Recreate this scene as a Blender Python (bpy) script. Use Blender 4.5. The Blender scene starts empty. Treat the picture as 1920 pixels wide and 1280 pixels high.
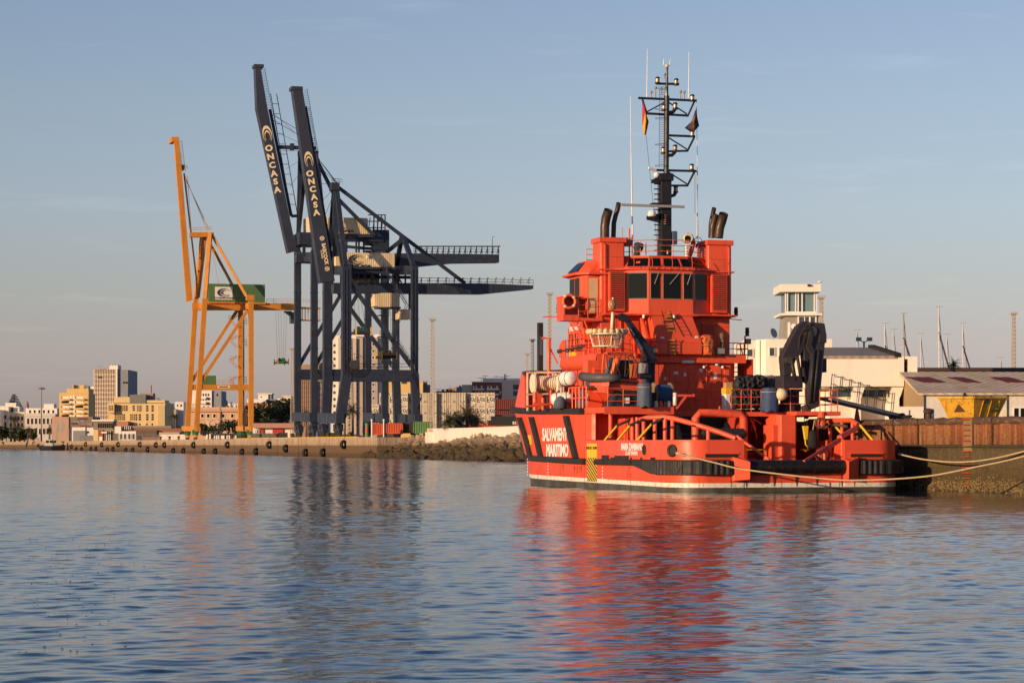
import bpy, math, random
import numpy as np
from mathutils import Vector as V, Matrix
random.seed(7)
R = math.radians
SC = bpy.context.scene
COL = SC.collection
PI = math.pi
# ------------------------------------------------------------------ camera
F, CX, HY, CH = 4533.0, 960.0, 833.0, 2.35          # focal length in px of a 1920 px wide photo, horizon row, eye height
cam_d = bpy.data.cameras.new('camera')
cam_d.sensor_width = 36; cam_d.lens = F/1920*36
cam_d.shift_y = (HY-640)/1920; cam_d.clip_start = 1; cam_d.clip_end = 20000
cam = bpy.data.objects.new('camera', cam_d); COL.objects.link(cam)
cam.location = (0, 0, CH); cam.rotation_euler = (PI/2, 0, 0)
SC.camera = cam
# ------------------------------------------------------------------ light
SUN_EL, SUN_AZ = R(8.5), R(227.5)                   # azimuth clockwise from +Y: low sun behind the camera's left shoulder
to_sun = V((math.sin(SUN_AZ)*math.cos(SUN_EL), math.cos(SUN_AZ)*math.cos(SUN_EL), math.sin(SUN_EL)))
sd = bpy.data.lights.new('sun', 'SUN'); sd.energy = 5.0; sd.angle = R(0.55); sd.color = (1.0, 0.70, 0.42)
so = bpy.data.objects.new('sun', sd); COL.objects.link(so); so.rotation_euler = to_sun.to_track_quat('Z', 'Y').to_euler()
SC.view_settings.view_transform = 'Standard'; SC.view_settings.look = 'None'
SC.view_settings.exposure = 0.0; SC.view_settings.gamma = 1.0
SC.cycles.max_bounces = 6; SC.cycles.diffuse_bounces = 3; SC.cycles.glossy_bounces = 3
SC.cycles.caustics_reflective = False; SC.cycles.caustics_refractive = False

def N(nt, t, **kw):
    n = nt.nodes.new(t)
    for k, v in kw.items():
        if k.startswith('i_'):
            n.inputs[k[2:].replace('_', ' ')].default_value = v
        elif k.startswith('n') and k[1:].isdigit():
            n.inputs[int(k[1:])].default_value = v
        else: setattr(n, k, v)
    return n
def L(nt, a, b): nt.links.new(a, b)
def ramp(nt, fac, stops, interp='LINEAR'):
    r = N(nt, 'ShaderNodeValToRGB'); cr = r.color_ramp; cr.interpolation = interp
    while len(cr.elements) < len(stops): cr.elements.new(0.5)
    for e, (p, c) in zip(cr.elements, stops):
        e.position = p; e.color = (c[0], c[1], c[2], 1) if not isinstance(c, (int, float)) else (c, c, c, 1)
    if fac is not None: L(nt, fac, r.inputs[0])
    return r.outputs[0]
def mix(nt, fac, a, b, mode='MIX'):
    m = N(nt, 'ShaderNodeMix', data_type='RGBA', blend_type=mode)
    for k, val in ((0, fac), (6, a), (7, b)):
        sock = m.inputs[k]
        if isinstance(val, (int, float)): sock.default_value = val if k == 0 else (val, val, val, 1)
        elif isinstance(val, tuple): sock.default_value = (*val[:3], 1)
        else: L(nt, val, sock)
    return m.outputs[2]
def math_(nt, op, a, b=0.0, clamp=False):
    m = N(nt, 'ShaderNodeMath', operation=op, use_clamp=clamp)
    for s, v in ((m.inputs[0], a), (m.inputs[1], b)):
        if isinstance(v, (int, float)): s.default_value = v
        else: L(nt, v, s)
    return m.outputs[0]

# ------------------------------------------------------------------ sky: Nishita with a dusk tint by elevation and a few thin cirrus streaks
wd = bpy.data.worlds.new('World'); SC.world = wd; wd.use_nodes = True
nt = wd.node_tree; nt.nodes.clear()
wo = N(nt, 'ShaderNodeOutputWorld'); bg = N(nt, 'ShaderNodeBackground'); L(nt, bg.outputs[0], wo.inputs[0])
sky = N(nt, 'ShaderNodeTexSky'); sky.sky_type = 'NISHITA'; sky.sun_disc = False
sky.sun_elevation = SUN_EL; sky.sun_rotation = SUN_AZ; sky.altitude = 0; sky.air_density = 1.0; sky.dust_density = 0.6; sky.ozone_density = 2.5
bg.inputs[1].default_value = 0.13
tc = N(nt, 'ShaderNodeTexCoord'); sx = N(nt, 'ShaderNodeSeparateXYZ'); L(nt, tc.outputs['Generated'], sx.inputs[0])
SKY_TINT = ramp(nt, math_(nt, 'MULTIPLY', sx.outputs[2], 1.6, True), [(0.0, (1.02, .95, 1.68)), (.019, (1.03, .95, 1.60)), (.068, (1.14, .905, 1.22)), (.107, (1.21, .96, 1.11)), (.153, (1.32, 1.05, 1.17)), (.224, (1.38, 1.09, 1.13)), (.287, (1.37, 1.08, 1.14)), (.45, (.95, .90, 1.08)), (1.0, (.52, .66, .95))])
sky_col = mix(nt, 1.0, sky.outputs[0], SKY_TINT, 'MULTIPLY')
mp = N(nt, 'ShaderNodeMapping'); mp.inputs['Scale'].default_value = (7, 7, 60); mp.inputs['Rotation'].default_value = (0, R(4), 0)
L(nt, tc.outputs['Generated'], mp.inputs[0])
nz = N(nt, 'ShaderNodeTexNoise'); nz.inputs['Scale'].default_value = 1.6; nz.inputs['Detail'].default_value = 6; nz.inputs['Roughness'].default_value = .62; nz.inputs['Distortion'].default_value = .5
L(nt, mp.outputs[0], nz.inputs['Vector'])
cl = ramp(nt, nz.outputs[0], [(0.57, 0.0), (0.80, 0.62)])
L(nt, mix(nt, cl, sky_col, mix(nt, 1.0, sky_col, (1.28, 1.20, 1.12), 'MULTIPLY')), bg.inputs[0])

# ------------------------------------------------------------------ frames: ground frames turned so that u runs right, v runs along the quay away from the camera
class Frame:
    def __init__(s, x, y, deg): s.x, s.y, s.t = x, y, R(deg); s.c, s.s = math.cos(s.t), math.sin(s.t)
    def w(s, u, v, z=0): return V((s.x+u*s.c-v*s.s, s.y+u*s.s+v*s.c, z))
    def inv(s, X, Y): return ((X-s.x)*s.c+(Y-s.y)*s.s, -(X-s.x)*s.s+(Y-s.y)*s.c)
    def pv(s, px, py, v):                            # the point seen at px, py on the crosswise plane v
        k = (px-CX)/F; u = (k*(s.y+v*s.c)-s.x+v*s.s)/(s.c-k*s.s)
        return V((u, v, CH+(HY-py)/F*(s.y+u*s.s+v*s.c)))
    def pu(s, px, py, u):                            # the same on the lengthwise plane u
        k = (px-CX)/F; v = (s.x+u*s.c-k*(s.y+u*s.s))/(s.s+k*s.c)
        return V((u, v, CH+(HY-py)/F*(s.y+u*s.s+v*s.c)))
def wp(px, py, Y): return V(((px-CX)/F*Y, Y, CH+(HY-py)/F*Y))
def wx(px, Y): return (px-CX)/F*Y
def wz(py, Y): return CH+(HY-py)/F*Y
SH = Frame(14.03, 120.0, 17.1)                       # ship: origin at the middle of the stern
FQ = Frame(-47.7, 514.6, 15.8)                       # far quay: u = 0 is its face
QH = 3.72                                            # quay height over the water

# ------------------------------------------------------------------ mesh builder
class B:
    def __init__(s): s.v = []; s.f = []
    def add(s, vs, fs):
        n = len(s.v); s.v += [tuple(p) for p in vs]; s.f += [tuple(i+n for i in f) for f in fs]; return s
    def hexa(s, p):                                  # 8 points: bottom ring, then top ring
        return s.add(p, [(3, 2, 1, 0), (4, 5, 6, 7), (0, 1, 5, 4), (1, 2, 6, 5), (2, 3, 7, 6), (3, 0, 4, 7)])
    def box(s, x0, x1, y0, y1, z0, z1):
        return s.hexa([(x0, y0, z0), (x1, y0, z0), (x1, y1, z0), (x0, y1, z0), (x0, y0, z1), (x1, y0, z1), (x1, y1, z1), (x0, y1, z1)])
    def cbox(s, c, d): return s.box(c[0]-d[0]/2, c[0]+d[0]/2, c[1]-d[1]/2, c[1]+d[1]/2, c[2]-d[2]/2, c[2]+d[2]/2)
    def prism(s, pts, off):                          # any planar outline pushed along off
        n = len(pts); o = V(off); a = [V(p) for p in pts]
        return s.add(a+[p+o for p in a], [tuple(range(n-1, -1, -1)), tuple(range(n, 2*n))]+[(i, (i+1) % n, n+(i+1) % n, n+i) for i in range(n)])
    def px(s, yz, x0, x1): return s.prism([(x0, y, z) for y, z in yz], (x1-x0, 0, 0))
    def py(s, xz, y0, y1): return s.prism([(x, y0, z) for x, z in xz], (0, y1-y0, 0))
    def pz(s, xy, z0, z1): return s.prism([(x, y, z0) for x, y in xy], (0, 0, z1-z0))
    def bar(s, p, q, w, h=None, up=(0, 0, 1)):       # straight beam of width w and height h
        h = h or w; p, q = V(p), V(q); d = (q-p).normalized(); u = V(up)
        if abs(d.dot(u)) > .98: u = V((0, 1, 0))
        a = d.cross(u).normalized()*w/2; b = a.cross(d).normalized()*h/2
        return s.hexa([p-a-b, p+a-b, q+a-b, q-a-b, p-a+b, p+a+b, q+a+b, q-a+b])
    def tube(s, pts, r, n=8, caps=True, closed=False):
        P = [V(p) for p in pts]; m = len(P); rr = r if isinstance(r, (list, tuple)) else [r]*m
        vs = []; prev = None
        for i in range(m):
            a = P[(i-1) % m] if closed else P[max(i-1, 0)]; b = P[(i+1) % m] if closed else P[min(i+1, m-1)]
            t = (b-a)
            t = t.normalized() if t.length > 1e-9 else V((0, 0, 1))
            if prev is None:
                h = V((0, 0, 1)) if abs(t.z) < .95 else V((1, 0, 0)); x = t.cross(h).normalized()
            else: x = (prev-t*prev.dot(t)).normalized()
            prev = x; y = t.cross(x)
            k = 1.0
            if 0 < i < m-1 or closed:
                e0 = (P[i]-a).normalized(); e1 = (b-P[i]).normalized(); cs = max(.5, math.sqrt(max(0, (1+e0.dot(e1))/2))); k = 1/cs if m < 6 else 1
            for j in range(n):
                an = 2*PI*(j+.5)/n; vs.append(P[i]+(x*math.cos(an)+y*math.sin(an))*rr[i]*k)
        fs = []
        for i in range(m if closed else m-1):
            for j in range(n):
                a = i*n+j; b = i*n+(j+1) % n; c = ((i+1) % m)*n
                fs.append((a, b, c+(j+1) % n, c+j))
        if caps and not closed: fs += [tuple(range(n-1, -1, -1)), tuple(range((m-1)*n, m*n))]
        return s.add(vs, fs)
    def ring(s, c, r, t, axis=(0, 0, 1), n=20, m=8):
        q = V((0, 0, 1)).rotation_difference(V(axis)); c = V(c)
        return s.tube([c+q @ V((r*math.cos(2*PI*i/n), r*math.sin(2*PI*i/n), 0)) for i in range(n)], t, m, closed=True)
    def lathe(s, prof, c=(0, 0, 0), axis=(0, 0, 1), n=16):
        q = V((0, 0, 1)).rotation_difference(V(axis)); c = V(c); vs = []; fs = []
        for r, z in prof:
            for j in range(n): vs.append(c+q @ V((r*math.cos(2*PI*j/n), r*math.sin(2*PI*j/n), z)))
        for i in range(len(prof)-1):
            for j in range(n): fs.append((i*n+j, i*n+(j+1) % n, (i+1)*n+(j+1) % n, (i+1)*n+j))
        fs += [tuple(range(n-1, -1, -1)), tuple(range((len(prof)-1)*n, len(prof)*n))]
        return s.add(vs, fs)
    def ball(s, c, r, n=14, k=(1, 1, 1)):
        pr = [(max(1e-3, math.sin(PI*i/8)), -math.cos(PI*i/8)) for i in range(9)]
        b = B().lathe(pr, n=n); return s.add([(c[0]+x*r*k[0], c[1]+y*r*k[1], c[2]+z*r*k[2]) for x, y, z in b.v], b.f)
    def loft(s, rings, closed=False, cap=False):     # rings of equal point count
        n = len(rings[0]); vs = [p for r in rings for p in r]; fs = []
        for i in range(len(rings)-1):
            for j in range(n if closed else n-1):
                fs.append((i*n+j, i*n+(j+1) % n, (i+1)*n+(j+1) % n, (i+1)*n+j))
        if cap: fs += [tuple(range(n-1, -1, -1)), tuple(range((len(rings)-1)*n, len(rings)*n))]
        return s.add(vs, fs)
    def rail(s, pts, h=1.0, n=3, r=.025, step=1.5):  # guard rail along a path
        P = [V(p) for p in pts]
        for k in range(1, n+1):
            s.tube([p+V((0, 0, h*k/n)) for p in P], r, 5)
        for a, b in zip(P, P[1:]):
            m = max(1, round((b-a).length/step))
            for i in range(m+1):
                p = a.lerp(b, i/m); s.tube([p, p+V((0, 0, h))], r, 5)
        return s
    def ladder(s, p, q, w=(.4, 0, 0), n=10, r=.025):
        p, q, w = V(p), V(q), V(w)/2
        s.tube([p-w, q-w], r, 5); s.tube([p+w, q+w], r, 5)
        for i in range(1, n): c = p.lerp(q, i/n); s.tube([c-w, c+w], r*.8, 4)
        return s
    def xf(s, m): s.v = [tuple(m @ V(p)) for p in s.v]; return s
    def mesh(s, name):
        me = bpy.data.meshes.new(name); me.from_pydata(s.v, [], s.f); me.validate(); return me
    def build(s, name, m, parent=None, smooth=False, bevel=0, label=None):
        me = s.mesh(name); return put(name, me, m, parent, smooth, bevel, label)
def fix_normals(me):
    import bmesh
    bm = bmesh.new(); bm.from_mesh(me); bmesh.ops.recalc_face_normals(bm, faces=bm.faces); bm.to_mesh(me); bm.free()
def put(name, me, m, parent=None, smooth=False, bevel=0, label=None):
    o = bpy.data.objects.new(name, me); COL.objects.link(o)
    if m is not None and not me.materials: me.materials.append(m)
    fix_normals(me)
    if smooth is True: me.polygons.foreach_set('use_smooth', [True]*len(me.polygons))
    elif smooth:
        me.polygons.foreach_set('use_smooth', [True]*len(me.polygons)); me.set_sharp_from_angle(angle=R(smooth))
    if bevel:
        b = o.modifiers.new('bevel', 'BEVEL'); b.width = bevel; b.segments = 2; b.limit_method = 'ANGLE'; b.angle_limit = R(40)
    if parent is not None: o.parent = parent
    if label: o['label'] = label
    return o
def tag(o, label, cat, group=None):
    o['label'] = label; o['category'] = cat
    if group: o['group'] = group
    return o
def thing(name, label, cat, loc=(0, 0, 0), rz=0, group=None):
    o = bpy.data.objects.new(name, None); COL.objects.link(o); o.location = loc; o.rotation_euler = (0, 0, rz); o.empty_display_size = .1
    return tag(o, label, cat, group)
def struct(o, kind='structure'): o['kind'] = kind; return o
def kids(o): return [c for c in bpy.data.objects if c.parent == o]
def copy_tree(o, loc=None, rz=None, label=None, parent=None):
    c = o.copy(); COL.objects.link(c)
    if loc is not None: c.location = loc
    if rz is not None: c.rotation_euler = (0, 0, rz)
    if label: c['label'] = label
    if parent: c.parent = parent
    for k in kids(o): copy_tree(k, parent=c)
    return c
FONT = {}
def text_mesh(s, size, bold=0.0, depth=.01, sx=1.0, align='CENTER'):
    cu = bpy.data.curves.new('lettering', 'FONT'); cu.body = s; cu.size = size; cu.align_x = align; cu.align_y = 'CENTER'
    cu.offset = bold*size; cu.extrude = depth; cu.resolution_u = 3
    o = bpy.data.objects.new('lettering', cu); COL.objects.link(o)
    dg = bpy.context.evaluated_depsgraph_get(); me = bpy.data.meshes.new_from_object(o.evaluated_get(dg))
    bpy.data.objects.remove(o); bpy.data.curves.remove(cu)
    if sx != 1: me.transform(Matrix.Diagonal((sx, 1, 1, 1)))
    me.materials.clear(); return me
def put_text(s, m, parent, pos, size, right, up, bold=.02, sx=1.0, name='lettering', depth=.01, align='CENTER'):
    me = text_mesh(s, size, bold, depth, sx, align); r = V(right).normalized(); u = V(up); u = (u-r*u.dot(r)).normalized(); n = r.cross(u)
    mt = Matrix((r, u, n)).transposed().to_4x4(); mt.translation = V(pos); me.transform(mt); me.name = name
    return put(name, me, m, parent)
# ------------------------------------------------------------------ materials
def mat(name, col, rough=.6, metal=0., var=.12, scale=1.5, stain=None, stain_amt=.5, streak=None, streak_amt=.5, bump=0., bscale=8., spec=.4, tri=None, stretch=(1, 1, 1)):
    """paint or stone: base colour with cloudy variation, blotchy stains and vertical run-off streaks in object space"""
    m = bpy.data.materials.new(name); m.use_nodes = True; nt = m.node_tree; p = nt.nodes['Principled BSDF']
    p.inputs['Roughness'].default_value = rough; p.inputs['Metallic'].default_value = metal; p.inputs['Specular IOR Level'].default_value = spec
    tc = N(nt, 'ShaderNodeTexCoord'); mp = N(nt, 'ShaderNodeMapping'); mp.inputs['Scale'].default_value = stretch; L(nt, tc.outputs['Object'], mp.inputs[0]); O = mp.outputs[0]
    n1 = N(nt, 'ShaderNodeTexNoise', i_Scale=scale, i_Detail=5., i_Roughness=.6); L(nt, O, n1.inputs['Vector'])
    c = mix(nt, 1.0, tuple(col), ramp(nt, n1.outputs[0], [(.25, 1-var), (.75, 1+var)]), 'MULTIPLY')
    if tri: c = mix(nt, ramp(nt, n1.outputs[0], [(.45, 0.), (.6, 1.)]), c, tuple(tri))
    if stain is not None:
        n2 = N(nt, 'ShaderNodeTexNoise', i_Scale=scale*2.3, i_Detail=8., i_Roughness=.68, i_Distortion=.3); L(nt, O, n2.inputs['Vector'])
        c = mix(nt, ramp(nt, n2.outputs[0], [(.54, 0.), (.70, stain_amt)]), c, tuple(stain))
    if streak is not None:
        m2 = N(nt, 'ShaderNodeMapping'); m2.inputs['Scale'].default_value = (3.2, 3.2, .22); L(nt, O, m2.inputs[0])
        n3 = N(nt, 'ShaderNodeTexNoise', i_Scale=scale, i_Detail=6., i_Roughness=.7); L(nt, m2.outputs[0], n3.inputs['Vector'])
        c = mix(nt, ramp(nt, n3.outputs[0], [(.52, 0.), (.72, streak_amt)]), c, tuple(streak))
    L(nt, c, p.inputs['Base Color'])
    n5 = N(nt, 'ShaderNodeTexNoise', i_Scale=scale*1.7, i_Detail=3.); L(nt, O, n5.inputs['Vector'])
    L(nt, ramp(nt, n5.outputs[0], [(.3, max(.02, rough-.12)), (.7, min(1, rough+.12))]), p.inputs['Roughness'])
    if bump:
        n4 = N(nt, 'ShaderNodeTexNoise', i_Scale=bscale, i_Detail=4.); L(nt, O, n4.inputs['Vector'])
        b = N(nt, 'ShaderNodeBump'); b.inputs['Strength'].default_value = bump; b.inputs['Distance'].default_value = .05; L(nt, n4.outputs[0], b.inputs['Height']); L(nt, b.outputs[0], p.inputs['Normal'])
    return m
RED = mat('orange red ship paint', (.74, .098, .040), .45, var=.13, scale=.8, streak=(.34, .045, .028), streak_amt=.5, stain=(.55, .13, .08), stain_amt=.35, bump=.12, bscale=1.6)
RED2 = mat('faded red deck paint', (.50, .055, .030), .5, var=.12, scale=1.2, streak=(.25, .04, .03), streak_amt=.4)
BLK = mat('black rubber', (.022, .021, .021), .62, var=.3, scale=2, stain=(.07, .055, .045), stain_amt=.6, bump=.2)
NAVY = mat('navy crane paint', (.035, .042, .066), .45, var=.12, scale=.6, stain=(.09, .06, .045), stain_amt=.35, streak=(.02, .022, .03), streak_amt=.4)
WHT = mat('white paint', (.78, .75, .70), .5, var=.06, scale=.7, streak=(.5, .42, .33), streak_amt=.3)
CREAM = mat('cream enamel', (.72, .62, .42), .5, var=.08, scale=3, stain=(.4, .27, .13), stain_amt=.35)
YEL = mat('yellow paint', (.78, .48, .03), .5, var=.08, scale=2)
STEEL = mat('worn steel', (.12, .11, .10), .4, .7, var=.3, scale=4, stain=(.2, .1, .05), stain_amt=.7)
GREYM = mat('grey paint', (.30, .30, .30), .5, var=.1, scale=2, stain=(.2, .15, .1), stain_amt=.3)
DARK = mat('dark interior', (.02, .018, .018), .7, var=.2)
def glass(name, col=(.02, .025, .03), rough=.06):
    m = bpy.data.materials.new(name); m.use_nodes = True; p = m.node_tree.nodes['Principled BSDF']
    p.inputs['Base Color'].default_value = (*col, 1); p.inputs['Roughness'].default_value = rough; p.inputs['Specular IOR Level'].default_value = .22
    return m
GLASS = glass('dark window glass', (.006, .009, .009), .08)
# ------------------------------------------------------------------ water: a fan of real waves, finer near the viewer, with ripples on top
def make_water():
    rows, cols = 1700, 800
    yp = np.concatenate([np.linspace(620, 4.2, rows), np.array([3.0, 2.0, 1.3, .8])])
    Y = F*CH/yp; kx = np.linspace(-.30, .30, cols)
    X = Y[:, None]*kx[None, :]; YY = np.repeat(Y[:, None], cols, 1)
    rng = np.random.default_rng(5); Z = np.zeros_like(X)
    dY = np.gradient(Y)[:, None]; dX = (Y*(kx[1]-kx[0]))[:, None]
    dom = R(-62)                                        # waves run mostly towards the viewer and a little to the right
    for lam, slope, n, spread in WAVES:
        for i in range(n):
            l = lam*rng.uniform(.72, 1.4); th = dom+rng.normal(0, spread); kv = 2*PI/l
            ks, kc = kv*math.cos(th), kv*math.sin(th)
            cell = np.maximum(np.abs(dY*math.sin(th)), np.abs(dX*math.cos(th)))
            att = np.clip(1.6-cell*3.2/l, 0, 1)           # drop what the grid cannot carry
            A = slope*math.sqrt(2/n)/kv
            ph = ks*X+kc*YY+rng.uniform(0, 2*PI)
            # slow packets so that the crests come and go instead of running on for ever
            pk = .55+.45*np.sin(ks*.13*X*rng.uniform(.7, 1.5)+kc*.11*YY+rng.uniform(0, 6))*np.sin(-kc*.17*X+ks*.15*YY+rng.uniform(0, 6))
            far = np.clip((Y[:, None]-90)/220, 0, 1)*(3.0 if 2 < lam < 10 else 1.5 if lam >= 10 else 0)   # longer ripples show where the short ones blur together
            near = 1-.06*np.clip((75-Y[:, None])/45, 0, 1)
            Z += att*A*1.35*near*(1+far)*pk*np.sin(ph)
    n0 = len(Y); co = np.stack([X, YY, Z], -1).reshape(-1, 3).astype(np.float32)
    idx = np.arange(n0*cols).reshape(n0, cols); q = np.stack([idx[:-1, :-1], idx[:-1, 1:], idx[1:, 1:], idx[1:, :-1]], -1).reshape(-1, 4)
    me = bpy.data.meshes.new('harbour_water'); me.vertices.add(len(co)); me.vertices.foreach_set('co', co.ravel())
    me.loops.add(q.size); me.loops.foreach_set('vertex_index', q.ravel().astype(np.int32)); me.polygons.add(len(q))
    me.polygons.foreach_set('loop_start', np.arange(0, q.size, 4, dtype=np.int32))
    me.polygons.foreach_set('use_smooth', np.ones(len(q), dtype=bool)); me.update(); me.validate()
    m = bpy.data.materials.new('harbour water'); m.use_nodes = True; nt = m.node_tree; p = nt.nodes['Principled BSDF']
    p.inputs['Base Color'].default_value = (.006, .020, .036, 1); p.inputs['Roughness'].default_value = .04; p.inputs['IOR'].default_value = 1.333
    p.inputs['Specular IOR Level'].default_value = .5
    g = N(nt, 'ShaderNodeNewGeometry'); mp = N(nt, 'ShaderNodeMapping'); mp.inputs['Scale'].default_value = (.55, 1.0, 1); mp.inputs['Rotation'].default_value = (0, 0, R(12)); L(nt, g.outputs['Position'], mp.inputs[0])
    n1 = N(nt, 'ShaderNodeTexNoise', i_Scale=6.0, i_Detail=4., i_Roughness=.6); L(nt, mp.outputs[0], n1.inputs['Vector'])
    n2 = N(nt, 'ShaderNodeTexNoise', i_Scale=1.1, i_Detail=2., i_Roughness=.5); L(nt, mp.outputs[0], n2.inputs['Vector'])
    # gusts: patches where the ripples are stronger or nearly gone
    n3 = N(nt, 'ShaderNodeTexNoise', i_Scale=.05, i_Detail=3.); L(nt, mp.outputs[0], n3.inputs['Vector'])
    n4 = N(nt, 'ShaderNodeTexNoise', i_Scale=17., i_Detail=3., i_Roughness=.6); L(nt, mp.outputs[0], n4.inputs['Vector'])
    h = math_(nt, 'ADD', math_(nt, 'ADD', math_(nt, 'MULTIPLY', n1.outputs[0], .30), math_(nt, 'MULTIPLY', n4.outputs[0], .10)), math_(nt, 'MULTIPLY', n2.outputs[0], .8))
    b = N(nt, 'ShaderNodeBump'); b.inputs['Distance'].default_value = WBUMP; L(nt, h, b.inputs['Height'])
    L(nt, ramp(nt, n3.outputs[0], [(.35, .35), (.65, 1.0)]), b.inputs['Strength']); L(nt, b.outputs[0], p.inputs['Normal'])
    sp = N(nt, 'ShaderNodeSeparateXYZ'); L(nt, g.outputs['Position'], sp.inputs[0])   # far off, unresolved ripples act as a rougher surface
    L(nt, ramp(nt, math_(nt, 'DIVIDE', sp.outputs[1], 400.0, True), [(.06, .04), (.2, .06), (.4, .09), (1.0, .14)]), p.inputs['Roughness'])
    o = bpy.data.objects.new('harbour_water', me); COL.objects.link(o); me.materials.append(m); return struct(o)
WAVES = [(16, .005, 8, .5), (5, .008, 12, .5), (2.2, .018, 16, .55), (1.1, .030, 24, .6), (.62, .046, 30, .65), (.34, .048, 30, .7)]
WBUMP = .026
make_water()
fb_ = B(); rf = random.Random(21)                       # flecks of weed drifting at the left
for i in range(130):
    Yf = rf.uniform(27, 62); xf = wx(rf.gauss(120, 60)+max(0, (62-Yf))*rf.uniform(-1, 1)+(Yf-27)*3.2*rf.random(), Yf); r = rf.uniform(.008, .017)
    fb_.add([(xf-r*1.6, Yf, .02), (xf, Yf-r, .02), (xf+r*1.6, Yf+.01, .02), (xf, Yf+r, .025), (xf, Yf, .03)], [(0, 1, 4), (1, 2, 4), (2, 3, 4), (3, 0, 4)])
struct(fb_.build('floating_weed', mat('dark weed', (.02, .018, .012), .8)), 'stuff')
sea = B(); sea.box(-6000, 6000, -400, 9000, -6.2, -6.0); struct(sea.build('seabed', mat('seabed mud', (.03, .035, .03), .9)))
# ------------------------------------------------------------------ land
CONC = mat('quay concrete', (.30, .25, .20), .85, var=.2, scale=.4, stain=(.16, .13, .10), stain_amt=.6, bump=.3)
NQ = 8.15                                               # the near quay's face in ship coordinates
def s2(u, v): p = SH.w(u, v); return (p.x, p.y)
def f2(u, v): p = FQ.w(u, v); return (p.x, p.y)
CORN = FQ.inv(*wp(735, 833, 434)[:2])                   # corner of the far quay
land = B()
land.pz([s2(NQ+.4, -130), s2(NQ+.4, 55), (46, 215), (30, 310), (7, 360), (-2, 385), (-13, 412), (-16, 436), f2(8, CORN[1]+8), f2(.5, CORN[1]+14), f2(.5, 2600), (-2500, 6000), (4500, 6000), (2500, -130)], -3, QH-.06)
struct(land.build('quay_ground', CONC))
# ================================================================== the rescue tug
P, Q = SH.pv, SH.pu
def pl(px, py, a, b):                                   # the point seen at px, py on the upright plane through plan points a and b
    lo, hi = -1.5, 2.5
    def pxt(t):
        w = SH.w(a[0]+(b[0]-a[0])*t, a[1]+(b[1]-a[1])*t); return CX+F*w.x/w.y
    up = pxt(hi) > pxt(lo)
    for _ in range(50):
        m = (lo+hi)/2
        if (pxt(m) < px) == up: lo = m
        else: hi = m
    u, v = a[0]+(b[0]-a[0])*lo, a[1]+(b[1]-a[1])*lo; w = SH.w(u, v)
    return V((u, v, CH+(HY-py)/F*w.y))
ship = thing('rescue_tug', 'orange red rescue tug moored stern towards the viewer, black mast and twin funnels', 'ship', (SH.x, SH.y, 0), SH.t)
BM, RC = 6.25, 1.7                                      # half beam, corner radius at the stern
def hull_mat():
    m = mat('ship hull paint', (.74, .090, .036), .40, var=.10, scale=.5, streak=(.33, .05, .03), streak_amt=.55, bump=.15, bscale=1.4)
    nt = m.node_tree; p = nt.nodes['Principled BSDF']; old = p.inputs['Base Color'].links[0].from_socket
    tc = N(nt, 'ShaderNodeTexCoord'); s = N(nt, 'ShaderNodeSeparateXYZ'); L(nt, tc.outputs['Object'], s.inputs[0])
    n = N(nt, 'ShaderNodeTexNoise', i_Scale=1.2, i_Detail=6.); L(nt, tc.outputs['Object'], n.inputs['Vector'])
    n2 = N(nt, 'ShaderNodeTexNoise', i_Scale=5., i_Detail=6.); L(nt, tc.outputs['Object'], n2.inputs['Vector'])
    h = math_(nt, 'SUBTRACT', s.outputs[2], math_(nt, 'MULTIPLY', s.outputs[1], .006))
    wht = mix(nt, ramp(nt, n2.outputs[0], [(.5, 0), (.68, .7)]), (.80, .76, .66), (.46, .33, .18))
    c = mix(nt, math_(nt, 'GREATER_THAN', h, .235), (.15, .145, .12), wht)
    alg = mix(nt, ramp(nt, n.outputs[0], [(.35, 0), (.6, 1)]), (.10, .10, .085), (.055, .050, .028))
    c = mix(nt, math_(nt, 'GREATER_THAN', h, .215), alg, c)
    c = mix(nt, math_(nt, 'GREATER_THAN', h, .45), c, old)
    # rust runs below the scuppers of the stern
    m2 = N(nt, 'ShaderNodeMapping'); m2.inputs['Scale'].default_value = (2.2, 2.2, .12); L(nt, tc.outputs['Object'], m2.inputs[0])
    n3 = N(nt, 'ShaderNodeTexNoise', i_Scale=1.6, i_Detail=3.); L(nt, m2.outputs[0], n3.inputs['Vector'])
    rs = math_(nt, 'MULTIPLY', ramp(nt, n3.outputs[0], [(.62, 0), (.72, .9)]), ramp(nt, h, [(.05, .2), (.3, 1), (.9, 0)]))
    c = mix(nt, rs, c, (.13, .04, .015))
    L(nt, c, p.inputs['Base Color']); return m
HULL = hull_mat()
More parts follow.
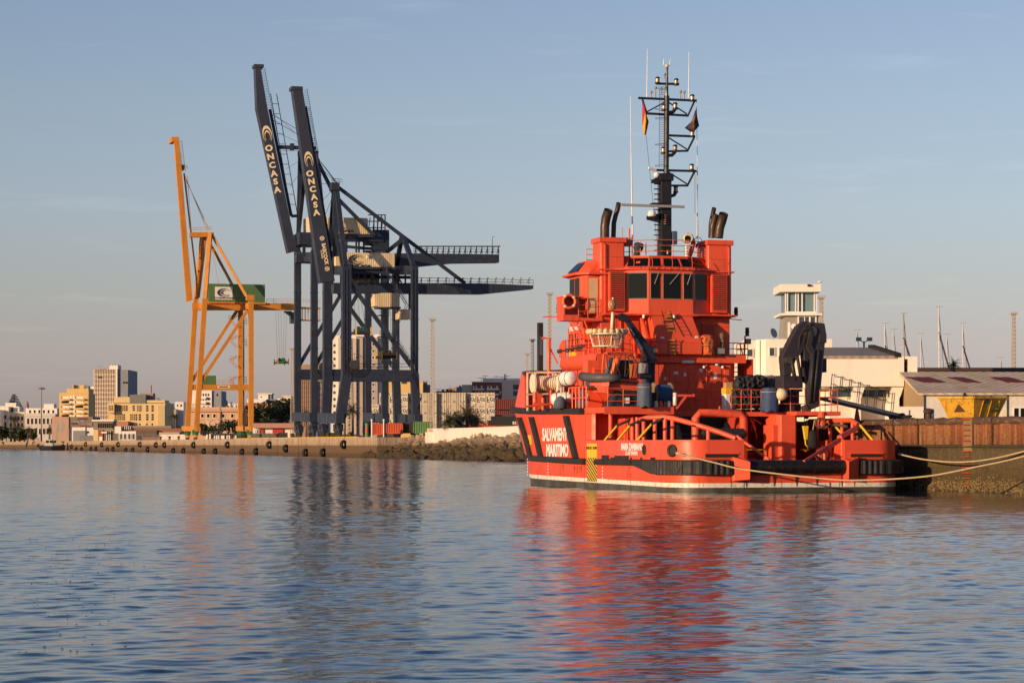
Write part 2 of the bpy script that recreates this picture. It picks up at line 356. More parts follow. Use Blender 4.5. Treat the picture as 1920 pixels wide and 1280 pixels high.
# plan outline of the after body, port side from forward to the stern's gap
def aft_outline(off=0.0, n=9, v1=14.0):
    b = BM+off; pts = [(-b, v1), (-b, 10), (-b, 6), (-b, 3.4)]
    for i in range(n+1):
        a = PI/2*i/n; pts.append((-(BM-RC)-(RC+off)*math.cos(a)*1.0, RC+.4*(1-math.sin(a))-(RC+off)*math.sin(a)))
    return pts
RR = mat('rust run', (.11, .030, .012), .8, var=.4, scale=6); RR2 = mat('faded red run', (.42, .055, .028), .6, var=.3, scale=6)
SG = 2.65                                               # half width of the stern roller's gap
po = aft_outline()+[(-SG-.05, 0.0)]
b = B()
for sg in (1, -1):
    o = [(u*sg, v) for u, v in po]; inn = [(u*sg, v) for u, v in aft_outline(-.14)+[(-SG-.05, .14)]]
    rings = []
    for (ou, ov), (iu, iv) in zip(o, inn):
        rings.append([(ou*.985, ov+.1, -1.2), (ou, ov, .1), (ou, ov, 2.50), (ou-(ou-iu)*.2, ov-(ov-iv)*.2, 2.58), (iu+(ou-iu)*.2, iv, 2.58), (iu, iv, 2.50), (iu, iv, 1.0)])
    b.loft(rings)
    a0, a1 = rings[-1], None
    b.add(a0, [(0, 1, 2, 3, 4, 5, 6)])
b.box(-SG-.1, SG+.1, .02, .6, -1.2, .86)                # transom under the roller
aft_hull = b.build('hull', HULL, ship, smooth=35)
# forebody: stations of (v, half width at the water, half width at deck, deck height)
st = [(13.9, 6.25, 6.25, 4.2), (18, 6.25, 6.25, 4.2), (21, 6.18, 6.27, 4.22), (24, 5.95, 6.22, 4.27), (26, 5.5, 6.2, 4.33), (28, 4.8, 5.92, 4.4), (30, 3.9, 5.27, 4.5), (32, 2.8, 4.3, 4.6), (34, 1.3, 2.85, 4.7), (35.6, .12, 1.0, 4.8), (36.1, .03, .2, 4.85)]
b = B(); rings = []
for v, w0, w1, h in st:
    half = [(w0*.9, v-.4*(v > 30), -1.2), (w0, v, 0), (w0+(w1-w0)*.35, v, 1.6), (w0+(w1-w0)*.7, v, 3.0), (w1, v, h)]
    rings.append([(-x, y, z) for x, y, z in half][::1]+[(x, y, z) for x, y, z in half[::-1]])
b.loft(rings); b.add(rings[0], [tuple(range(10))]); fore = b.build('forebody', HULL, ship, smooth=40)
dk = B(); dk.pz([(-6.1, .3), (6.1, .3), (6.1, 14), (-6.1, 14)], 1.0, 1.2); dk.build('working_deck', mat('worn deck timber', (.13, .055, .035), .8, var=.3, scale=3), ship)
fd = [(v, w1, h) for v, w0, w1, h in st]
b = B(); b.loft([[(-w1+.1, v, h-.02), (w1-.1, v, h-.02)] for v, w1, h in fd]); b.build('forecastle_deck', RED2, ship)
# recess in the side forward of the low bulwark: door in the rounded end of the forecastle
# bow bulwark leaning inwards
b = B(); rg = []
for v, w0, w1, h in [(24.7, 5.7, 6.22, 4.3), (26.3, 5.4, 6.16, 4.34)]+st[5:]:
    t = min(1, (v-23.5)/6); top = 1.95+.35*t; inn = .52*min(1, (36.1-v)/6+.15); dv = max(.25, 2.3-(v-24.7)*.9)
    rg.append([(-w1-.02, v, h-.05), (-w1+inn+dv*.06, v+dv, h+top), (-w1+inn+dv*.06+.12, v+dv, h+top), (-w1+.2, v, h-.05)])
b.loft(rg); b.add(rg[0], [(0, 1, 2, 3)])
rg2 = [[(-x, y, z) for x, y, z in r] for r in rg]; b.loft(rg2); b.add(rg2[0], [(0, 1, 2, 3)]); b.build('bow_bulwark', RED, ship, smooth=40)
# rubber fendering
def strip(path, w0f, th, name='fender', m=BLK, h=.34, n=1):
    """a rubber bar along plan path (u, v, mid height)"""
    b = B(); rg = []
    for i, (u, v, w) in enumerate(path):
        a = path[max(0, i-1)]; c = path[min(len(path)-1, i+1)]; d = V((c[0]-a[0], c[1]-a[1], 0)).normalized(); nrm = V((d.y, -d.x, 0))
        if nrm.dot(V((u, v-14 if v > 14 else 0, 0))) < 0: nrm = -nrm
        p = V((u, v, w)); rg.append([p-nrm*.02+V((0, 0, -h/2)), p+nrm*th+V((0, 0, -h/2+.05)), p+nrm*th+V((0, 0, h/2-.05)), p-nrm*.02+V((0, 0, h/2))])
    b.loft(rg, closed=True, cap=True); return b.build(name, m, ship)
for sg in (-1, 1):
    top = [(sg*w1, v, h+.02-.0*v) for v, w0, w1, h in st[:-1]]; top[0] = (sg*BM, 14.0, 4.15)
    strip(top, 0, .28, h=.36)
    lo = [(sg*(w0+(w1-w0)*.28), v, 1.42+.012*(v-14)) for v, w0, w1, h in st[:-2]]; lo[0] = (sg*BM, 13.75, 1.42)
    strip(lo, 0, .24, h=.36)
    strip([(sg*BM, 11.9, 1.42), (sg*BM, 9, 1.42), (sg*BM, 5.6, 1.42)], 0, .2, h=.34)
def side_pt(v, w):                                      # on the port side of the forebody
    for (v0, a0, d0, h0), (v1, a1, d1, h1) in zip(st, st[1:]):
        if v0 <= v <= v1:
            t = (v-v0)/(v1-v0); a = a0+(a1-a0)*t; d = d0+(d1-d0)*t; h = h0+(h1-h0)*t
            k = [(0, 0), (1.6, .35), (3.0, .7), (h, 1.0)]
            for (wa, fa), (wb, fb) in zip(k, k[1:]):
                if wa <= w <= wb+1e-6: return V((-(a+(d-a)*(fa+(fb-fa)*(w-wa)/(wb-wa))), v, w))
    return V((-6.25, v, w))
for va, vb in ((26.0, 24.2), (23.4, 21.7), (16.9, 15.25)):
    for sg in (1, -1):
        b = B(); rg = []
        for i in range(9):
            t = i/8; w = 3.95+(1.62-3.95)*t; v = va+(vb-va)*t; p = side_pt(v, w); p.x *= -sg
            rg.append([p+V((-.03*sg, -.34, 0)), p+V((.2*sg, -.3, 0)), p+V((.2*sg, .3, 0)), p+V((-.03*sg, .34, 0))])
        b.loft(rg, closed=True, cap=True); b.build('fender', BLK, ship)
for sg in (-1, 1):                                      # ribbed rubber round the stern quarters
    base = aft_outline(0, 26, 6.2)[3:]+[(-SG-.75, 0.0)]
    pts = [(-BM, 6.3), (-BM, 5.4), (-BM, 4.6)]+base
    # resample evenly
    seg = [V((*p, 0)) for p in pts]; out = []
    for a, c in zip(seg, seg[1:]):
        m = max(1, round((c-a).length/.075)); out += [a.lerp(c, i/m) for i in range(m)]
    rg = []
    for i, p in enumerate(out):
        a = out[max(0, i-1)]; c = out[min(len(out)-1, i+1)]; d = (c-a).normalized(); nr = V((d.y, -d.x, 0))
        if nr.x > 0 and p.x < -3: nr = -nr
        if nr.y > 0: nr = -nr
        t = min(1, max(0, (5.9-p.y)/3.2)); th = .2+.16*t+(.045 if i % 4 < 2 else 0.0)*min(1, t*1.5)
        lo = 1.26-.42*t; q = p+nr*th
        r = [(p.x, p.y, lo), (q.x, q.y, lo+.05), (q.x, q.y, 1.54), (p.x, p.y, 1.60)]
        rg.append([(x*-sg, y, z) for x, y, z in r])
    b = B(); b.loft(rg, closed=True, cap=True); b.build('ribbed_fender', BLK, ship)
    g = B()                                             # tapered cheeks that carry the roller
    x0, x1 = (SG-.02)*sg, (SG+.72)*sg
    g.hexa([(x0, -.62, .62), (x1, -.25, .55), (x1, .3, .55), (x0, .3, .62), (x0, -.66, 1.5), (x1, -.3, 1.74), (x1, .3, 1.74), (x0, .3, 1.74)])
    g.build('roller_cheek', RED, ship, bevel=.04)
ro = B(); ro.lathe([(.30, -SG), (.37, -SG+.02), (.37, SG-.02), (.30, SG)], (0, -.05, 1.22), (1, 0, 0), 28)
ro.build('stern_roller', mat('greased roller steel', (.030, .027, .026), .35, .6, var=.3, scale=1.5, stain=(.16, .06, .02), stain_amt=.8, streak=(.1, .05, .03), streak_amt=.5), ship, smooth=40)
rr_ = random.Random(8)                                  # run-off stains on the port side
for i in range(26):
    v = rr_.uniform(.8, 13.5) if i < 12 else rr_.uniform(14.2, 24); z1 = rr_.choice((2.5, 1.2, .95)) if v < 14 else rr_.choice((3.9, 1.2, 1.15)); l = rr_.uniform(.25, .8); w = rr_.uniform(.03, .09)
    if v < 4 or 11 < v < 14 or 4 < v < 10 and z1 == 2.5: continue
    q = side_pt(max(v, 14), z1-.1) if v > 14 else V((-6.25, v, 0)); x = q.x-.012 if v > 14 else -6.262; x2 = (side_pt(v, z1-l).x if v > 14 else -6.25)-.012
    b = B(); b.prism([(x, v-w, z1), (x, v+w, z1), (x2, v+.01, z1-l)], (.02, 0, 0)); b.build('rust_run', RR if z1 < 1.3 and i % 3 == 0 else RR2, ship)
# fairleads, freeing ports, brackets
def ring_on(c, n, r, t, m=BLK, name='fairlead'):
    b = B(); b.ring(c, r, t, n, 24, 8); f = B(); f.lathe([(r, -.05), (r, .02)], c, n, 24)
    o = b.build(name, m, ship, smooth=True); f.build('fairlead_hole', DARK, o)
for sg in (-1, 1):
    a = R(28); ring_on((sg*(BM-RC+(RC+.03)*math.cos(a)), RC+.4*(1-math.sin(a))-(RC+.03)*math.sin(a), 2.05), (sg*math.cos(a), -math.sin(a), 0), .24, .085)
ring_on((-6.26, 4.55, 2.08), (-1, 0, 0), .2, .06)
for i, (x0, x1, y0, y1) in enumerate(((1131, 1142, 853, 863), (1155, 1179, 854, 864))):
    a = Q(x0, y1, -6.25); c = Q(x1, y0, -6.25); b = B(); b.box(-6.36, -6.2, c.y, a.y, a.z, c.z); b.build('freeing_port_cover', BLK, ship, bevel=.02)
for x0, x1 in ((1145, 1153), (1182, 1185), (1201, 1204), (1220, 1229)):
    a = Q(x0, 865, -6.25); c = Q(x1, 857, -6.25); b = B(); b.box(-6.27, -6.2, c.y, a.y, a.z, c.z); b.build('freeing_port', DARK, ship)
for sg, v0 in ((-1, .02), (1, .02)):
    b = B(); b.box(sg*3.9-.85, sg*3.9+.85, -.03, .05, 1.72, 1.88); b.build('freeing_port', DARK, ship)
    b = B(); b.box(sg*3.9-.9, sg*3.9+.9, -.06, .02, 1.885, 1.93); b.box(sg*3.9-.9, sg*3.9+.9, -.06, .02, 1.66, 1.71); b.build('coaming', RED, ship)
for u, z0, z1, w in ((-2.6, .95, .2, .09), (-1.1, .7, .3, .13), (.1, .7, .28, .11), (1.2, .7, .3, .12), (2.55, .9, .25, .07), (3.25, .8, .2, .08), (-3.4, .8, .25, .06), (1.9, .45, .22, .05)):
    b = B(); b.prism([(u-w/2, -.012, z0), (u+w/2, -.012, z0), (u+w*.3, -.012, (z0+z1)/2), (u+.01, -.012, z1), (u-w*.35, -.012, (z0+z1)/2+.03)], (0, .02, 0)); b.build('rust_run', RR, ship)
for u in (-1.1, .1, 1.2):
    b = B(); b.lathe([(.07, -.02), (.07, .03)], (u, .0, .7), (0, -1, 0), 12); b.build('scupper', DARK, ship)
# rescue zone plate and hull lettering
a = Q(1101, 829, -6.25); c = Q(1119.5, 861, -6.25)
b = B(); b.box(-6.27, -6.2, c.y, a.y, 1.64, a.z-.06); b.build('rescue_zone_plate', YEL, ship)
hz = bpy.data.materials.new('hazard stripes'); hz.use_nodes = True; nt = hz.node_tree
tc = N(nt, 'ShaderNodeTexCoord'); sx = N(nt, 'ShaderNodeSeparateXYZ'); L(nt, tc.outputs['Object'], sx.inputs[0])
st_ = math_(nt, 'FRACT', math_(nt, 'MULTIPLY', math_(nt, 'ADD', math_(nt, 'MULTIPLY', sx.outputs[2], 1.0), math_(nt, 'MULTIPLY', sx.outputs[1], -.55)), 4.6))
L(nt, mix(nt, math_(nt, 'GREATER_THAN', st_, .5), (.72, .44, .03), (.02, .02, .02)), nt.nodes['Principled BSDF'].inputs['Base Color'])
b = B(); b.box(-6.262, -6.2, c.y, a.y, .36, 1.638); b.build('hazard_plate', hz, ship)
put_text('RESCUE  ZONE', BLK, ship, (-6.28, (a.y+c.y)/2, 2.16), .21, (0, -1, 0), (0, 0, 1), .01, 1.2)
WTX = mat('white lettering', (.80, .77, .72), .5, var=.03)
def hull_text(s, x0, x1, y, size, bold=.03, sx=1.0):
    p0 = Q(x0, y, -6.27); p1 = Q(x1, y, -6.27); m = (p0+p1)/2
    me = text_mesh(s, size, bold, .012); w = max(v.co.x for v in me.vertices)-min(v.co.x for v in me.vertices); bpy.data.meshes.remove(me)
    m.x = -6.285
    return put_text(s, WTX, ship, m, size, (0, -1, 0), (0, 0, 1), bold, abs(p1.y-p0.y)/w)
hull_text('SALVAMENTO', 1017.5, 1071.5, 815.5, .98, .035)
hull_text('MARITIMO', 1025, 1066, 845, .94, .035)
hull_text('MARIA ZAMBRANO', 1165.5, 1206, 838, .50, .03)
hull_text('S.C.DE TENERIFE', 1173.5, 1196, 849.5, .27, .02)
pz_ = side_pt(24.6, 2.9); b = B(); b.hexa([side_pt(25.05, 2.35)+V((-.02, 0, 0)), side_pt(23.95, 2.35)+V((-.02, 0, 0)), side_pt(23.95, 2.35)+V((.1, 0, 0)), side_pt(25.05, 2.35)+V((.1, 0, 0)), side_pt(25.05, 2.9)+V((-.02, 0, 0)), side_pt(23.95, 2.9)+V((-.02, 0, 0)), side_pt(23.95, 2.9)+V((.1, 0, 0)), side_pt(25.05, 2.9)+V((.1, 0, 0))]); b.build('rescue_zone_plate', YEL, ship)
for v, n in ((20.4, 5), (11.0, 4), (24.3, 6)):          # draught marks
    for k in range(n):
        b = B(); b.box(-6.262, -6.25, v-.05, v+.05, .55+.18*k, .63+.18*k); b.build('draught_mark', WTX, ship)

# ------------------------------------------------------------------ after deck: side decks, inner walls, gantry, rails
VB = 10.7                                               # after edge of the port boat deck
b = B(); b.pz([(-6.25, VB), (-2.35, VB), (-2.35, 17), (-6.25, 17)], 4.02, 4.33); b.box(-6.29, -2.3, VB-.04, VB, 3.96, 4.37); b.build('boat_deck', RED, ship, bevel=.02)
b = B(); b.pz([(1.5, 9.9), (6.1, 9.9), (6.1, 17), (1.5, 17)], 3.86, 4.1); b.build('crane_deck', RED, ship, bevel=.02)
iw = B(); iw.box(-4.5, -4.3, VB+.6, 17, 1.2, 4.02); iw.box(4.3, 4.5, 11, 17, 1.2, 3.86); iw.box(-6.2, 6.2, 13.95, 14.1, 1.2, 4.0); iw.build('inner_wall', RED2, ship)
b = B(); b.pz([(-6.22, 13.95), (-6.22, 12.9), (-6.05, 12.75), (-6.05, 13.95)], 2.6, 4.0); b.build('recess_jamb', RED, ship)
for v0, v1, z0, z1 in ((12.2, 13.1, 2.0, 3.85), (11.0, 11.9, 2.0, 3.8)):
    b = B(); b.box(-4.56, -4.5, v0, v1, z0, z1); d = b.build('deck_door', RED, ship, bevel=.03); h = B(); h.tube([(-4.62, v0+.15, 2.7), (-4.62, v0+.3, 2.6)], .02, 5); h.build('door_handle', STEEL, d)
b = B(); p = P(1187, 770, 9.6); b.tube([(-6.0, 6.3, 1.2), (-6.0, 6.3, 3.75)], .12, 10); b.tube([(-5.8, VB+.3, 1.2), (-5.8, VB+.3, 4.1)], .12, 10); b.build('deck_post', RED, ship, smooth=40)
# big inverted-U towing gantry amidships
g = B(); g.tube([(-1.38, 9.9, 1.2), (-1.38, 9.9, 3.75), (-1.15, 9.9, 4.02), (1.15, 9.9, 4.02), (1.38, 9.9, 3.75), (1.38, 9.9, 1.2)], .22, 14); g.tube([(0, 9.9, 4.2), (0, 9.9, 4.4)], .05, 6)
g.build('towing_gantry', RED, ship, smooth=50)
w = B(); w.lathe([(1.15, -1.5), (1.15, -1.38), (.55, -1.38), (.55, 1.38), (1.15, 1.38), (1.15, 1.5)], (-.1, 12.8, 2.5), (1, 0, 0), 24); w.build('towing_winch', mat('greasy black steel', (.02, .02, .022), .4, .3, var=.3), ship, smooth=40)
w = B(); w.tube([(-1.2, 9.3, 2.95), (1.1, 9.3, 2.95), (1.3, 9.3, 2.85)], [.26, .26, .1], 10); w.build('tow_bar', BLK, ship)
w = B(); w.box(-2.6, -1.8, 12.2, 13.6, 1.2, 3.4); w.box(1.7, 2.4, 12.2, 13.6, 1.2, 3.3); w.box(-2.2, 2.2, 13.4, 13.9, 1.2, 3.9); w.build('winch_frame', DARK, ship)
LA, LB = (-6.0, 5.6), (-1.2, .6)
def port_rail(): return [V((-6.0, 8.3, 3.35)), pl(1200, 787, LA, LB), pl(1215, 782.5, LA, LB), pl(1245, 781.5, LA, LB), pl(1262, 784, LA, LB), pl(1290, 791.5, LA, LB), pl(1322, 801, LA, LB), pl(1352, 811, LA, LB), pl(1380, 821.5, LA, LB)]
r = B(); pr = port_rail(); r.tube(pr[1:], .135, 10); r.tube([pr[-1]+V((.05, 0, .12)), pl(1395, 828, LA, LB), pl(1442, 861, LA, LB)], .08, 8); r.build('cargo_rail', RED, ship, smooth=40)
for px in (1186, 1207, 1228, 1247, 1261, 1328, 1377):
    q = pl(px, 800, LA, LB) if px > 1205 else Q(px, 800, -5.98); zs = [p.z for p in pr]; ts = sorted(pr[1:], key=lambda p: abs(p.y-q.y))[:2]
    zt = (ts[0].z+ts[1].z)/2; b = B(); b.tube([(q.x, q.y, 1.2), (q.x, q.y, zt-.02)], .11, 10); b.build('rail_post', RED, ship, smooth=40)
LC, LD = (6.0, 5.6), (1.2, .6)
r = B(); r.tube([V((6.0, 11.6, 3.62)), V((6.0, 8, 3.62)), V((6.0, 6.2, 3.62)), pl(1609, 792, LC, LD)-V((.05, .05, .1)), pl(1609, 800, LC, LD), pl(1574, 820, LC, LD)], .135, 10); r.tube([pl(1609, 798, LC, LD), pl(1572, 824, LC, LD), pl(1507, 865, LC, LD)], .08, 8); r.tube([pl(1574, 826, LC, LD)+V((.1, .1, 0)), pl(1535, 852, LC, LD)], .07, 8); r.build('cargo_rail', RED, ship, smooth=40)
for v in (10.6, 8.9, 7.4, 6.1):
    b = B(); b.tube([(6.0, v, 1.2), (6.0, v, 3.6)], .1, 10); b.build('rail_post', RED, ship, smooth=40)
q = pl(1546, 840, LC, LD); b = B(); b.tube([(q.x, q.y, 1.2), (q.x, q.y, q.z)], .07, 8); b.build('rail_post', RED, ship, smooth=40)
for (xa, ya), (xm, ym), (xb, yb), u in (((1134, 825), (1158, 797), (1181, 787), -6.1), ((1158, 825), (1182, 796.5), (1205, 786), -6.1), ((1195, 825), (1223, 794), (1243, 785), -6.1)):
    p0, pm, p1 = Q(xa, ya, u), Q(xm, ym, u), Q(xb, yb, u)
    b = B(); b.tube([p0, pm], .065, 8); o = b.build('swing_arm', YEL, ship); k = B(); k.tube([pm, p1], .07, 8); k.build('rubber_sleeve', BLK, o)
b = B(); b.tube([Q(1613, 797, 6.05), Q(1637, 826, 6.05)], .065, 8); b.build('swing_arm', YEL, ship)
b = B(); b.tube([Q(1567, 800, 6.05), Q(1577, 811, 6.05)], .065, 8); b.build('swing_arm', YEL, ship)
# starboard crane pedestal
pd = B(); pd.pz([(3.05, 8.7), (3.9, 8.7), (4.05, 9.0), (4.05, 10.6), (2.9, 10.6), (2.9, 9.0)], 1.2, 3.95); pd.box(2.65, 2.95, 8.9, 10.2, 1.2, 3.4); pd.build('crane_pedestal', RED, ship, bevel=.04)
b = B(); b.box(3.7, 6.3, 8.2, 10.0, 3.9, 4.12); b.tube([(5.2, 8.3, 3.2), (5.2, 8.3, 4.1)], .22, 12); b.build('pedestal_top', RED, ship, bevel=.02)
# stairs and clutter under the starboard platform
b = B()
for k in range(9): b.box(1.55, 2.4, 10.4+.22*k, 10.62+.22*k, 1.3+.26*k, 1.34+.26*k)
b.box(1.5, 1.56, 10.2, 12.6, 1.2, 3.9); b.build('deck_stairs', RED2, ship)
for q in ((1.45, 2.55, 9.6), (4.1, 5.1, 8.6)): b = B(); b.box(q[0], q[1], q[2], q[2]+.02, 2.06, 2.09); b.build('yellow_bar', YEL, ship)
for i in range(7):
    u = 1.5+random.random()*1.2; v = 9.9+random.random()*2
    b = B(); b.tube([(u, v, 3.8), (u+random.uniform(-.3, .5), v+random.uniform(-.2, .6), 2.6+random.random())], random.uniform(.02, .06), 6); b.build('deck_pipe', RED, ship)
# guard rails
def rail(pts, h=1.0, n=3, step=1.1, r=.022, m=RED, name='guard_rail'): b = B(); b.rail(pts, h, n, r, step); return b.build(name, m, ship)
rail([(-6.05, VB+.05, 4.33), (-4.3, VB+.05, 4.33)], 1.0, 3, .85)
def on_deck(px, v, z): p = P(px, 760, v); return V((p.x, v, z))
rail([on_deck(1371, 9.95, 4.1), on_deck(1427, 9.95, 4.1)], 1.2, 3, .65); rail([on_deck(1455, 9.4, 4.12), on_deck(1509, 9.4, 4.12)], 1.25, 3, .8)
rail([on_deck(1537, 8.4, 4.12), (6.2, 8.4, 4.12), (6.2, 10, 4.1), (6.2, 12, 4.1)], 1.15, 3, .7)
rail([P(1299, 748, 16.4), P(1358, 748, 16.4)], 1.0, 2, .95)
# outrigger at the boat deck's corner
a = P(1268, 766, VB); b = B(); b.bar((a.x, VB, a.z), P(1286, 743, VB), .1); b.bar(P(1262, 741, VB), P(1302, 741.5, VB), .12); b.bar(P(1301, 738, VB), P(1301, 743, VB), .06); b.build('outrigger', RED, ship)
b = B(); p = P(1266, 750, VB); b.tube([P(1265.5, 760, VB), P(1265.5, 736, VB)], .11, 10); b.build('vent_pipe', WHT, ship, smooth=True)
# ------------------------------------------------------------------ superstructure
zL1b, zL1, zL2, zSill, zWt, zLedge, zRoof, zFun = 1.2, 7.30, 9.62, 10.55, 12.0, 12.2, 12.93, 14.0
def wall_box(pts, z0, z1, name, m=RED, bevel=.03): b = B(); b.pz(pts, z0, z1); return b.build(name, m, ship, bevel=bevel)
wall_box([(-3.5, 16.9), (3.5, 16.9), (3.9, 17.3), (3.9, 23), (3.0, 24.8), (-3.0, 24.8), (-4.0, 23.6), (-4.3, 22.4), (-4.2, 17.6)], 4.25, zL1, 'deckhouse')
wall_box([(-4.6, 16.6), (4.3, 16.6), (4.3, 23), (3, 25.2), (-3.2, 25.2), (-4.2, 24.2), (-4.6, 23)], zL1, zL1+.09, 'upper_deck')
wall_box([(-3.9, 18.0), (3.9, 18.0), (3.9, 22.2), (3, 23.2), (-3, 23.2), (-3.9, 22.2)], zL1+.09, zL2, 'officers_deck')
b = B(); b.pz([(-3.98, 17.1), (3.98, 17.1), (4.05, 22), (-4.05, 22)], zL2-.02, zL2+.08); b.build('bridge_deck', RED, ship)
ap = [(-4.62, 16.6), (-4.62, 23), (-4.2, 24.3), (-3.2, 25.3), (0, 25.6)]; b = B()
b.loft([[(u, v, 7.41), (u-.02, v, 7.38), (u*1.02, v, 6.95), (u*.97, v, 6.62), (u*.93, v, 6.6)] for u, v in ap]); b.build('deck_apron', RED, ship, smooth=50)
b = B(); b.box(-4.62, 4.3, 16.56, 16.62, 6.95, 7.41); b.build('deck_apron', RED, ship)
# sloped casing below the wheelhouse's after windows
b = B(); b.hexa([(-1.35, 16.05, 8.05), (1.45, 16.05, 8.05), (1.35, 18.0, 8.05), (-1.35, 18.0, 8.05), (-1.25, 17.12, zL2-.03), (1.3, 17.12, zL2-.03), (1.3, 18.0, zL2-.03), (-1.25, 18.0, zL2-.03)]); b.box(-1.35, 1.45, 16.05, 18, zL1+.09, 8.05); b.build('casing', RED, ship, bevel=.05)
b = B(); b.tube([(-1.5, 17.0, zL1+.1), (-1.5, 17.0, 8.1), (-1.65, 17.6, zL2)], [.24, .24, .1], 12); b.build('fairing', RED, ship, smooth=True)
# wheelhouse: faceted after side
wpn = [(-3.3, 22.0), (-3.3, 18.2), (-2.5, 17.85), (-1.34, 17.22), (1.34, 17.22), (2.5, 17.85), (3.3, 18.2), (3.3, 22.0)]
b = B(); b.pz(wpn, zL2+.08, zLedge); wh = b.build('wheelhouse', RED, ship)
grow = lambda k: [((u*(1+k/3.0)), v-(k if v < 20 else -k)) for u, v in wpn]
b = B(); b.pz(grow(.16), zLedge, zLedge+.07); b.build('eyebrow', RED, ship)
b = B(); lo, hi = grow(.02), grow(-.42)
b.loft([[(u, v, zLedge+.07) for u, v in lo], [(u, v, zRoof) for u, v in hi]], closed=True, cap=True); b.build('wheelhouse_roof', RED, ship)
b = B(); b.pz(grow(-.36), zRoof, zRoof+.08); b.build('roof_edge', RED, ship)
def on_face(a, c, t0, t1, z0, z1, out=.025, lean=0, zr=None):
    """corners of a panel on the upright face from plan point a to c (t along it), pushed out"""
    a, c = V((*a, 0)), V((*c, 0)); d = (c-a).normalized(); n = V((d.y, -d.x, 0))
    if n.y > 0: n = -n
    f = lambda t, z, o: a.lerp(c, t)+n*(o-lean*(z-z0))+V((0, 0, z))
    return [f(t0, z0, out), f(t1, z0, out), f(t1, z0, out-.06), f(t0, z0, out-.06), f(t0, z1, out), f(t1, z1, out), f(t1, z1, out-.06), f(t0, z1, out-.06)]
FRAME = mat('pale window seal', (.20, .19, .15), .6)
pane_faces = [((-2.5, 17.85), (-1.34, 17.22), .14, .92), ((-1.34, 17.22), (1.34, 17.22), .05, .25), ((-1.34, 17.22), (1.34, 17.22), .33, .71), ((-1.34, 17.22), (1.34, 17.22), .79, .98), ((1.34, 17.22), (2.5, 17.85), .12, .90)]
for a, c, t0, t1 in pane_faces:
    e = .025/math.dist(a, c)
    f = B(); f.hexa(on_face(a, c, t0-e, t1+e, zSill-.02, zWt+.03, .02)); fo = f.build('window_frame', FRAME, ship, bevel=.015)
    g = B(); g.hexa(on_face(a, c, t0, t1, zSill+.03, zWt-.02, .032)); g.build('window', GLASS, fo)
for a, c, t0, t1 in pane_faces[1:4]:                    # wipers
    A, Cc = V((*a, 0)), V((*c, 0)); p = A.lerp(Cc, t1-.04)+V((0, -.1, zWt)); q = A.lerp(Cc, t0+.35*(t1-t0))+V((0, -.1, zWt-.62))
    k = B(); k.bar(p, q, .035); k.build('wiper', GREYM, ship)
# roof lights: dark panes on the sloped rim
rim0, rim1 = grow(.02), grow(-.42)
for i, ts in ((2, ((.05, .95),)), (3, ((.03, .27), (.36, .72), (.78, .99))), (4, ((.05, .95),))):
    for t0, t1 in ts:
        f = lambda t, h: V((*rim0[i], zLedge+.07)).lerp(V((*rim0[i+1], zLedge+.07)), t).lerp(V((*rim1[i], zRoof)).lerp(V((*rim1[i+1], zRoof)), t), h)+V((0, -.02, .015))
        b = B(); b.prism([f(t0, .12), f(t1, .12), f(t1, .88), f(t0, .88)], (0, .03, -.03)); b.build('roof_window', GLASS, ship)
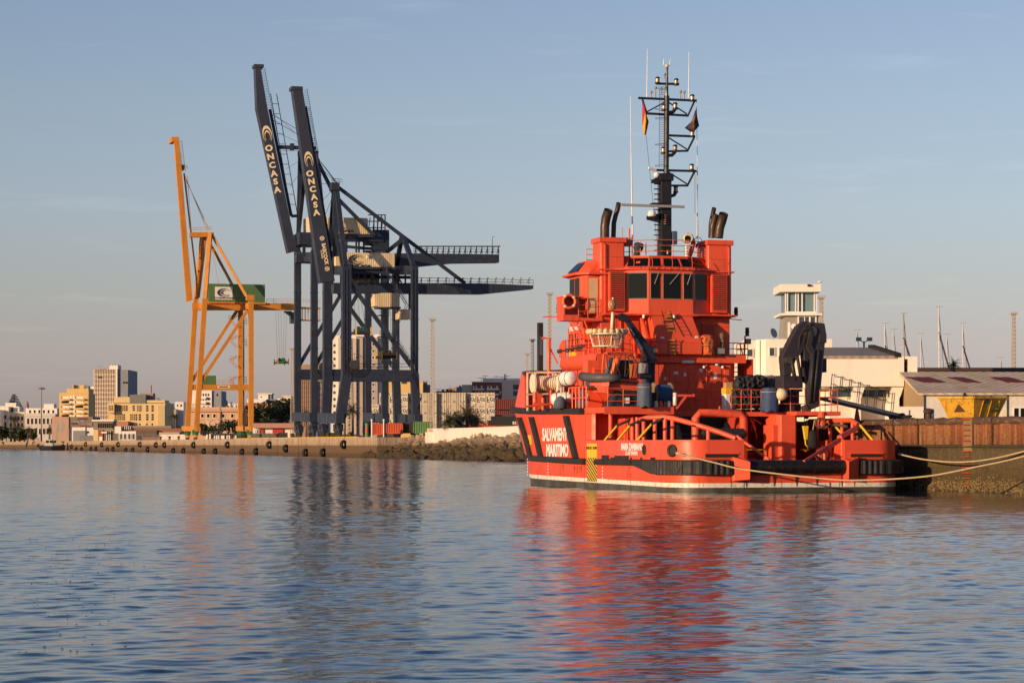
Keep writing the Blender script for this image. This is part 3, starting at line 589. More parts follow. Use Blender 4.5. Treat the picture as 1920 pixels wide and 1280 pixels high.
# port bridge wing: forward part of the bridge with raked windows
for sg in (-1,):
    b = B(); b.pz([(sg*3.3, 18.1), (sg*4.65, 18.1), (sg*4.9, 18.7), (sg*4.9, 20.6), (sg*4.3, 21.4), (sg*3.3, 21.6)], zL2+.08, 11.9); o = b.build('bridge_wing', RED, ship)
    b = B(); b.pz([(sg*3.2, 17.7), (sg*4.7, 17.7), (sg*5.25, 18.5), (sg*5.25, 20.9), (sg*4.5, 21.8), (sg*3.2, 22)], 11.9, 12.0); b.build('wing_eave', RED, ship)
    b = B(); b.loft([[(sg*u, v, 12.0) for u, v in ((3.2, 17.9), (4.6, 17.9), (5.05, 18.6), (5.05, 20.8), (4.4, 21.6), (3.2, 21.8))], [(sg*u, v, 12.75) for u, v in ((3.2, 18.4), (3.9, 18.5), (4.4, 19.0), (4.4, 20.5), (3.9, 21.1), (3.2, 21.2))]], closed=True, cap=True); b.build('wing_roof', RED, ship)
    for v0, v1 in ((18.85, 19.6), (19.75, 20.5)):
        b = B(); b.box(min(sg*4.88, sg*4.93), max(sg*4.88, sg*4.93), v0, v1, 10.5, 11.75); b.build('window', GLASS, ship)
    b = B(); b.prism([(sg*5.0, 18.9, 12.12), (sg*5.0, 20.5, 12.12), (sg*4.5, 20.4, 12.62), (sg*4.5, 19.0, 12.62)], (sg*.03, 0, .03)); b.build('roof_window', GLASS, ship)
    b = B(); q = [(sg*4.0, 18.1), (sg*4.65, 18.1)]; b.hexa(on_face(q[0], q[1], .1, .9, 9.75, 11.7, .03)); b.build('bridge_door', mat('cream door', (.62, .45, .25), .5) if sg < 0 else RED, ship)
    if sg > 0: continue
    pf = B(); pf.box(min(sg*3.9, sg*6.2), max(sg*3.9, sg*6.2), 17.75, 19.0, 9.28, 9.44); pf.build('wing_platform', RED, ship)
    bw = B(); bw.box(min(sg*6.12, sg*6.2), max(sg*6.12, sg*6.2), 17.75, 19.0, 9.44, 10.6); bw.box(min(sg*5.0, sg*6.2), max(sg*5.0, sg*6.2), 18.94, 19.0, 9.44, 10.6); bw.box(min(sg*5.3, sg*6.2), max(sg*5.3, sg*6.2), 17.73, 17.8, 9.28, 9.6); bw.box(-6.25, -5.0, 17.7, 19.05, 10.6, 10.65); bw.build('wing_bulwark', RED, ship)
    b = B(); b.rail([(sg*4.2, 17.8, 9.44), (sg*5.3, 17.8, 9.44)], 1.1, 3, .022, .6); b.tube([(sg*4.2, 17.8, 7.4), (sg*5.0, 17.8, 9.4)], .05, 6); b.build('guard_rail', RED, ship)
rail([P(1099, 497, 19.6), P(1119, 497, 19.6)], .9, 3, .5)
# inclined ladder with blue kick plates on the port side
b = B(); a, c = P(1090, 640, 20.5), P(1088, 590, 20.0)
for dx in (-.35, .35): b.tube([(a.x+dx+.25, 18.6, 7.4), (a.x+dx-.35, 20.6, 9.35)], .035, 6)
for k in range(8): t = k/7; b.box(a.x-.1-.6*t+.1, a.x+.5-.6*t, 18.6+2*t, 18.75+2*t, 7.5+1.85*t, 7.53+1.85*t)
b.build('bridge_ladder', RED, ship)
# funnels
for sg in (-1, 1):
    b = B(); b.pz([(sg*2.56, 17.9), (sg*3.92, 17.9), (sg*3.98, 18.0), (sg*3.98, 19.25), (sg*2.5, 19.25), (sg*2.5, 18.0)], zL2-.1, zFun-.28); fn = b.build('funnel', RED, ship, bevel=.05)
    b = B(); b.box(min(sg*2.42, sg*4.06), max(sg*2.42, sg*4.06), 17.8, 19.35, zFun-.28, zFun); b.build('funnel_cap', RED, fn, bevel=.03)
    # louvred casing on the after face
    x0, x1 = (sg*2.62, sg*3.6) if sg > 0 else (-3.55, -2.6)
    b = B(); b.box(x0, x1, 17.62, 17.9, 9.85, 12.05); b.build('louvre_box', RED, fn, bevel=.02)
    lv = B()
    for k in range(17):
        z = 9.98+k*.12; lv.hexa([(x0+.1, 17.61, z), (x1-.1, 17.61, z), (x1-.1, 17.55, z+.02), (x0+.1, 17.55, z+.02), (x0+.1, 17.61, z+.03), (x1-.1, 17.61, z+.03), (x1-.1, 17.56, z+.05), (x0+.1, 17.56, z+.05)])
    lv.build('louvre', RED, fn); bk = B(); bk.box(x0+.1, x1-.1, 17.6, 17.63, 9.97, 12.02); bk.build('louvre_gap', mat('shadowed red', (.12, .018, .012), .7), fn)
    b = B(); b.box(min(sg*2.4, sg*4.1), max(sg*2.4, sg*4.1), 17.75, 19.4, zLedge-.05, zLedge+.02); b.build('funnel_band', RED, fn)
SOOT = mat('sooty brown steel', (.060, .040, .030), .45, .3, var=.3, scale=2, stain=(.16, .09, .04), stain_amt=.5)
def exhaust(pts, r, v, rim):
    P3 = [P(x, y, v+dv) for x, y, dv in pts]; b = B(); b.tube(P3, r, 14, caps=False)
    n = len(b.v); b.add(b.v[-14:], [tuple(range(13, -1, -1))]) if False else None
    o = b.build('exhaust_pipe', SOOT, ship, smooth=True); d = (P3[-1]-P3[-2]).normalized(); c = P3[-1]-d*.06
    k = B(); k.lathe([(r*.93, -.02), (r*.93, .0)], c, d, 14); k.build('exhaust_mouth', DARK, o)
exhaust([(1134, 446, 0), (1134, 425, 0), (1136, 410, 0), (1141, 394, -.28)], .26, 18.5, 0)
exhaust([(1150, 446, 0), (1151, 418, 0), (1154, 405, 0), (1158, 392, 0), (1160, 381, -.2)], .14, 18.9, 0)
exhaust([(1332, 446, 0), (1333, 418, 0), (1337, 400, 0), (1339, 390, -.15)], .13, 18.9, 0)
exhaust([(1335, 446, 0), (1336, 425, 0), (1340, 410, -.1), (1342, 402, -.2)], .17, 18.6, 0)
exhaust([(1347, 446, 0), (1349, 428, 0), (1354, 412, -.1), (1357, 401, -.3)], .27, 18.4, 0)
# plate seams, pipes and brackets that break up the plating
SEAM = mat('scuffed red seam', (.50, .060, .030), .5, var=.3, scale=5)
for z in (8.45, 9.05): b = B(); b.box(-3.9, -1.4, 17.985, 18.0, z, z+.025); b.box(1.5, 3.9, 17.985, 18.0, z, z+.025); b.build('plate_seam', SEAM, ship)
for u in (-3.0, -2.2, 2.1, 3.1): b = B(); b.box(u, u+.025, 17.985, 18.0, 7.45, 9.6); b.build('plate_seam', SEAM, ship)
for u in (-2.7, -.9, .4, 1.5, 2.9): b = B(); b.box(u, u+.025, 16.885, 16.9, 4.4, 7.25); b.build('plate_seam', SEAM, ship)
for z in (5.35, 6.35): b = B(); b.box(-3.4, 3.4, 16.885, 16.9, z, z+.025); b.build('plate_seam', SEAM, ship)
for sg in (-1, 1):
    for z in (10.6, 11.5, 12.9): b = B(); b.box(min(sg*2.56, sg*3.92), max(sg*2.56, sg*3.92), 17.885, 17.9, z, z+.025); b.build('plate_seam', SEAM, ship)
    b = B(); b.tube([(sg*3.75, 17.8, 9.7), (sg*3.75, 17.8, 13.6), (sg*3.75, 18.0, 13.7)], .035, 6); b.build('cable_pipe', RED, ship)
for u, z0, z1 in ((-3.3, 7.5, 9.5), (-2.75, 7.5, 9.3), (-1.95, 7.5, 9.55), (1.75, 7.5, 9.5), (2.0, 4.4, 7.2), (.95, 4.4, 6.6), (-.4, 4.4, 7.1), (-1.6, 4.4, 7.2)):
    v = 17.93 if z0 > 7 else 16.83; b = B(); b.tube([(u, v, z0), (u, v, z1), (u+.25, v, z1+.05)], .03, 6)
    for k in range(3): z = z0+(z1-z0)*(k+.5)/3; b.box(u-.06, u+.06, v-.02, v+.08, z-.03, z+.03)
    b.build('wall_pipe', RED, ship)
rs_ = random.Random(4)
for i in range(16):
    top = i % 2; u = rs_.uniform(-3.6, 3.6); v = 18.0 if top else 16.9; z = rs_.uniform(7.8, 9.3) if top else rs_.uniform(4.7, 6.9)
    if top and -1.7 < u < 1.7: continue
    s = rs_.uniform(.07, .2); b = B(); b.box(u-s, u+s, v-.12, v+.01, z-s, z+s*1.2); b.build('wall_box', rs_.choice((RED, RED2, RED, GREYM)), ship, bevel=.02)
for u in (-2.3, -1.2, 0, 1.2, 2.3): b = B(); b.tube([(u, 17.1, 12.95), (u, 16.95, 12.6), (u, 17.0, 12.28)], .02, 5); b.build('roof_bracket', RED, ship)
for i in range(14): u = -2.4+i*.37; v = 17.22-.05 if abs(u) < 1.34 else 17.22+.53*(abs(u)-1.34)-.05; b = B(); b.tube([(u, v-.1, 12.3), (u+.05, v-.2, 12.22)], .018, 4); b.build('rail_clip', RED, ship)
b = B(); b.tube([(-2.6, 17.65, 12.34), (-1.4, 17.0, 12.34), (1.4, 17.0, 12.34), (2.6, 17.65, 12.34)], .02, 5); b.build('window_rail', RED, ship)
# deckhouse details: louvres, doors, lamps, signs, ladders
def aft_panel(x0, x1, y0, y1, v, m, name, d=.05, parent=None):
    a, c = P(x0, y1, v), P(x1, y0, v); b = B(); b.box(a.x, c.x, v-d, v+.02, a.z, c.z); return b.build(name, m, parent or ship, bevel=.01)
def louvre(x0, x1, y0, y1, v):
    o = aft_panel(x0, x1, y0, y1, v, RED, 'louvre_box', .1); a, c = P(x0+2, y1-1.5, v), P(x1-2, y0+1.5, v); b = B(); n = 9
    for k in range(n):
        z = a.z+(c.z-a.z)*k/n; b.hexa([(a.x, v-.1, z), (c.x, v-.1, z), (c.x, v-.15, z+.02), (a.x, v-.15, z+.02), (a.x, v-.1, z+.05), (c.x, v-.1, z+.05), (c.x, v-.15, z+.06), (a.x, v-.15, z+.06)])
    b.build('louvre', RED2, o)
louvre(1316, 1341, 606, 636, 18.0); louvre(1179, 1197, 602, 634, 18.0)
for x0, x1, y0, y1 in ((1256, 1278, 694, 750), (1300, 1326, 694, 750), (1334, 1352, 690, 745), (1358, 1367, 690, 740)):
    d = aft_panel(x0, x1, y0, y1, 16.9, RED, 'deckhouse_door', .04); p = P(x1-3, 716, 16.8); h = B(); h.tube([p, p+V((-.2, 0, -.02))], .018, 5); h.build('door_handle', STEEL, d)
for x, y, w, h in ((1206, 641, 5, 5), (1306, 632, 5, 4), (1242, 633, 6, 3)): aft_panel(x-w/2, x+w/2, y-h/2, y+h/2, 17.9 if x < 1230 else 16.0, WHT, 'notice', .04)
for x, y, w, h in ((1314, 694, 6, 6), (1341, 705, 6, 11), (1248, 710, 6, 6), (1267, 699, 8, 5), (1284, 702, 5, 6)): aft_panel(x-w/2, x+w/2, y-h/2, y+h/2, 16.9, WHT, 'notice', .06)
for x, y in ((1320, 688), (1355, 688)): b = B(); b.ball(P(x, y, 16.75), .09); b.build('deck_lamp', WHT, ship, smooth=True)
b = B(); a, c = P(1279, 678, 16.6), P(1301, 678, 16.6); b.bar(a, c, .16, .16); b.build('tube_light', WHT, ship, bevel=.03)
b = B(); b.lathe([(.05, 0), (.12, .1), (.15, .2)], P(1343, 682, 16.9), (0, -1, 0), 14); b.build('loudhailer', WHT, ship, smooth=True)
def ladder(p, q, w, n, m=BLK, rm=YEL):
    p, q = V(p), V(q); b = B(); b.tube([p-V((w/2, 0, 0)), q-V((w/2, 0, 0))], .025, 6); b.tube([p+V((w/2, 0, 0)), q+V((w/2, 0, 0))], .025, 6); o = b.build('ladder', m, ship)
    for i in range(n): c = p.lerp(q, (i+.5)/n); k = B(); k.tube([c-V((w/2, 0, 0)), c+V((w/2, 0, 0))], .018, 5); k.build('rung', rm, o)
ladder(P(1259, 623, 15.7), P(1249, 583, 16.9), .5, 6); ladder(P(1260, 666, 15.85), P(1260, 634, 15.85), .42, 5)
rail([P(1200, 667, 16.65), P(1262, 667, 16.65), P(1344, 667, 16.65)], .98, 3, 1.15)
b = B(); b.bar(P(1120, 589, 17.1), P(1375, 591, 17.1), .05); b.bar(P(1300, 590, 16.9), P(1372, 592, 17.0), .06); b.build('handrail', RED, ship)
for x in (1207, 1264): b = B(); b.lathe([(.05, 0), (.08, .05), (.08, .22)], P(x, 597, 16.9), (0, 0, 1), 10); b.build('deck_lamp', WHT, ship, smooth=True)
# starboard stair and landing
b = B()
for k in range(10): b.box(4.0, 4.75, 16.9+.2*k, 17.1+.2*k, 4.6+.27*k, 4.64+.27*k)
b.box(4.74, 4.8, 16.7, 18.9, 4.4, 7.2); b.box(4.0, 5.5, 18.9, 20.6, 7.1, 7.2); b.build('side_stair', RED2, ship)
rail([(4.05, 18.95, 7.2), (5.4, 18.95, 7.2), (5.4, 20.6, 7.2)], 1.0, 3, .5)
b = B(); b.tube([(4.9, 16.8, 5.3), (4.9, 18.9, 8.1)], .035, 6); b.build('handrail', RED, ship)
def nav_lamp(p, h=.42, r=.12):
    p = V(p); b = B(); b.lathe([(r*1.2, -h/2), (r*1.2, -h/2+.05), (r, -h/2+.05), (r, -.05), (r*1.15, -.05), (r*1.15, .03), (r, .03), (r, h/2-.06), (r*1.2, h/2-.06), (r*.7, h/2)], p, (0, 0, 1), 12); b.build('navigation_lamp', BLK, ship)
for x, y, v in ((1047, 578, 19), (1380, 584, 19.2), (1401, 622, 19)): nav_lamp(P(x, y, v), .5, .11)
b = B(); b.tube([P(1396, 668, 19), P(1397, 630, 19), P(1401, 629, 19)], .04, 6); b.tube([P(1370, 598, 19), P(1391, 600, 19)], .025, 5); b.tube([P(1018, 594, 19), P(1066, 593, 19)], .03, 5); b.build('lamp_bracket', RED, ship)
def flood(p, s=.34, name='floodlight'):
    b = B(); b.cbox(p, (s*1.2, s*.6, s)); o = b.build(name, BLK, ship, bevel=.02); g = B(); g.cbox((p[0], p[1]-s*.3-.01, p[2]), (s*.95, .02, s*.75)); g.build('floodlight_lens', glass('lamp lens', (.25, .25, .22), .2), o)
flood(P(1222, 657, 16.2), .42); flood(P(1351, 658, 16.3), .42); flood(P(1402, 640, 19), .3)
# IMO house and port upper-deck fittings
b = B(); b.px([(19.7, 7.39), (22.6, 7.39), (22.6, 9.0), (21.8, 9.55), (19.7, 9.6)], -4.35, -3.2); ih = b.build('vent_house', RED, ship, bevel=.03)
put_text('IMO-9429', WTX, ship, (-4.37, 21.3, 9.0), .42, (0, -1, 0), (0, 0, 1), .02, 1.0)
for v in (20.9, 21.9):
    b = B(); b.tube([(-4.38, v-.22, 7.9), (-4.38, v+.22, 7.9), (-4.38, v+.22, 8.7), (-4.38, v-.22, 8.7)], .025, 5, closed=True); b.build('vent_frame', BLK, ship)
b = B(); b.box(-4.38, -4.33, 20.9, 22.3, 6.9+.55, 7.8); b.build('yellow_panel', YEL, ship)
rail([(-4.5, 16.8, zL1+.09), (-4.5, 20, zL1+.09), (-4.5, 22.5, zL1+.09)], 1.0, 3, .8)
b = B(); b.px([(22.4, zL1+.09), (23.5, zL1+.09), (23.5, 8.1), (22.9, 8.4), (22.4, 8.4)], -4.58, -4.48); b.build('rail_plate', RED, ship)
b = B(); b.tube([(-4.62, 23.5, 7.75), (-4.62, 18.9, 7.95)], .05, 6)
for v in (23.4, 23.0, 21.9, 20.9, 19.7): b.ring((-4.62, v, 7.78), .09, .04, (0, 1, 0), 10, 5)
b.build('fire_monitor_pipe', STEEL, ship)
for i in range(9):                                      # pipes, boxes and cable runs on the port house side
    v = 17.8+random.random()*4.6; z = 4.6+random.random()*1.8
    b = B(); b.box(-4.4, -4.15, v, v+random.uniform(.2, .5), z, z+random.uniform(.2, .6)); b.build('wall_box', random.choice((RED, RED2, GREYM)), ship, bevel=.02)
for i in range(7):
    v = 17.8+i*.8; b = B(); b.tube([(-4.32, v, 4.4), (-4.32, v, 7.2)], random.uniform(.03, .07), 6); b.build('wall_pipe', RED, ship)

# ------------------------------------------------------------------ mast
VM = 18.2; MB_ = mat('black mast paint', (.016, .017, .020), .4, var=.2)
M = lambda x, y, dv=0: P(x, y, VM+dv)
mz0 = zRoof; c0 = M(1245, 330)
b = B(); b.pz([(-.32, VM-.3), (.32, VM-.3), (.32, VM+.35), (-.32, VM+.35)], zRoof, c0.z-.3); b.box(-.42, .42, VM-.38, VM+.45, c0.z-.3, c0.z+.12); mast = b.build('mast', MB_, ship, bevel=.05)
def part(b, name, m=MB_, smooth=False): return b.build(name, m, mast, smooth)
b = B(); b.tube([M(1249, 332), M(1250, 180)], .16, 10); b.tube([M(1250, 184), M(1251, 126)], [.1, .06], 8); part(b, 'topmast')
for k in range(16):                                     # steps up the thick mast
    b = B(); z = zRoof+.4+k*.29; b.box(-.62, -.3, VM-.1, VM+.1, z, z+.05); part(b, 'mast_step')
b = B(); b.tube([M(1235, 448), M(1235, 336)], .03, 5); part(b, 'mast_cable')
def arm(pts, r=.07, name='yardarm'): b = B(); b.tube([M(x, y) for x, y in pts], r, 8); part(b, name)
arm([(1230, 157), (1273, 158)]); arm([(1197, 184), (1306, 189)]); arm([(1204, 185), (1213, 213), (1290, 217), (1302, 190)], .06); arm([(1250, 190), (1213, 210)], .04); arm([(1250, 190), (1288, 214)], .04)
arm([(1250, 254), (1303, 256)]); arm([(1250, 284), (1289, 283), (1302, 257)], .06); arm([(1250, 256), (1288, 280)], .04)
arm([(1227, 319), (1306, 321)]); arm([(1250, 348), (1289, 348), (1302, 322)], .06); arm([(1252, 322), (1288, 345)], .04)
for x, y in ((1233, 151), (1268, 154), (1266, 199), (1298, 184), (1245, 202), (1298, 251), (1266, 278), (1244, 282), (1297, 314), (1267, 355)):
    p = M(x, y); o = B(); o.lathe([(.15, -.2), (.15, -.12), (.11, -.1), (.11, .1), (.15, .12), (.09, .2)], p, (0, 0, 1), 12); o.build('mast_lamp', BLK, mast); g = B(); g.lathe([(.118, -.09), (.118, .09)], p, (0, 0, 1), 12); g.build('lamp_lens', mat('amber lens', (.30, .17, .06), .2) if not bpy.data.materials.get('amber lens') else bpy.data.materials['amber lens'], mast)
for pts in (((1250, 212), (1262, 210), (1266, 205)), ((1250, 292), (1260, 291), (1266, 285)), ((1257, 368), (1264, 366), (1267, 361))): arm(pts, .1, 'lamp_bracket')
b = B(); b.ladder(M(1240, 312), M(1241, 165), (.28, 0, 0), 34, .016); part(b, 'mast_ladder')
for y in (165, 205, 222, 271, 311):
    b = B(); b.ring(M(1239, y), .32, .015, (0, 0, 1), 14, 4); part(b, 'ladder_hoop')
b = B(); b.cbox(M(1234, 382, -.5), (.8, .5, .06)); b.hexa([M(1212, 412, -.2), M(1236, 418, -.2), M(1236, 418, .2), M(1212, 412, .2), M(1212, 405, -.2), M(1236, 400, -.2), M(1236, 400, .2), M(1212, 405, .2)]); b.hexa([M(1221, 344, -.2), M(1236, 344, -.2), M(1236, 344, .3), M(1221, 344, .3), M(1221, 337, -.2), M(1240, 332, -.2), M(1240, 332, .3), M(1221, 337, .3)]); part(b, 'radar_shelf')
b = B(); b.bar(M(1165, 384, -.6), M(1283, 388, -.6), .12, .14); o = part(b, 'radar_scanner', GREYM); b = B(); b.lathe([(.22, 0), (.25, .1), (.2, .32)], M(1222, 406, -.6), (0, 0, 1), 14); part(b, 'radar_motor', WHT, True)
b = B(); b.bar(M(1216, 315, -.3), M(1230, 320, -.2), .12, .12); part(b, 'radar_scanner', WHT); b = B(); b.ball(M(1231, 328, -.3), .17); part(b, 'satellite_dome', WHT, True)
b = B(); b.ball(M(1250, 124), .1); b.bar(M(1244, 124), M(1256, 124), .04); part(b, 'mast_head', CREAM)
for x, y0, y1 in ((1213, 184, 92), (1291, 184, 98), (1244, 122, 110), (1256, 122, 110)):
    b = B(); b.tube([M(x, y0), M(x+.8, y1)], [.035, .015], 5); part(b, 'whip_aerial', WHT)
for x, y0, y1 in ((1221, 184, 171), (1229, 184, 163), (1276, 188, 170), (1283, 188, 171), (1240, 178, 165), (1246, 148, 138)):
    b = B(); b.tube([M(x, y0), M(x, y1+3)], .04, 6); b.ball(M(x, y1+2), .09, 10); part(b, 'small_aerial', GREYM)
b = B(); b.tube([P(1186, 448, 19), P(1184, 335, 19), P(1182, 180, 19)], [.05, .035, .015], 5); part(b, 'whip_aerial', WHT)
b = B(); b.tube([P(1307, 448, 18.6), P(1308, 340, 18.6), P(1306, 190, 18.4)], [.03, .025, .012], 5); part(b, 'whip_aerial', WHT)
for a_, c_ in (((1211, 250), (1232, 455)), ((1307, 320), (1309, 456)), ((1303, 320), (1303, 400))):
    b = B(); b.tube([M(*a_), M(*c_)], .012, 4); part(b, 'halyard', STEEL)
# roof rail, searchlight, fire monitor and covered gear on the wheelhouse top
rail([P(1169, 483, 18.3), P(1232, 481, 17.6), P(1292, 482, 17.6), P(1328, 487, 18.3)], .95, 3, .9)
b = B(); b.tube([P(1287, 481, 18), P(1287, 460, 18)], .1, 8); o = b.build('searchlight_post', WHT, ship); k = B(); k.lathe([(.22, -.25), (.27, -.2), (.27, .2), (.25, .25)], P(1289, 447, 17.9), V((-.1, -1, .05)), 16); so_ = k.build('searchlight', CREAM, ship, smooth=40); k = B(); k.lathe([(.17, 0), (.17, .02)], P(1289, 447, 17.62), (0, -1, 0), 14); k.build('searchlight_lens', GLASS, so_)
b = B(); b.tube([P(1293, 480, 18.2), P(1297, 468, 18.2), P(1300, 455, 18.2), P(1295, 443, 18.2), P(1288, 440, 18.2)], .13, 8); b.build('fire_monitor', RED, ship, smooth=True)
for x, y, rr in ((1180, 428, .045), (1167, 426, .02), (1185.5, 440, .04), (1211, 455, .03), (1308, 462, .05)): b = B(); b.tube([P(x, 482, 18.2), P(x, y, 18.2)], rr, 6); b.build('aerial_post', RED, ship)
b = B(); b.lathe([(.18, 0), (.2, .3), (.3, .5), (.28, .75), (.1, .82)], P(1193, 481, 18.2), (.25, 0, 1), 10); b.build('covered_compass', mat('dark tarpaulin', (.035, .04, .055), .8, bump=.3), ship, smooth=True)
b = B(); b.cbox(P(1178, 454, 18.5), (.45, .3, .5)); b.build('junction_box', GREYM, ship, bevel=.02)
b = B(); b.cbox(P(1264, 446, 18), (.3, .3, .75)); b.build('blue_box', mat('dull blue', (.06, .10, .16), .5), ship, bevel=.04)
b = B(); b.ring(P(1309, 452, 18.6), .22, .02, (.2, 1, 0), 16, 5); b.ball(P(1309, 461, 18.6), .16); b.build('direction_finder', STEEL, ship)
b = B(); b.lathe([(.05, 0), (.1, .05), (.1, .25), (.04, .3)], P(1252, 478, 17.7), (0, 0, 1), 10); b.build('deck_lamp', STEEL, ship)
b = B(); 
for k in range(5): b.ring(P(1248, 404+k*4, -.35+VM), .11, .035, (0, 0, 1), 10, 5)
b.build('mast_horn', mat('red brown lens', (.12, .035, .02), .4), mast)
# ================================================================== gear on the tug's decks
G = lambda p: SH.w(p[0], p[1], p[2])                    # ship point to world point
def deck_thing(name, label, cat, p, group=None, rz=0): return thing(name, label, cat, G(p), SH.t+rz, group)
TARP = mat('blue grey tarpaulin', (.075, .105, .15), .75, var=.25, scale=2.5, streak=(.04, .05, .07), streak_amt=.6, stain=(.14, .14, .13), stain_amt=.5, bump=.3)
TARP2 = mat('navy tarpaulin', (.035, .065, .15), .7, var=.25, scale=2.5, streak=(.09, .11, .15), streak_amt=.5, bump=.3)
ROPE = mat('hemp rope', (.46, .34, .20), .85, var=.15, scale=6)
RUB = mat('tyre rubber', (.018, .018, .018), .7, var=.3, scale=4, stain=(.06, .055, .05), stain_amt=.5)
# --- winch on the port foredeck (bolted down: a part of the tug)
cr = mat('cream winch paint', (.76, .67, .48), .5, var=.10, scale=3, stain=(.45, .30, .15), stain_amt=.3)
a = P(995, 737, 22); c = P(1046, 700, 22); zc = (a.z+c.z)/2; rr = (c.z-a.z)/2
w = B(); w.lathe([(rr*.95, a.x+.1), (rr*.95, a.x+.2), (rr*.75, a.x+.2)]+[(rr*(.78 if i % 2 else .70), a.x+.2+i*.055) for i in range(1, 24)]+[(rr*.95, a.x+1.52), (rr*.95, a.x+1.6)], (0, 22, zc), (1, 0, 0), 24)
wo_ = w.build('mooring_winch', cr, ship, smooth=30)
w = B()
for z in (a.z-.08, c.z+.02): w.box(a.x, c.x, 21.2, 21.3, z, z+.07); w.box(a.x, c.x, 22.7, 22.8, z, z+.07)
for x in (a.x, a.x+1.68, c.x-.1):
    for v_ in (21.2, 22.7): w.box(x, x+.08, v_, v_+.1, 4.3, c.z+.09)
w.build('winch_frame', cr, wo_)
w = B(); w.box(a.x+1.75, c.x-.12, 21.3, 22.6, a.z+.15, c.z-.1); w.lathe([(.3, 0), (.3, .3)], (a.x+1.5, 21.4, zc), (1, 0, 0), 12); w.build('winch_motor', GREYM, wo_, bevel=.04)
b = B(); b.box(a.x+.05, a.x+.3, 21.3, 21.5, 4.3, a.z); b.build('winch_leg', cr, wo_)
for x in (1005, 1025): p = P(x, 760, 21.5); b = B(); b.box(p.x, p.x+.3, 21.2, 21.6, 4.3, a.z); b.build('winch_foot', RED, wo_)
# black folded boom standing on the foredeck, with its red rest
a = P(1013, 700, 24); c = P(1013, 605, 24)
b = B(); b.box(a.x-.14, a.x+.14, 23.85, 24.2, 4.4, c.z); dc = b.build('foredeck_crane', BLK, ship, bevel=.02); b = B(); b.box(a.x-.08, a.x+.08, 23.83, 23.86, c.z-1.9, c.z-.8); b.build('maker_plate', TARP, dc)
b = B(); b.box(a.x-.2, a.x+.45, 23.7, 24.3, 4.4, 5.2); b.box(a.x+.1, a.x+.32, 23.9, 24.15, 5.2, 6.4); b.build('crane_base', BLK, dc, bevel=.04)
b = B(); a = P(1029, 700, 23.5); b.tube([(a.x, 23.5, 4.3), P(1029, 634, 23.5), P(1017, 634, 23.5)], .085, 8); b.tube([P(1031, 652, 23.5), P(1046, 682, 23.5)], .05, 6); b.build('boom_rest', RED, ship)
# clutter of posts and bitts on the foredeck
for x, y in ((1003, 752), (1018, 745), (1033, 748), (1045, 742), (1062, 740), (1086, 748)):
    p = P(x, y, 19+random.random()*2); b = B(); b.tube([(p.x, p.y, 4.3), (p.x, p.y, 4.6+random.random()*.9)], random.uniform(.06, .14), 8); b.build('deck_post', RED, ship, smooth=40)
b = B(); b.tube([P(985, 762, 18.8), P(1046, 756, 18.8)], .06, 6); b.tube([P(1000, 757, 19.5), P(1020, 757, 19.5)], .09, 6); b.build('deck_pipe', RED, ship)
b = B(); b.rail([(-6.0, 14.4, 4.3), (-6.0, 17.4, 4.3)], 1.2, 2, .05, .6); b.build('guard_rail', RED, ship)
b = B(); b.box(-6.05, -5.3, 17.5, 18.6, 4.3, 5.25); b.build('raft_cradle', RED, ship, bevel=.03)
b = B(); b.hexa([(-5.5, 16.2, 5.5), (-4.4, 16.2, 5.5), (-4.4, 17.8, 5.5), (-5.5, 17.8, 5.5), (-5.7, 16.1, 5.62), (-4.3, 16.1, 5.62), (-4.3, 17.9, 5.62), (-5.7, 17.9, 5.62)]); b.bar((-5.0, 17, 4.3), (-5.4, 17, 5.5), .15); b.build('raft_cradle', RED, ship)
def capsule(p, label, ax, r, hl, m=WHT):
    t = deck_thing('liferaft_capsule', label, 'life raft', p, 'life raft capsules on the tug')
    b = B(); b.lathe([(r*.25, -hl), (r*.72, -hl*.96), (r*.93, -hl*.8), (r, -hl*.55), (r, -.03), (r*1.05, -.03), (r*1.05, .03), (r, .03), (r, hl*.55), (r*.93, hl*.8), (r*.72, hl*.96), (r*.25, hl)], (0, 0, r), ax, 20); b.build('shell', m, t, smooth=50)
    s = B()
    for k in (-.45, .45): s.ring(V((0, 0, r))+V(ax).normalized()*hl*k, r*1.03, .02, ax, 20, 4)
    s.build('strap', BLK, t); return t
q = P(1064, 714, 17.0); capsule((q.x, 17.0, 5.62), 'white life raft capsule end on, upper one by the tug port deckhouse', (.25, -.97, 0), .40, .62)
q = P(1054, 752, 17.8); capsule((q.x, 17.8, 4.55), 'white life raft capsule lying lower, beside the red rail cage', (.9, -.43, .1), .36, .62)
q = P(1436, 729, 13.5); capsule((q.x, 13.5, P(1436, 729, 13.5).z), 'grey white life raft capsule behind the black ship fenders', (1, .1, 0), .38, .72, mat('grey white shell', (.55, .56, .58), .5))
def lifebuoy(p, n, label, r=.33, m=None, rope=True):
    t = deck_thing('lifebuoy', label, 'lifebuoy', p, None)
    b = B(); b.ring((0, 0, 0), r, .085, n, 28, 8); b.build('ring', m or mat('orange lifebuoy', (.80, .17, .045), .5), t, smooth=True)
    for k in range(4):
        a = PI/4+k*PI/2; q = V((0, 0, 1)).rotation_difference(V(n)); c = q @ V((r*math.cos(a), r*math.sin(a), 0)); tg = q @ V((-math.sin(a), math.cos(a), 0)); b = B(); b.lathe([(.09, -.05), (.09, .05)], c, tg, 8); b.build('reflective_band', WHT, t)
    return t
p = P(1067, 565, 17.7); lifebuoy((p.x, 17.66, p.z), (0, -1, 0), 'orange lifebuoy hung on the tug bridge wing', .36)
p = P(1106, 747, 15.9); lifebuoy((p.x, 15.9, p.z), (.6, -.8, 0), 'white lifebuoy leaning in the red deck cage', .3, WHT)
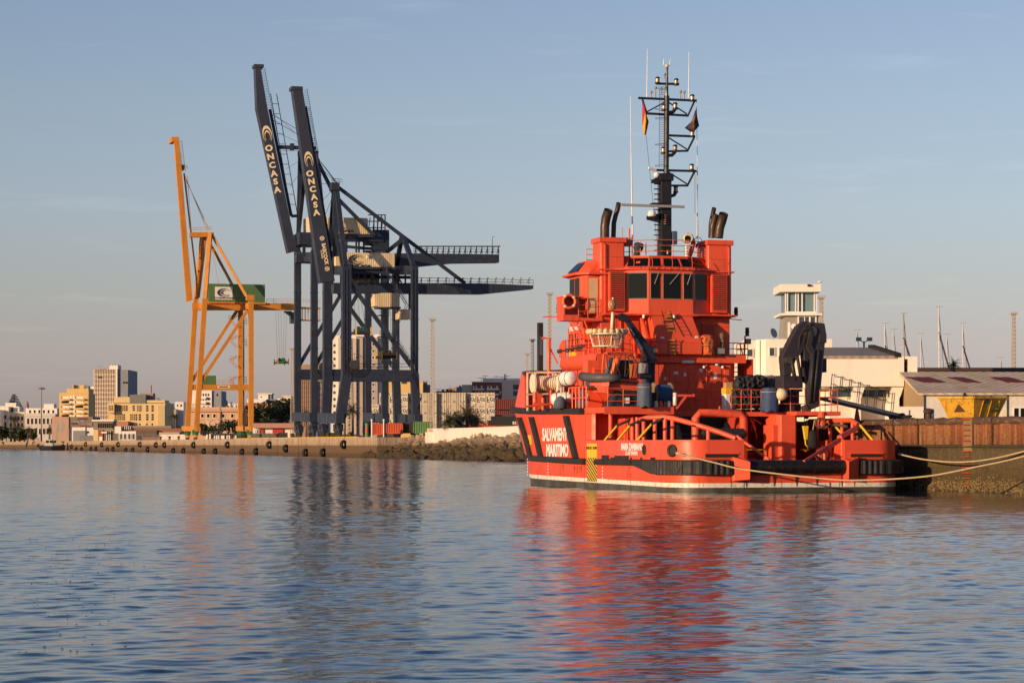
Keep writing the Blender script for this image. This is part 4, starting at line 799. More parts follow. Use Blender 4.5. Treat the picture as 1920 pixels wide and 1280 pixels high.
# --- rescue boat on the port boat deck
t = deck_thing('rescue_boat', 'orange rescue boat with grey bow tube and roll bar stowed on the tug', 'boat', (-4.3, 13.0, 4.45))
GT = mat('grey inflatable tube', (.085, .085, .09), .6, var=.2)
b = B(); b.loft([[(-.95, 0, .75), (-.95, 0, 1.15), (.95, 0, 1.15), (.95, 0, .75), (.3, 0, .25), (-.3, 0, .25)], [(-.95, 2.2, .75), (-.95, 2.2, 1.15), (.95, 2.2, 1.15), (.95, 2.2, .75), (.3, 2.2, .2), (-.3, 2.2, .2)], [(-.5, 4.2, .95), (-.5, 4.2, 1.25), (.5, 4.2, 1.25), (.5, 4.2, .95), (.1, 4.2, .6), (-.1, 4.2, .6)]], closed=True, cap=True); b.build('boat_hull', RED, t)
b = B(); b.tube([(-1.15, -.1, 1.2), (-1.15, 2.3, 1.25), (-.7, 3.9, 1.35), (0, 4.6, 1.45), (.7, 3.9, 1.35), (1.15, 2.3, 1.25), (1.15, -.1, 1.2)], .26, 10); b.build('inflatable_tube', GT, t, smooth=True)
b = B(); b.box(-1.0, 1.0, -.12, .0, .8, 1.45); b.build('transom', RED, t, bevel=.03)
for x in (-.5, .5): b = B(); b.lathe([(.08, -.3), (.22, -.1), (.26, .1), (.2, .2)], (x, -.2, .55), (0, -.6, .8), 12); b.build('water_jet', BLK, t, smooth=True)
b = B(); b.box(-.3, .3, -.3, .1, .55, .85); b.build('engine', BLK, t, bevel=.05)
b = B(); b.tube([(-.9, .3, 1.4), (-.8, .6, 2.9), (.8, .6, 2.9), (.9, .3, 1.4)], .06, 8); b.tube([(-.75, 1.6, 1.4), (-.7, 1.4, 2.85), (.7, 1.4, 2.85), (.75, 1.6, 1.4)], .05, 8); b.tube([(-.8, .6, 2.9), (-.7, 1.4, 2.85)], .05, 6); b.tube([(.8, .6, 2.9), (.7, 1.4, 2.85)], .05, 6); b.build('roll_bar', RED, t, smooth=40)
b = B(); b.lathe([(.17, -.55), (.2, -.4), (.2, .4), (.12, .55)], (-.45, .3, 2.1), (.3, 0, 1), 12); b.build('orange_float', mat('orange float', (.78, .16, .05), .5), t, smooth=True)
b = B(); b.tube([(-1.0, .25, 1.5), (-.6, .4, 2.6)], .12, 8); b.build('blue_bag', TARP, t, smooth=True)
b = B(); b.box(-.55, .55, .7, 1.3, 1.2, 2.0); b.box(-.6, .7, .5, .55, 2.0, 2.5); b.build('console', BLK, t, bevel=.08)
b = B(); b.box(.45, .85, .1, .5, 1.45, 2.3); b.build('seat', RED, t, bevel=.06)
b = B(); b.prism([(.3, .05, 2.3), (.5, .05, 2.2), (.42, .05, 1.6), (.34, .05, 1.55)], (0, .02, 0)); b.build('small_flag', mat('red and yellow cloth', (.6, .25, .03), .7), t)
for i in range(6): b = B(); x = random.uniform(-.8, .8); b.tube([(x, .0, 1.5), (x+random.uniform(-.3, .3), .1, 2.2), (x+random.uniform(-.4, .4), .3, 2.8)], .025, 5); b.build('lashing', BLK, t)
b = B(); b.tube([(-.9, -.16, 1.25), (0, -.18, 1.3), (.9, -.16, 1.2)], .03, 5); b.build('strap', BLK, t)
# bow of the boat's open cradle to the left: grey fender tube end
b = B(); p = P(1120, 708, 13.6); b.tube([(p.x-.55, 14.6, p.z+.1), (p.x-.45, 13.4, p.z), (p.x+.3, 12.6, p.z-.03), (p.x+.9, 12.5, p.z-.05)], .24, 12); b.build('boat_fender', GT, ship, smooth=True)
b = B(); b.hexa([P(1105, 722, 13.5), P(1142, 722, 12.5), P(1142, 722, 14), P(1120, 722, 15), P(1108, 716, 13.5), P(1142, 716, 12.5), P(1142, 716, 14), P(1120, 716, 15)])
for k in range(4): b.bar(P(1112+4*k, 720+4*k, 13.2), P(1142, 724+4*k, 12.4), .08)
b.build('boat_cradle', RED, ship)
b = B(); b.hexa([(-5.9, 10.95, 4.36), (-3.1, 10.95, 4.36), (-3.1, 12, 4.36), (-5.9, 12, 4.36), (-5.5, 11.1, 5.0), (-3.2, 11.0, 5.15), (-3.2, 12, 5.15), (-5.5, 12, 5.0)]); b.build('deck_cover', mat('dark navy cover', (.02, .024, .04), .7, bump=.3), ship)
aft_panel(1171.5, 1180, 745, 756, 10.85, WHT, 'notice', .05)
for x in (1103, 1110, 1117): p = P(x, 740, 16); b = B(); b.tube([(p.x, 16, 4.33), (p.x, 16, 6.3 if x > 1105 else 5.9)], .07, 6); b.build('cage_bar', RED, ship)
b = B(); p = P(1096, 738, 16); b.lathe([(.45, 0), (.4, .4), (.08, 1.15), (.03, 1.5)], (p.x, 16.3, 4.4), (0, 0, 1), 10); b.build('covered_gear', TARP, ship, smooth=True)
b = B(); p = P(1040, 762, 18); b.lathe([(.4, 0), (.33, .4), (.2, .62), (.02, .7)], (p.x, 17, 4.35), (0, 0, 1), 9); b.build('covered_gear', TARP, ship, smooth=True)
b = B(); b.box(-5.5, -3.85, 15.7, 16.55, 4.33, 7.0); b.box(-5.2, -4.0, 15.6, 15.7, 5.2, 6.6); dh = b.build('shading_housing', RED, ship, bevel=.05); b = B()  # louvred red block behind the boat, added partly to shade the deckhouse wall
for k in range(7): b.box(-5.1, -4.1, 15.56, 15.6, 5.3+.18*k, 5.4+.18*k)
b.build('louvre', RED2, dh)
# --- rescue net ring with yellowed floats
p = P(1138, 626, 15)
t = deck_thing('rescue_basket', 'netted rescue basket ringed with cream floats above the rescue boat', 'basket', (p.x, 15, P(1138, 650, 15).z))
b = B(); fl = mat('cream float', (.66, .52, .27), .6, var=.2, scale=5)
n = 20
for i in range(n):
    a = 2*PI*i/n; b = B(); b.ball((1.05*math.cos(a), .8*math.sin(a), .82), .155, 10, (1, 1, 1.08)); b.build('float', fl, t, smooth=True)
b = B()
for k, (r, z) in enumerate(((.78, .02), (.98, .68))): b.ring((0, 0, z), r, .04, (0, 0, 1), 24, 6)
for i in range(8): a = 2*PI*i/8; b.tube([(.78*math.cos(a), .62*math.sin(a), 0), (1.0*math.cos(a), .8*math.sin(a), .72)], .035, 5)
b.build('frame', cr, t)
b = B()
for i in range(44):
    for sgn in (-1, 1):
        a = 2*PI*i/44; a2 = a+sgn*.35; b.tube([(.78*math.cos(a), .63*math.sin(a), .03), (.97*math.cos(a2), .78*math.sin(a2), .68)], .008, 3, caps=False)
b.build('net', mat('pale net', (.45, .33, .2), .8), t)
b = B(); b.tube([P(1147, 622, 15), P(1149, 585, 15)], .09, 8); lp = b.build('signal_post', cr, ship, smooth=True); b = B(); b.ball(P(1149, 571, 15), .2, 12, (1, .7, 1.6)); b.build('amber_lamp', mat('amber lamp', (.30, .15, .05), .3), lp, smooth=True); b = B(); b.ring(P(1149, 571, 15), .24, .02, (0, 1, 0), 16, 5); b.tube([P(1149, 565, 15), P(1149, 558, 15)], .05, 6); b.build('lamp_guard', WHT, lp)
# --- port deck crane (navy)
CN = mat('navy deck crane paint', (.016, .019, .034), .5, var=.2, scale=1.2, stain=(.05, .045, .045), stain_amt=.3)
vc = 15.4; p = lambda x, y: P(x, y, vc)
b = B(); b.lathe([(.55, 4.33), (.55, 5.1), (.45, 5.15), (.45, 5.4)], (p(1212, 720).x, vc, 0), (0, 0, 1), 16); dcr = b.build('deck_crane', CN, ship, smooth=40)
b = B(); b.prism([p(1199, 732), p(1228, 732), p(1229, 676), p(1218, 655), p(1212, 662), p(1199, 700)], (0, .7, 0)); b.build('crane_column', CN, dcr, bevel=.04)
b = B(); b.prism([p(1213, 684), p(1229, 677), p(1218, 652), p(1174, 594), p(1168, 598), p(1205, 660)], (0, -.35, 0)); b.build('crane_boom', CN, dcr, bevel=.03)
b = B(); b.prism([p(1156, 590), p(1163, 588), p(1172, 591), p(1178, 600), p(1170, 604), p(1160, 601)], (0, -.4, 0)); b.build('boom_head', CN, dcr, bevel=.03)
b = B(); b.tube([P(1211, 676, vc-.5), P(1178, 612, vc-.5)], .05, 6); b.build('hydraulic_ram', STEEL, dcr)
b = B(); b.box(p(1199, 690).x, p(1213, 690).x, vc-.25, vc+.3, p(1206, 700).z, p(1206, 680).z); b.build('control_box', GREYM, dcr, bevel=.03)
def boom_plate(x0, y0, x1, y1, m, name):
    a, c = P(x0, y0, vc-.36), P(x1, y1, vc-.36); b = B(); b.bar(a, c, .13, .02, (0, 1, 0)); b.build(name, m, dcr)
boom_plate(1178, 614, 1189, 629, WHT, 'boom_sign'); boom_plate(1191, 634, 1205, 655, mat('grey blue plate', (.35, .38, .42), .5), 'boom_sign')
# covered drum, rope reel
def covered(px0, px1, y0, y1, v, m, label, name='covered_drum'):
    a, c = P(px0, y1, v), P(px1, y0, v); r = (c.x-a.x)/2; h = c.z-a.z
    t = deck_thing(name, label, 'drum', ((a.x+c.x)/2, v, a.z))
    b = B(); n = 28; rg = []
    for k, (f, z) in enumerate(((.98, 0), (1.0, .1), (.97, .45), (.96, .85), (.85, .96), (.4, 1.0))):
        rg.append([((r*f*(1+.035*math.sin(7*2*PI*j/n+k*.3)*(1-z*.5)))*math.cos(2*PI*j/n), r*f*(1+.035*math.sin(5*2*PI*j/n))*math.sin(2*PI*j/n), h*z+(.05*math.sin(6*2*PI*j/n) if k == 0 else 0)) for j in range(n)])
    b.loft(rg, closed=True, cap=True); b.build('cover', m, t, smooth=50)
    b = B(); b.ring((0, 0, h*.8), r*1.0, .02, (0, 0, 1), 20, 4); b.build('lashing', ROPE, t); return t
covered(1195, 1222, 717, 762, 10.35, TARP, 'grey blue tarpaulin covered drum hung on the boat deck edge')
covered(1428, 1459, 726, 771, 9.55, TARP2, 'navy tarpaulin covered drum hung beside the cream buoy')
p = P(1241, 738, 11.4); t = deck_thing('rope_reel', 'wooden reel of blue rope beside the grey covered drum', 'reel', (p.x, 11.4, 4.35))
R_ = (P(1241, 717, 11.4).z-4.45)/2; b = B(); BR = mat('blue rope', (.025, .085, .19), .8, var=.4, scale=4, stretch=(8, 1, 1), bump=.5, stain=(.25, .25, .22), stain_amt=.35)
b.lathe([(R_*.8, -.42)]+[(R_*(.84 if i % 2 else .78), -.4+i*.05) for i in range(17)]+[(R_*.8, .42)], (0, 0, R_+.1), (1, 0, 0), 24); b.build('rope_coil', BR, t, smooth=40)
for x in (-.5, .42): b = B(); b.lathe([(.1, x), (R_, x), (R_, x+.07), (.1, x+.07)], (0, 0, R_+.1), (1, 0, 0), 24); b.build('flange', mat('reel wood', (.22, .13, .07), .8, var=.3) if x < 0 else bpy.data.materials['reel wood'], t)
b = B(); b.box(-.55, -.4, -.5, .5, 0, .25); b.box(.4, .55, -.5, .5, 0, .25); b.build('reel_stand', RED, t)
for i, x in enumerate((1230, 1239, 1247, 1254)): p = P(x, 758, 10.95); b = B(); b.lathe([(.09, 0), (.1, .02), (.1, .3), (.06, .33)], (p.x, 10.95, 4.35), (0, 0, 1), 10); b.build('paint_tin', (WHT, RED, STEEL, WHT)[i], ship)
# --- ship fenders: fat black pneumatic fenders netted with small tyres
def pneu(px, py, v, r, hl, label, ax=(1, 0, 0)):
    p = P(px, py, v); t = deck_thing('pneumatic_fender', label, 'ship fender', (p.x, v, p.z), 'black ship fenders on the starboard platform')
    b = B(); b.lathe([(r*.2, -hl), (r*.7, -hl*.93), (r*.95, -hl*.7), (r, -hl*.4), (r, hl*.4), (r*.95, hl*.7), (r*.7, hl*.93), (r*.2, hl)], (0, 0, 0), ax, 18); b.build('body', RUB, t, smooth=True)
    q = V((0, 0, 1)).rotation_difference(V(ax))
    for k in range(5):
        for z in (-.5, .5):
            a = -PI/2+(k-2)*.75; n = q @ V((math.cos(a), math.sin(a), 0)); n2 = V((0, -math.cos((k-2)*.7), math.sin((k-2)*.7))) if abs(ax[0]) > .5 else n
            c = n2*(r+.03)+V(ax)*hl*z; b = B(); b.ring(c, .17, .07, n2, 14, 6); b.build('tyre', BLK, t, smooth=True)
    b = B()
    for z in (-.6, 0, .6): b.ring(V(ax)*hl*z, r+.04, .025, ax, 18, 4)
    b.build('chain', STEEL, t); return t
pneu(1387, 748, 11.3, .42, .5, 'black tyre netted ship fender, lower left of the platform heap')
pneu(1411, 748, 11.2, .42, .48, 'black tyre netted ship fender, lower right beside the navy covered drum')
pneu(1393, 722, 11.6, .40, .55, 'black tyre netted ship fender, upper left of the platform heap')
pneu(1413, 719, 11.7, .38, .5, 'black tyre netted ship fender, topmost beneath the grey life raft capsule')
p = P(1465, 739, 9.2); t = deck_thing('buoy_ball', 'round cream mooring buoy lashed to the red starboard rail', 'buoy', (p.x, 9.2, p.z)); b = B(); b.ball((0, 0, 0), .335, 20); b.build('ball', mat('cream buoy', (.72, .60, .38), .45, var=.1), t, smooth=True); b = B(); b.lathe([(.07, .3), (.06, .42)], (0, 0, 0), (0, 0, 1), 8); b.build('eye', BLK, t)
p = P(1546, 853, 4); t = deck_thing('buoy_ball', 'dark red mooring buoy on the after deck behind the roller', 'buoy', (p.x, 4.2, p.z)); b = B(); b.ball((0, 0, 0), .42, 20); b.build('ball', mat('dark red buoy', (.20, .035, .025), .6, var=.3, scale=6), t, smooth=True); b = B(); b.lathe([(.08, .36), (.07, .5)], (0, 0, 0), (0, 0, 1), 8); b.build('eye', BLK, t)
p = P(1451, 722, 12.6); t = deck_thing('hose_reel', 'brown hose reel beside the folded starboard crane', 'reel', (p.x, 12.6, 4.1)); b = B(); zz = P(1451, 722, 12.6).z-4.1
b.lathe([(.48, -.6)]+[(.52 if i % 2 else .47, -.58+i*.07) for i in range(17)]+[(.48, .62)], (0, 0, zz), (1, 0, .08), 22); b.build('hose', mat('brown hose', (.13, .09, .055), .7, var=.25), t, smooth=30)
for x in (-.68, .62): b = B(); b.lathe([(.58, x), (.58, x+.06)], (0, 0, zz), (1, 0, .08), 20); b.box(x-.02, x+.1, -.12, .12, 0, zz); b.build('flange', DARK, t)
p = P(1366, 745, 13); t = deck_thing('plastic_tank', 'white tank with yellow lid beside the ship fenders', 'tank', (p.x, 13, 4.1)); b = B(); b.box(-.3, .3, -.3, .3, 0, P(1366, 738, 13).z-4.1); b.build('tank', WHT, t, bevel=.05); b = B(); z = P(1366, 738, 13).z-4.1; b.box(-.31, .31, -.31, .31, z, z+.32); b.build('lid', YEL, t, bevel=.03)
p = P(1366, 720, 13.2); t = deck_thing('canvas_cover', 'ochre canvas draped over a box by the deckhouse', 'cover', (p.x, 13.2, p.z-.2)); b = B(); b.hexa([(-.27, -.2, -.25), (.27, -.2, -.2), (.27, .2, -.2), (-.27, .2, -.25), (-.25, -.18, .3), (.3, -.18, .32), (.3, .2, .32), (-.25, .2, .3)]); b.build('canvas', mat('ochre canvas', (.50, .27, .09), .8, bump=.4), t, bevel=.06); b = B(); b.tube([(0, 0, p.z*0-1.2), (0, 0, -.2)], .06, 6); b.build('stand', RED, t)
p = P(1325, 664, 16.3); t = deck_thing('orange_tarpaulin', 'crumpled orange tarpaulin bundled on the upper deck rail', 'tarpaulin', (p.x, 16.35, zL1+.09)); b = B(); n = 16; rg = []
for k, (f, z) in enumerate(((1, 0), (1.05, .25), (.9, .55), (1.0, .8), (.7, 1.0), (.2, 1.05))): rg.append([(.46*f*math.cos(2*PI*j/n)*(1+.12*math.sin(j*3+k*2)), .3*f*math.sin(2*PI*j/n)*(1+.12*math.cos(j*2+k)), z*1.05+.04*math.sin(j*2.3+k)) for j in range(n)])
b.loft(rg, closed=True, cap=True); b.build('bundle', mat('orange tarpaulin', (.62, .13, .03), .7, var=.3, scale=6, bump=.6), t); b = B(); b.ring((0, 0, .5), .47, .015, (0, .1, 1), 16, 4); b.build('lashing', ROPE, t)
p = P(1354, 652, 16.6); t = deck_thing('covered_post', 'brown covered post beside the orange tarpaulin', 'cover', (p.x, 16.6, zL1+.09)); b = B(); b.lathe([(.14, 0), (.15, .6), (.13, 1.0), (.16, 1.2), (.03, 1.3)], (0, 0, 0), (0, 0, 1), 10); b.build('cover', mat('brown cover', (.14, .09, .055), .8), t, smooth=True); b = B(); b.ring((0, 0, .8), .15, .015, (0, 0, 1), 12, 4); b.build('lashing', ROPE, t)
# --- folded starboard crane
vc2 = 9.6; p = lambda x, y, d=0: P(x, y, vc2+d)
b = B(); x0 = p(1489, 740).x; b.lathe([(.62, 4.1), (.62, 4.5), (.52, 4.55), (.52, 5.2), (.7, 5.22), (.7, 5.34)], (x0, vc2+.6, 0), (0, 0, 1), 20); sc_ = b.build('folding_crane', BLK, ship, smooth=40)
CP = mat('purple grey crane paint', (.032, .029, .042), .55, var=.2, scale=1.5, stain=(.07, .06, .06), stain_amt=.35)
b = B(); b.box(p(1468, 730).x, p(1506, 730).x, vc2, vc2+1.1, p(0, 726).z if False else P(1486, 727, vc2).z, P(1486, 704, vc2).z); b.build('crane_column', CP, sc_, bevel=.05)
b = B(); b.prism([p(1470, 704), p(1483, 704), p(1492, 676), p(1508, 655), p(1522, 640), p(1526, 604), p(1508, 602), p(1496, 612), p(1484, 634), p(1467, 668)], (0, .55, 0)); b.build('inner_boom', CP, sc_, bevel=.03)
b = B(); b.prism([p(1514, 604), p(1540, 607), p(1543, 625), p(1540, 650), p(1530, 762), p(1510, 770), p(1509, 720), p(1520, 655), p(1512, 628)], (0, -.45, 0)); b.build('outer_boom', CP, sc_, bevel=.03)
b = B(); b.box(p(1529, 640).x, p(1543, 640).x, vc2-.5, vc2+.4, p(1529, 643).z, p(1529, 626).z); b.build('boom_end', CP, sc_, bevel=.03)
for (xa, ya), (xb, yb), r_ in (((1484, 672), (1491, 714), .11), ((1495, 668), (1502, 712), .09), ((1526, 655), (1518, 755), .10), ((1535, 655), (1526, 752), .08)):
    b = B(); b.tube([P(xa, ya, vc2-.5), P(xb, yb, vc2-.5)], r_, 10); b.build('hydraulic_ram', BLK, sc_, smooth=True)
b = B(); b.prism([p(1507, 640), p(1512, 626), p(1530, 612), p(1531, 690), p(1521, 722), p(1511, 716), p(1508, 690)], (0, .5, 0)); b.build('second_boom', CP, sc_, bevel=.05)
for q, r_ in ((p(1515, 622), .3), (p(1474, 676), .2)): b = B(); b.lathe([(r_, -.55), (r_, .55)], q, (0, 1, 0), 16); b.build('knuckle_pin', STEEL, sc_)
b = B(); b.box(p(1538, 690).x, p(1546, 690).x, vc2-.3, vc2+.3, p(0, 705).z if False else P(1540, 698, vc2).z, P(1540, 672, vc2).z); b.build('winch_box', CP, sc_, bevel=.03)
for i in range(9):
    b = B(); o = i*1.6; b.tube([P(1503-o*.4, 640+o, vc2-.5), P(1506-o*.5, 618+o, vc2-.6), P(1514+o*.3, 606+o*.6, vc2-.6), P(1520+o*.3, 618+o, vc2-.6), P(1512+o*.5, 650+o, vc2-.55)], .035, 6); b.build('hydraulic_hose', BLK, sc_)
b = B(); b.tube([P(1508, 760, vc2-.3), P(1512, 770, vc2-.3), P(1512, 785, vc2-.3)], [.2, .25, .1], 8); b.build('rope_tangle', mat('dark rope', (.05, .038, .03), .9, bump=1.0), sc_)
b = B(); b.tube([P(1507, 772, 8.6), P(1509, 797, 8.6)], .02, 4); b.tube([P(1513, 772, 8.6), P(1513, 797, 8.6)], .02, 4); b.build('hoist_wire', BLK, sc_)
t_ = P(1510, 812, 8.6); t = deck_thing('hook_block', 'yellow and black crane hook block hanging under the folded crane', 'hook', (t_.x, 8.6, t_.z)); b = B(); b.prism([(-.17, -.08, .4), (.17, -.08, .4), (.13, -.08, -.35), (-.05, -.08, -.35)], (0, .16, 0)); b.build('block', YEL, t, bevel=.03); b = B(); b.tube([(0, 0, -.35), (.02, 0, -.6), (.14, 0, -.72), (.16, 0, -.86), (.02, 0, -.95), (-.12, 0, -.86)], [.04, .04, .05, .05, .05, .03], 8); b.build('hook', YEL, t, smooth=True)
t_ = P(1524, 826, 8.2); t = deck_thing('netted_fender', 'black netted fender hanging from the starboard cargo rail', 'ship fender', (t_.x, 8.2, t_.z)); b = B(); b.ball((0, 0, 0), .4, 14, (.75, .6, 1.5)); b.build('bag', mat('black netting', (.015, .015, .016), .8, bump=1.0, bscale=20), t, smooth=True); b = B(); b.tube([(0, 0, .55), (.1, 0, 1.1)], .03, 5); b.build('lanyard', ROPE, t)
b = B(); b.tube([V((5.95, 11, 3.4)), V((5.9, 9.5, 3.25)), V((5.9, 8, 3.42)), V((5.9, 6.6, 3.3))], .08, 6); b.ring((5.0, 8.0, 3.5), .25, .06, (.2, 1, 0), 14, 6); b.build('lashed_hose', mat('brown hose', (.1, .06, .04), .8), ship)
# --- flags
def flag(p0, label, name, outline, m):
    t = deck_thing(name, label, 'flag', (p0.x, p0.y, p0.z)); b = B(); n = 8
    L_, Rr = outline; rg = []
    for i in range(len(L_)):
        row = []
        for j in range(n+1):
            f = j/n; a = V(L_[i]).lerp(V(Rr[i]), f); row.append((a.x-p0.x, a.y-p0.y+.09*math.sin(f*7+i*.9), a.z-p0.z))
        rg.append(row)
    b.loft(rg); o = b.build('cloth', m, t, smooth=True)
    md = o.modifiers.new('thick', 'SOLIDIFY'); md.thickness = .012; b = B(); b.tube([V(L_[0])-p0+V((0, 0, .1)), V(L_[0])-p0], .02, 4); b.build('toggle', ROPE, t); return t
def flag_mat(name, fn):
    m = bpy.data.materials.new(name); m.use_nodes = True; nt = m.node_tree; tc = N(nt, 'ShaderNodeTexCoord'); s = N(nt, 'ShaderNodeSeparateXYZ'); L(nt, tc.outputs['Generated'], s.inputs[0]); L(nt, fn(nt, s), nt.nodes['Principled BSDF'].inputs['Base Color']); nt.nodes['Principled BSDF'].inputs['Roughness'].default_value = .8; return m
sp = flag_mat('red and yellow flag', lambda nt, s: ramp(nt, math_(nt, 'ADD', math_(nt, 'MULTIPLY', s.outputs[0], .85), math_(nt, 'MULTIPLY', math_(nt, 'SUBTRACT', .6, s.outputs[2]), .55)), [(.0, (.5, .02, .02)), (.22, (.75, .38, .02)), (.52, (.55, .02, .02)), (.9, (.45, .015, .02))], 'CONSTANT'))
flag(M(1205, 191), 'drooping red and yellow flag at the tug mast, left', 'national_flag', ([M(1205, 191), M(1205, 210), M(1205, 230), M(1207, 253)], [M(1207, 196), M(1212, 212), M(1217, 228), M(1211, 253)]), sp)
eu = flag_mat('dark violet flag', lambda nt, s: ramp(nt, s.outputs[0], [(0, (.05, .02, .05)), (.45, (.06, .03, .06)), (.55, (.22, .13, .03)), (.68, (.05, .02, .05))]))
flag(M(1306, 203), 'dark violet flag blown out at the tug mast, right', 'ensign_flag', ([M(1306, 203), M(1308, 218), M(1312, 236), M(1302, 246)], [M(1304, 208), M(1297, 228), M(1284, 240), M(1292, 246)]), eu)
# --- mooring ropes
def hawser(pts, label, r=.042):
    t = thing('mooring_rope', label, 'rope', G(pts[0]), SH.t); o = V(pts[0]); b = B()
    # smooth curve through the points
    P3 = [V(p)-o for p in pts]; out = []
    for i in range(len(P3)-1):
        p0, p1, p2, p3 = P3[max(i-1, 0)], P3[i], P3[i+1], P3[min(i+2, len(P3)-1)]
        for k in range(12):
            s = k/12; out.append(.5*((2*p1)+(p2-p0)*s+(2*p0-5*p1+4*p2-p3)*s*s+(3*p1-p0-3*p2+p3)*s**3))
    out.append(P3[-1]); b.tube(out, r, 8); b.build('strands', ROPE, t, smooth=True)
    k = B(); k.lathe([(r*1.6, -.12), (r*1.9, 0), (r*1.6, .12)], out[1], (out[2]-out[0]), 8); k.build('chafe_sleeve', ROPE, t); return t
A1, A2 = (-5.85, .15), (8.9, -15)
hawser([pl(1268, 849, A1, A2), pl(1340, 867, A1, A2), pl(1397, 880, A1, A2), pl(1533, 896, A1, A2), pl(1612, 900, A1, A2), pl(1733, 893, A1, A2), pl(1830, 875, A1, A2), pl(1920, 855, A1, A2), pl(2060, 815, A1, A2), (8.9, -15, 3.75)], 'long pale mooring rope from the left stern fairlead across the roller')
A1, A2 = (6.1, 1.0), (9.0, -15)
hawser([pl(1686, 851, A1, A2), pl(1733, 861, A1, A2), pl(1793, 866, A1, A2), pl(1853, 861, A1, A2), pl(1920, 846, A1, A2), pl(2000, 825, A1, A2), (9.0, -15, 3.75)], 'shorter mooring rope from the right stern fairlead along the quay wall')
# ================================================================== quay cranes
NAVYL = mat('weathered navy steel', (.026, .035, .060), .45, var=.2, scale=.3, stain=(.09, .065, .05), stain_amt=.5, streak=(.014, .018, .03), streak_amt=.5)
ORG = mat('orange yellow crane paint', (.58, .235, .032), .5, var=.12, scale=.3, streak=(.33, .12, .025), streak_amt=.55, stain=(.33, .12, .035), stain_amt=.4)
HOUSE = mat('cream corrugated house', (.70, .56, .34), .6, var=.08, scale=.3, streak=(.45, .27, .12), streak_amt=.5)
GRN = mat('green machinery house', (.085, .17, .065), .55, var=.12, scale=.3, streak=(.05, .10, .045), streak_amt=.5)
LOGO = mat('cream lettering', (.86, .70, .44), .5, var=.02)
LOGOD = mat('navy lettering', (.030, .032, .055), .6, var=.05)
def corrugate(m, n, axis=0):
    nt = m.node_tree; tc = N(nt, 'ShaderNodeTexCoord'); s = N(nt, 'ShaderNodeSeparateXYZ'); L(nt, tc.outputs['Object'], s.inputs[0])
    w = math_(nt, 'SINE', math_(nt, 'MULTIPLY', math_(nt, 'ADD', s.outputs[0], s.outputs[1]), n)); b = N(nt, 'ShaderNodeBump'); b.inputs['Strength'].default_value = .35; b.inputs['Distance'].default_value = .05
    L(nt, w, b.inputs['Height']); L(nt, b.outputs[0], nt.nodes['Principled BSDF'].inputs['Normal'])
corrugate(HOUSE, 15); corrugate(GRN, 15)
WL = 18.4
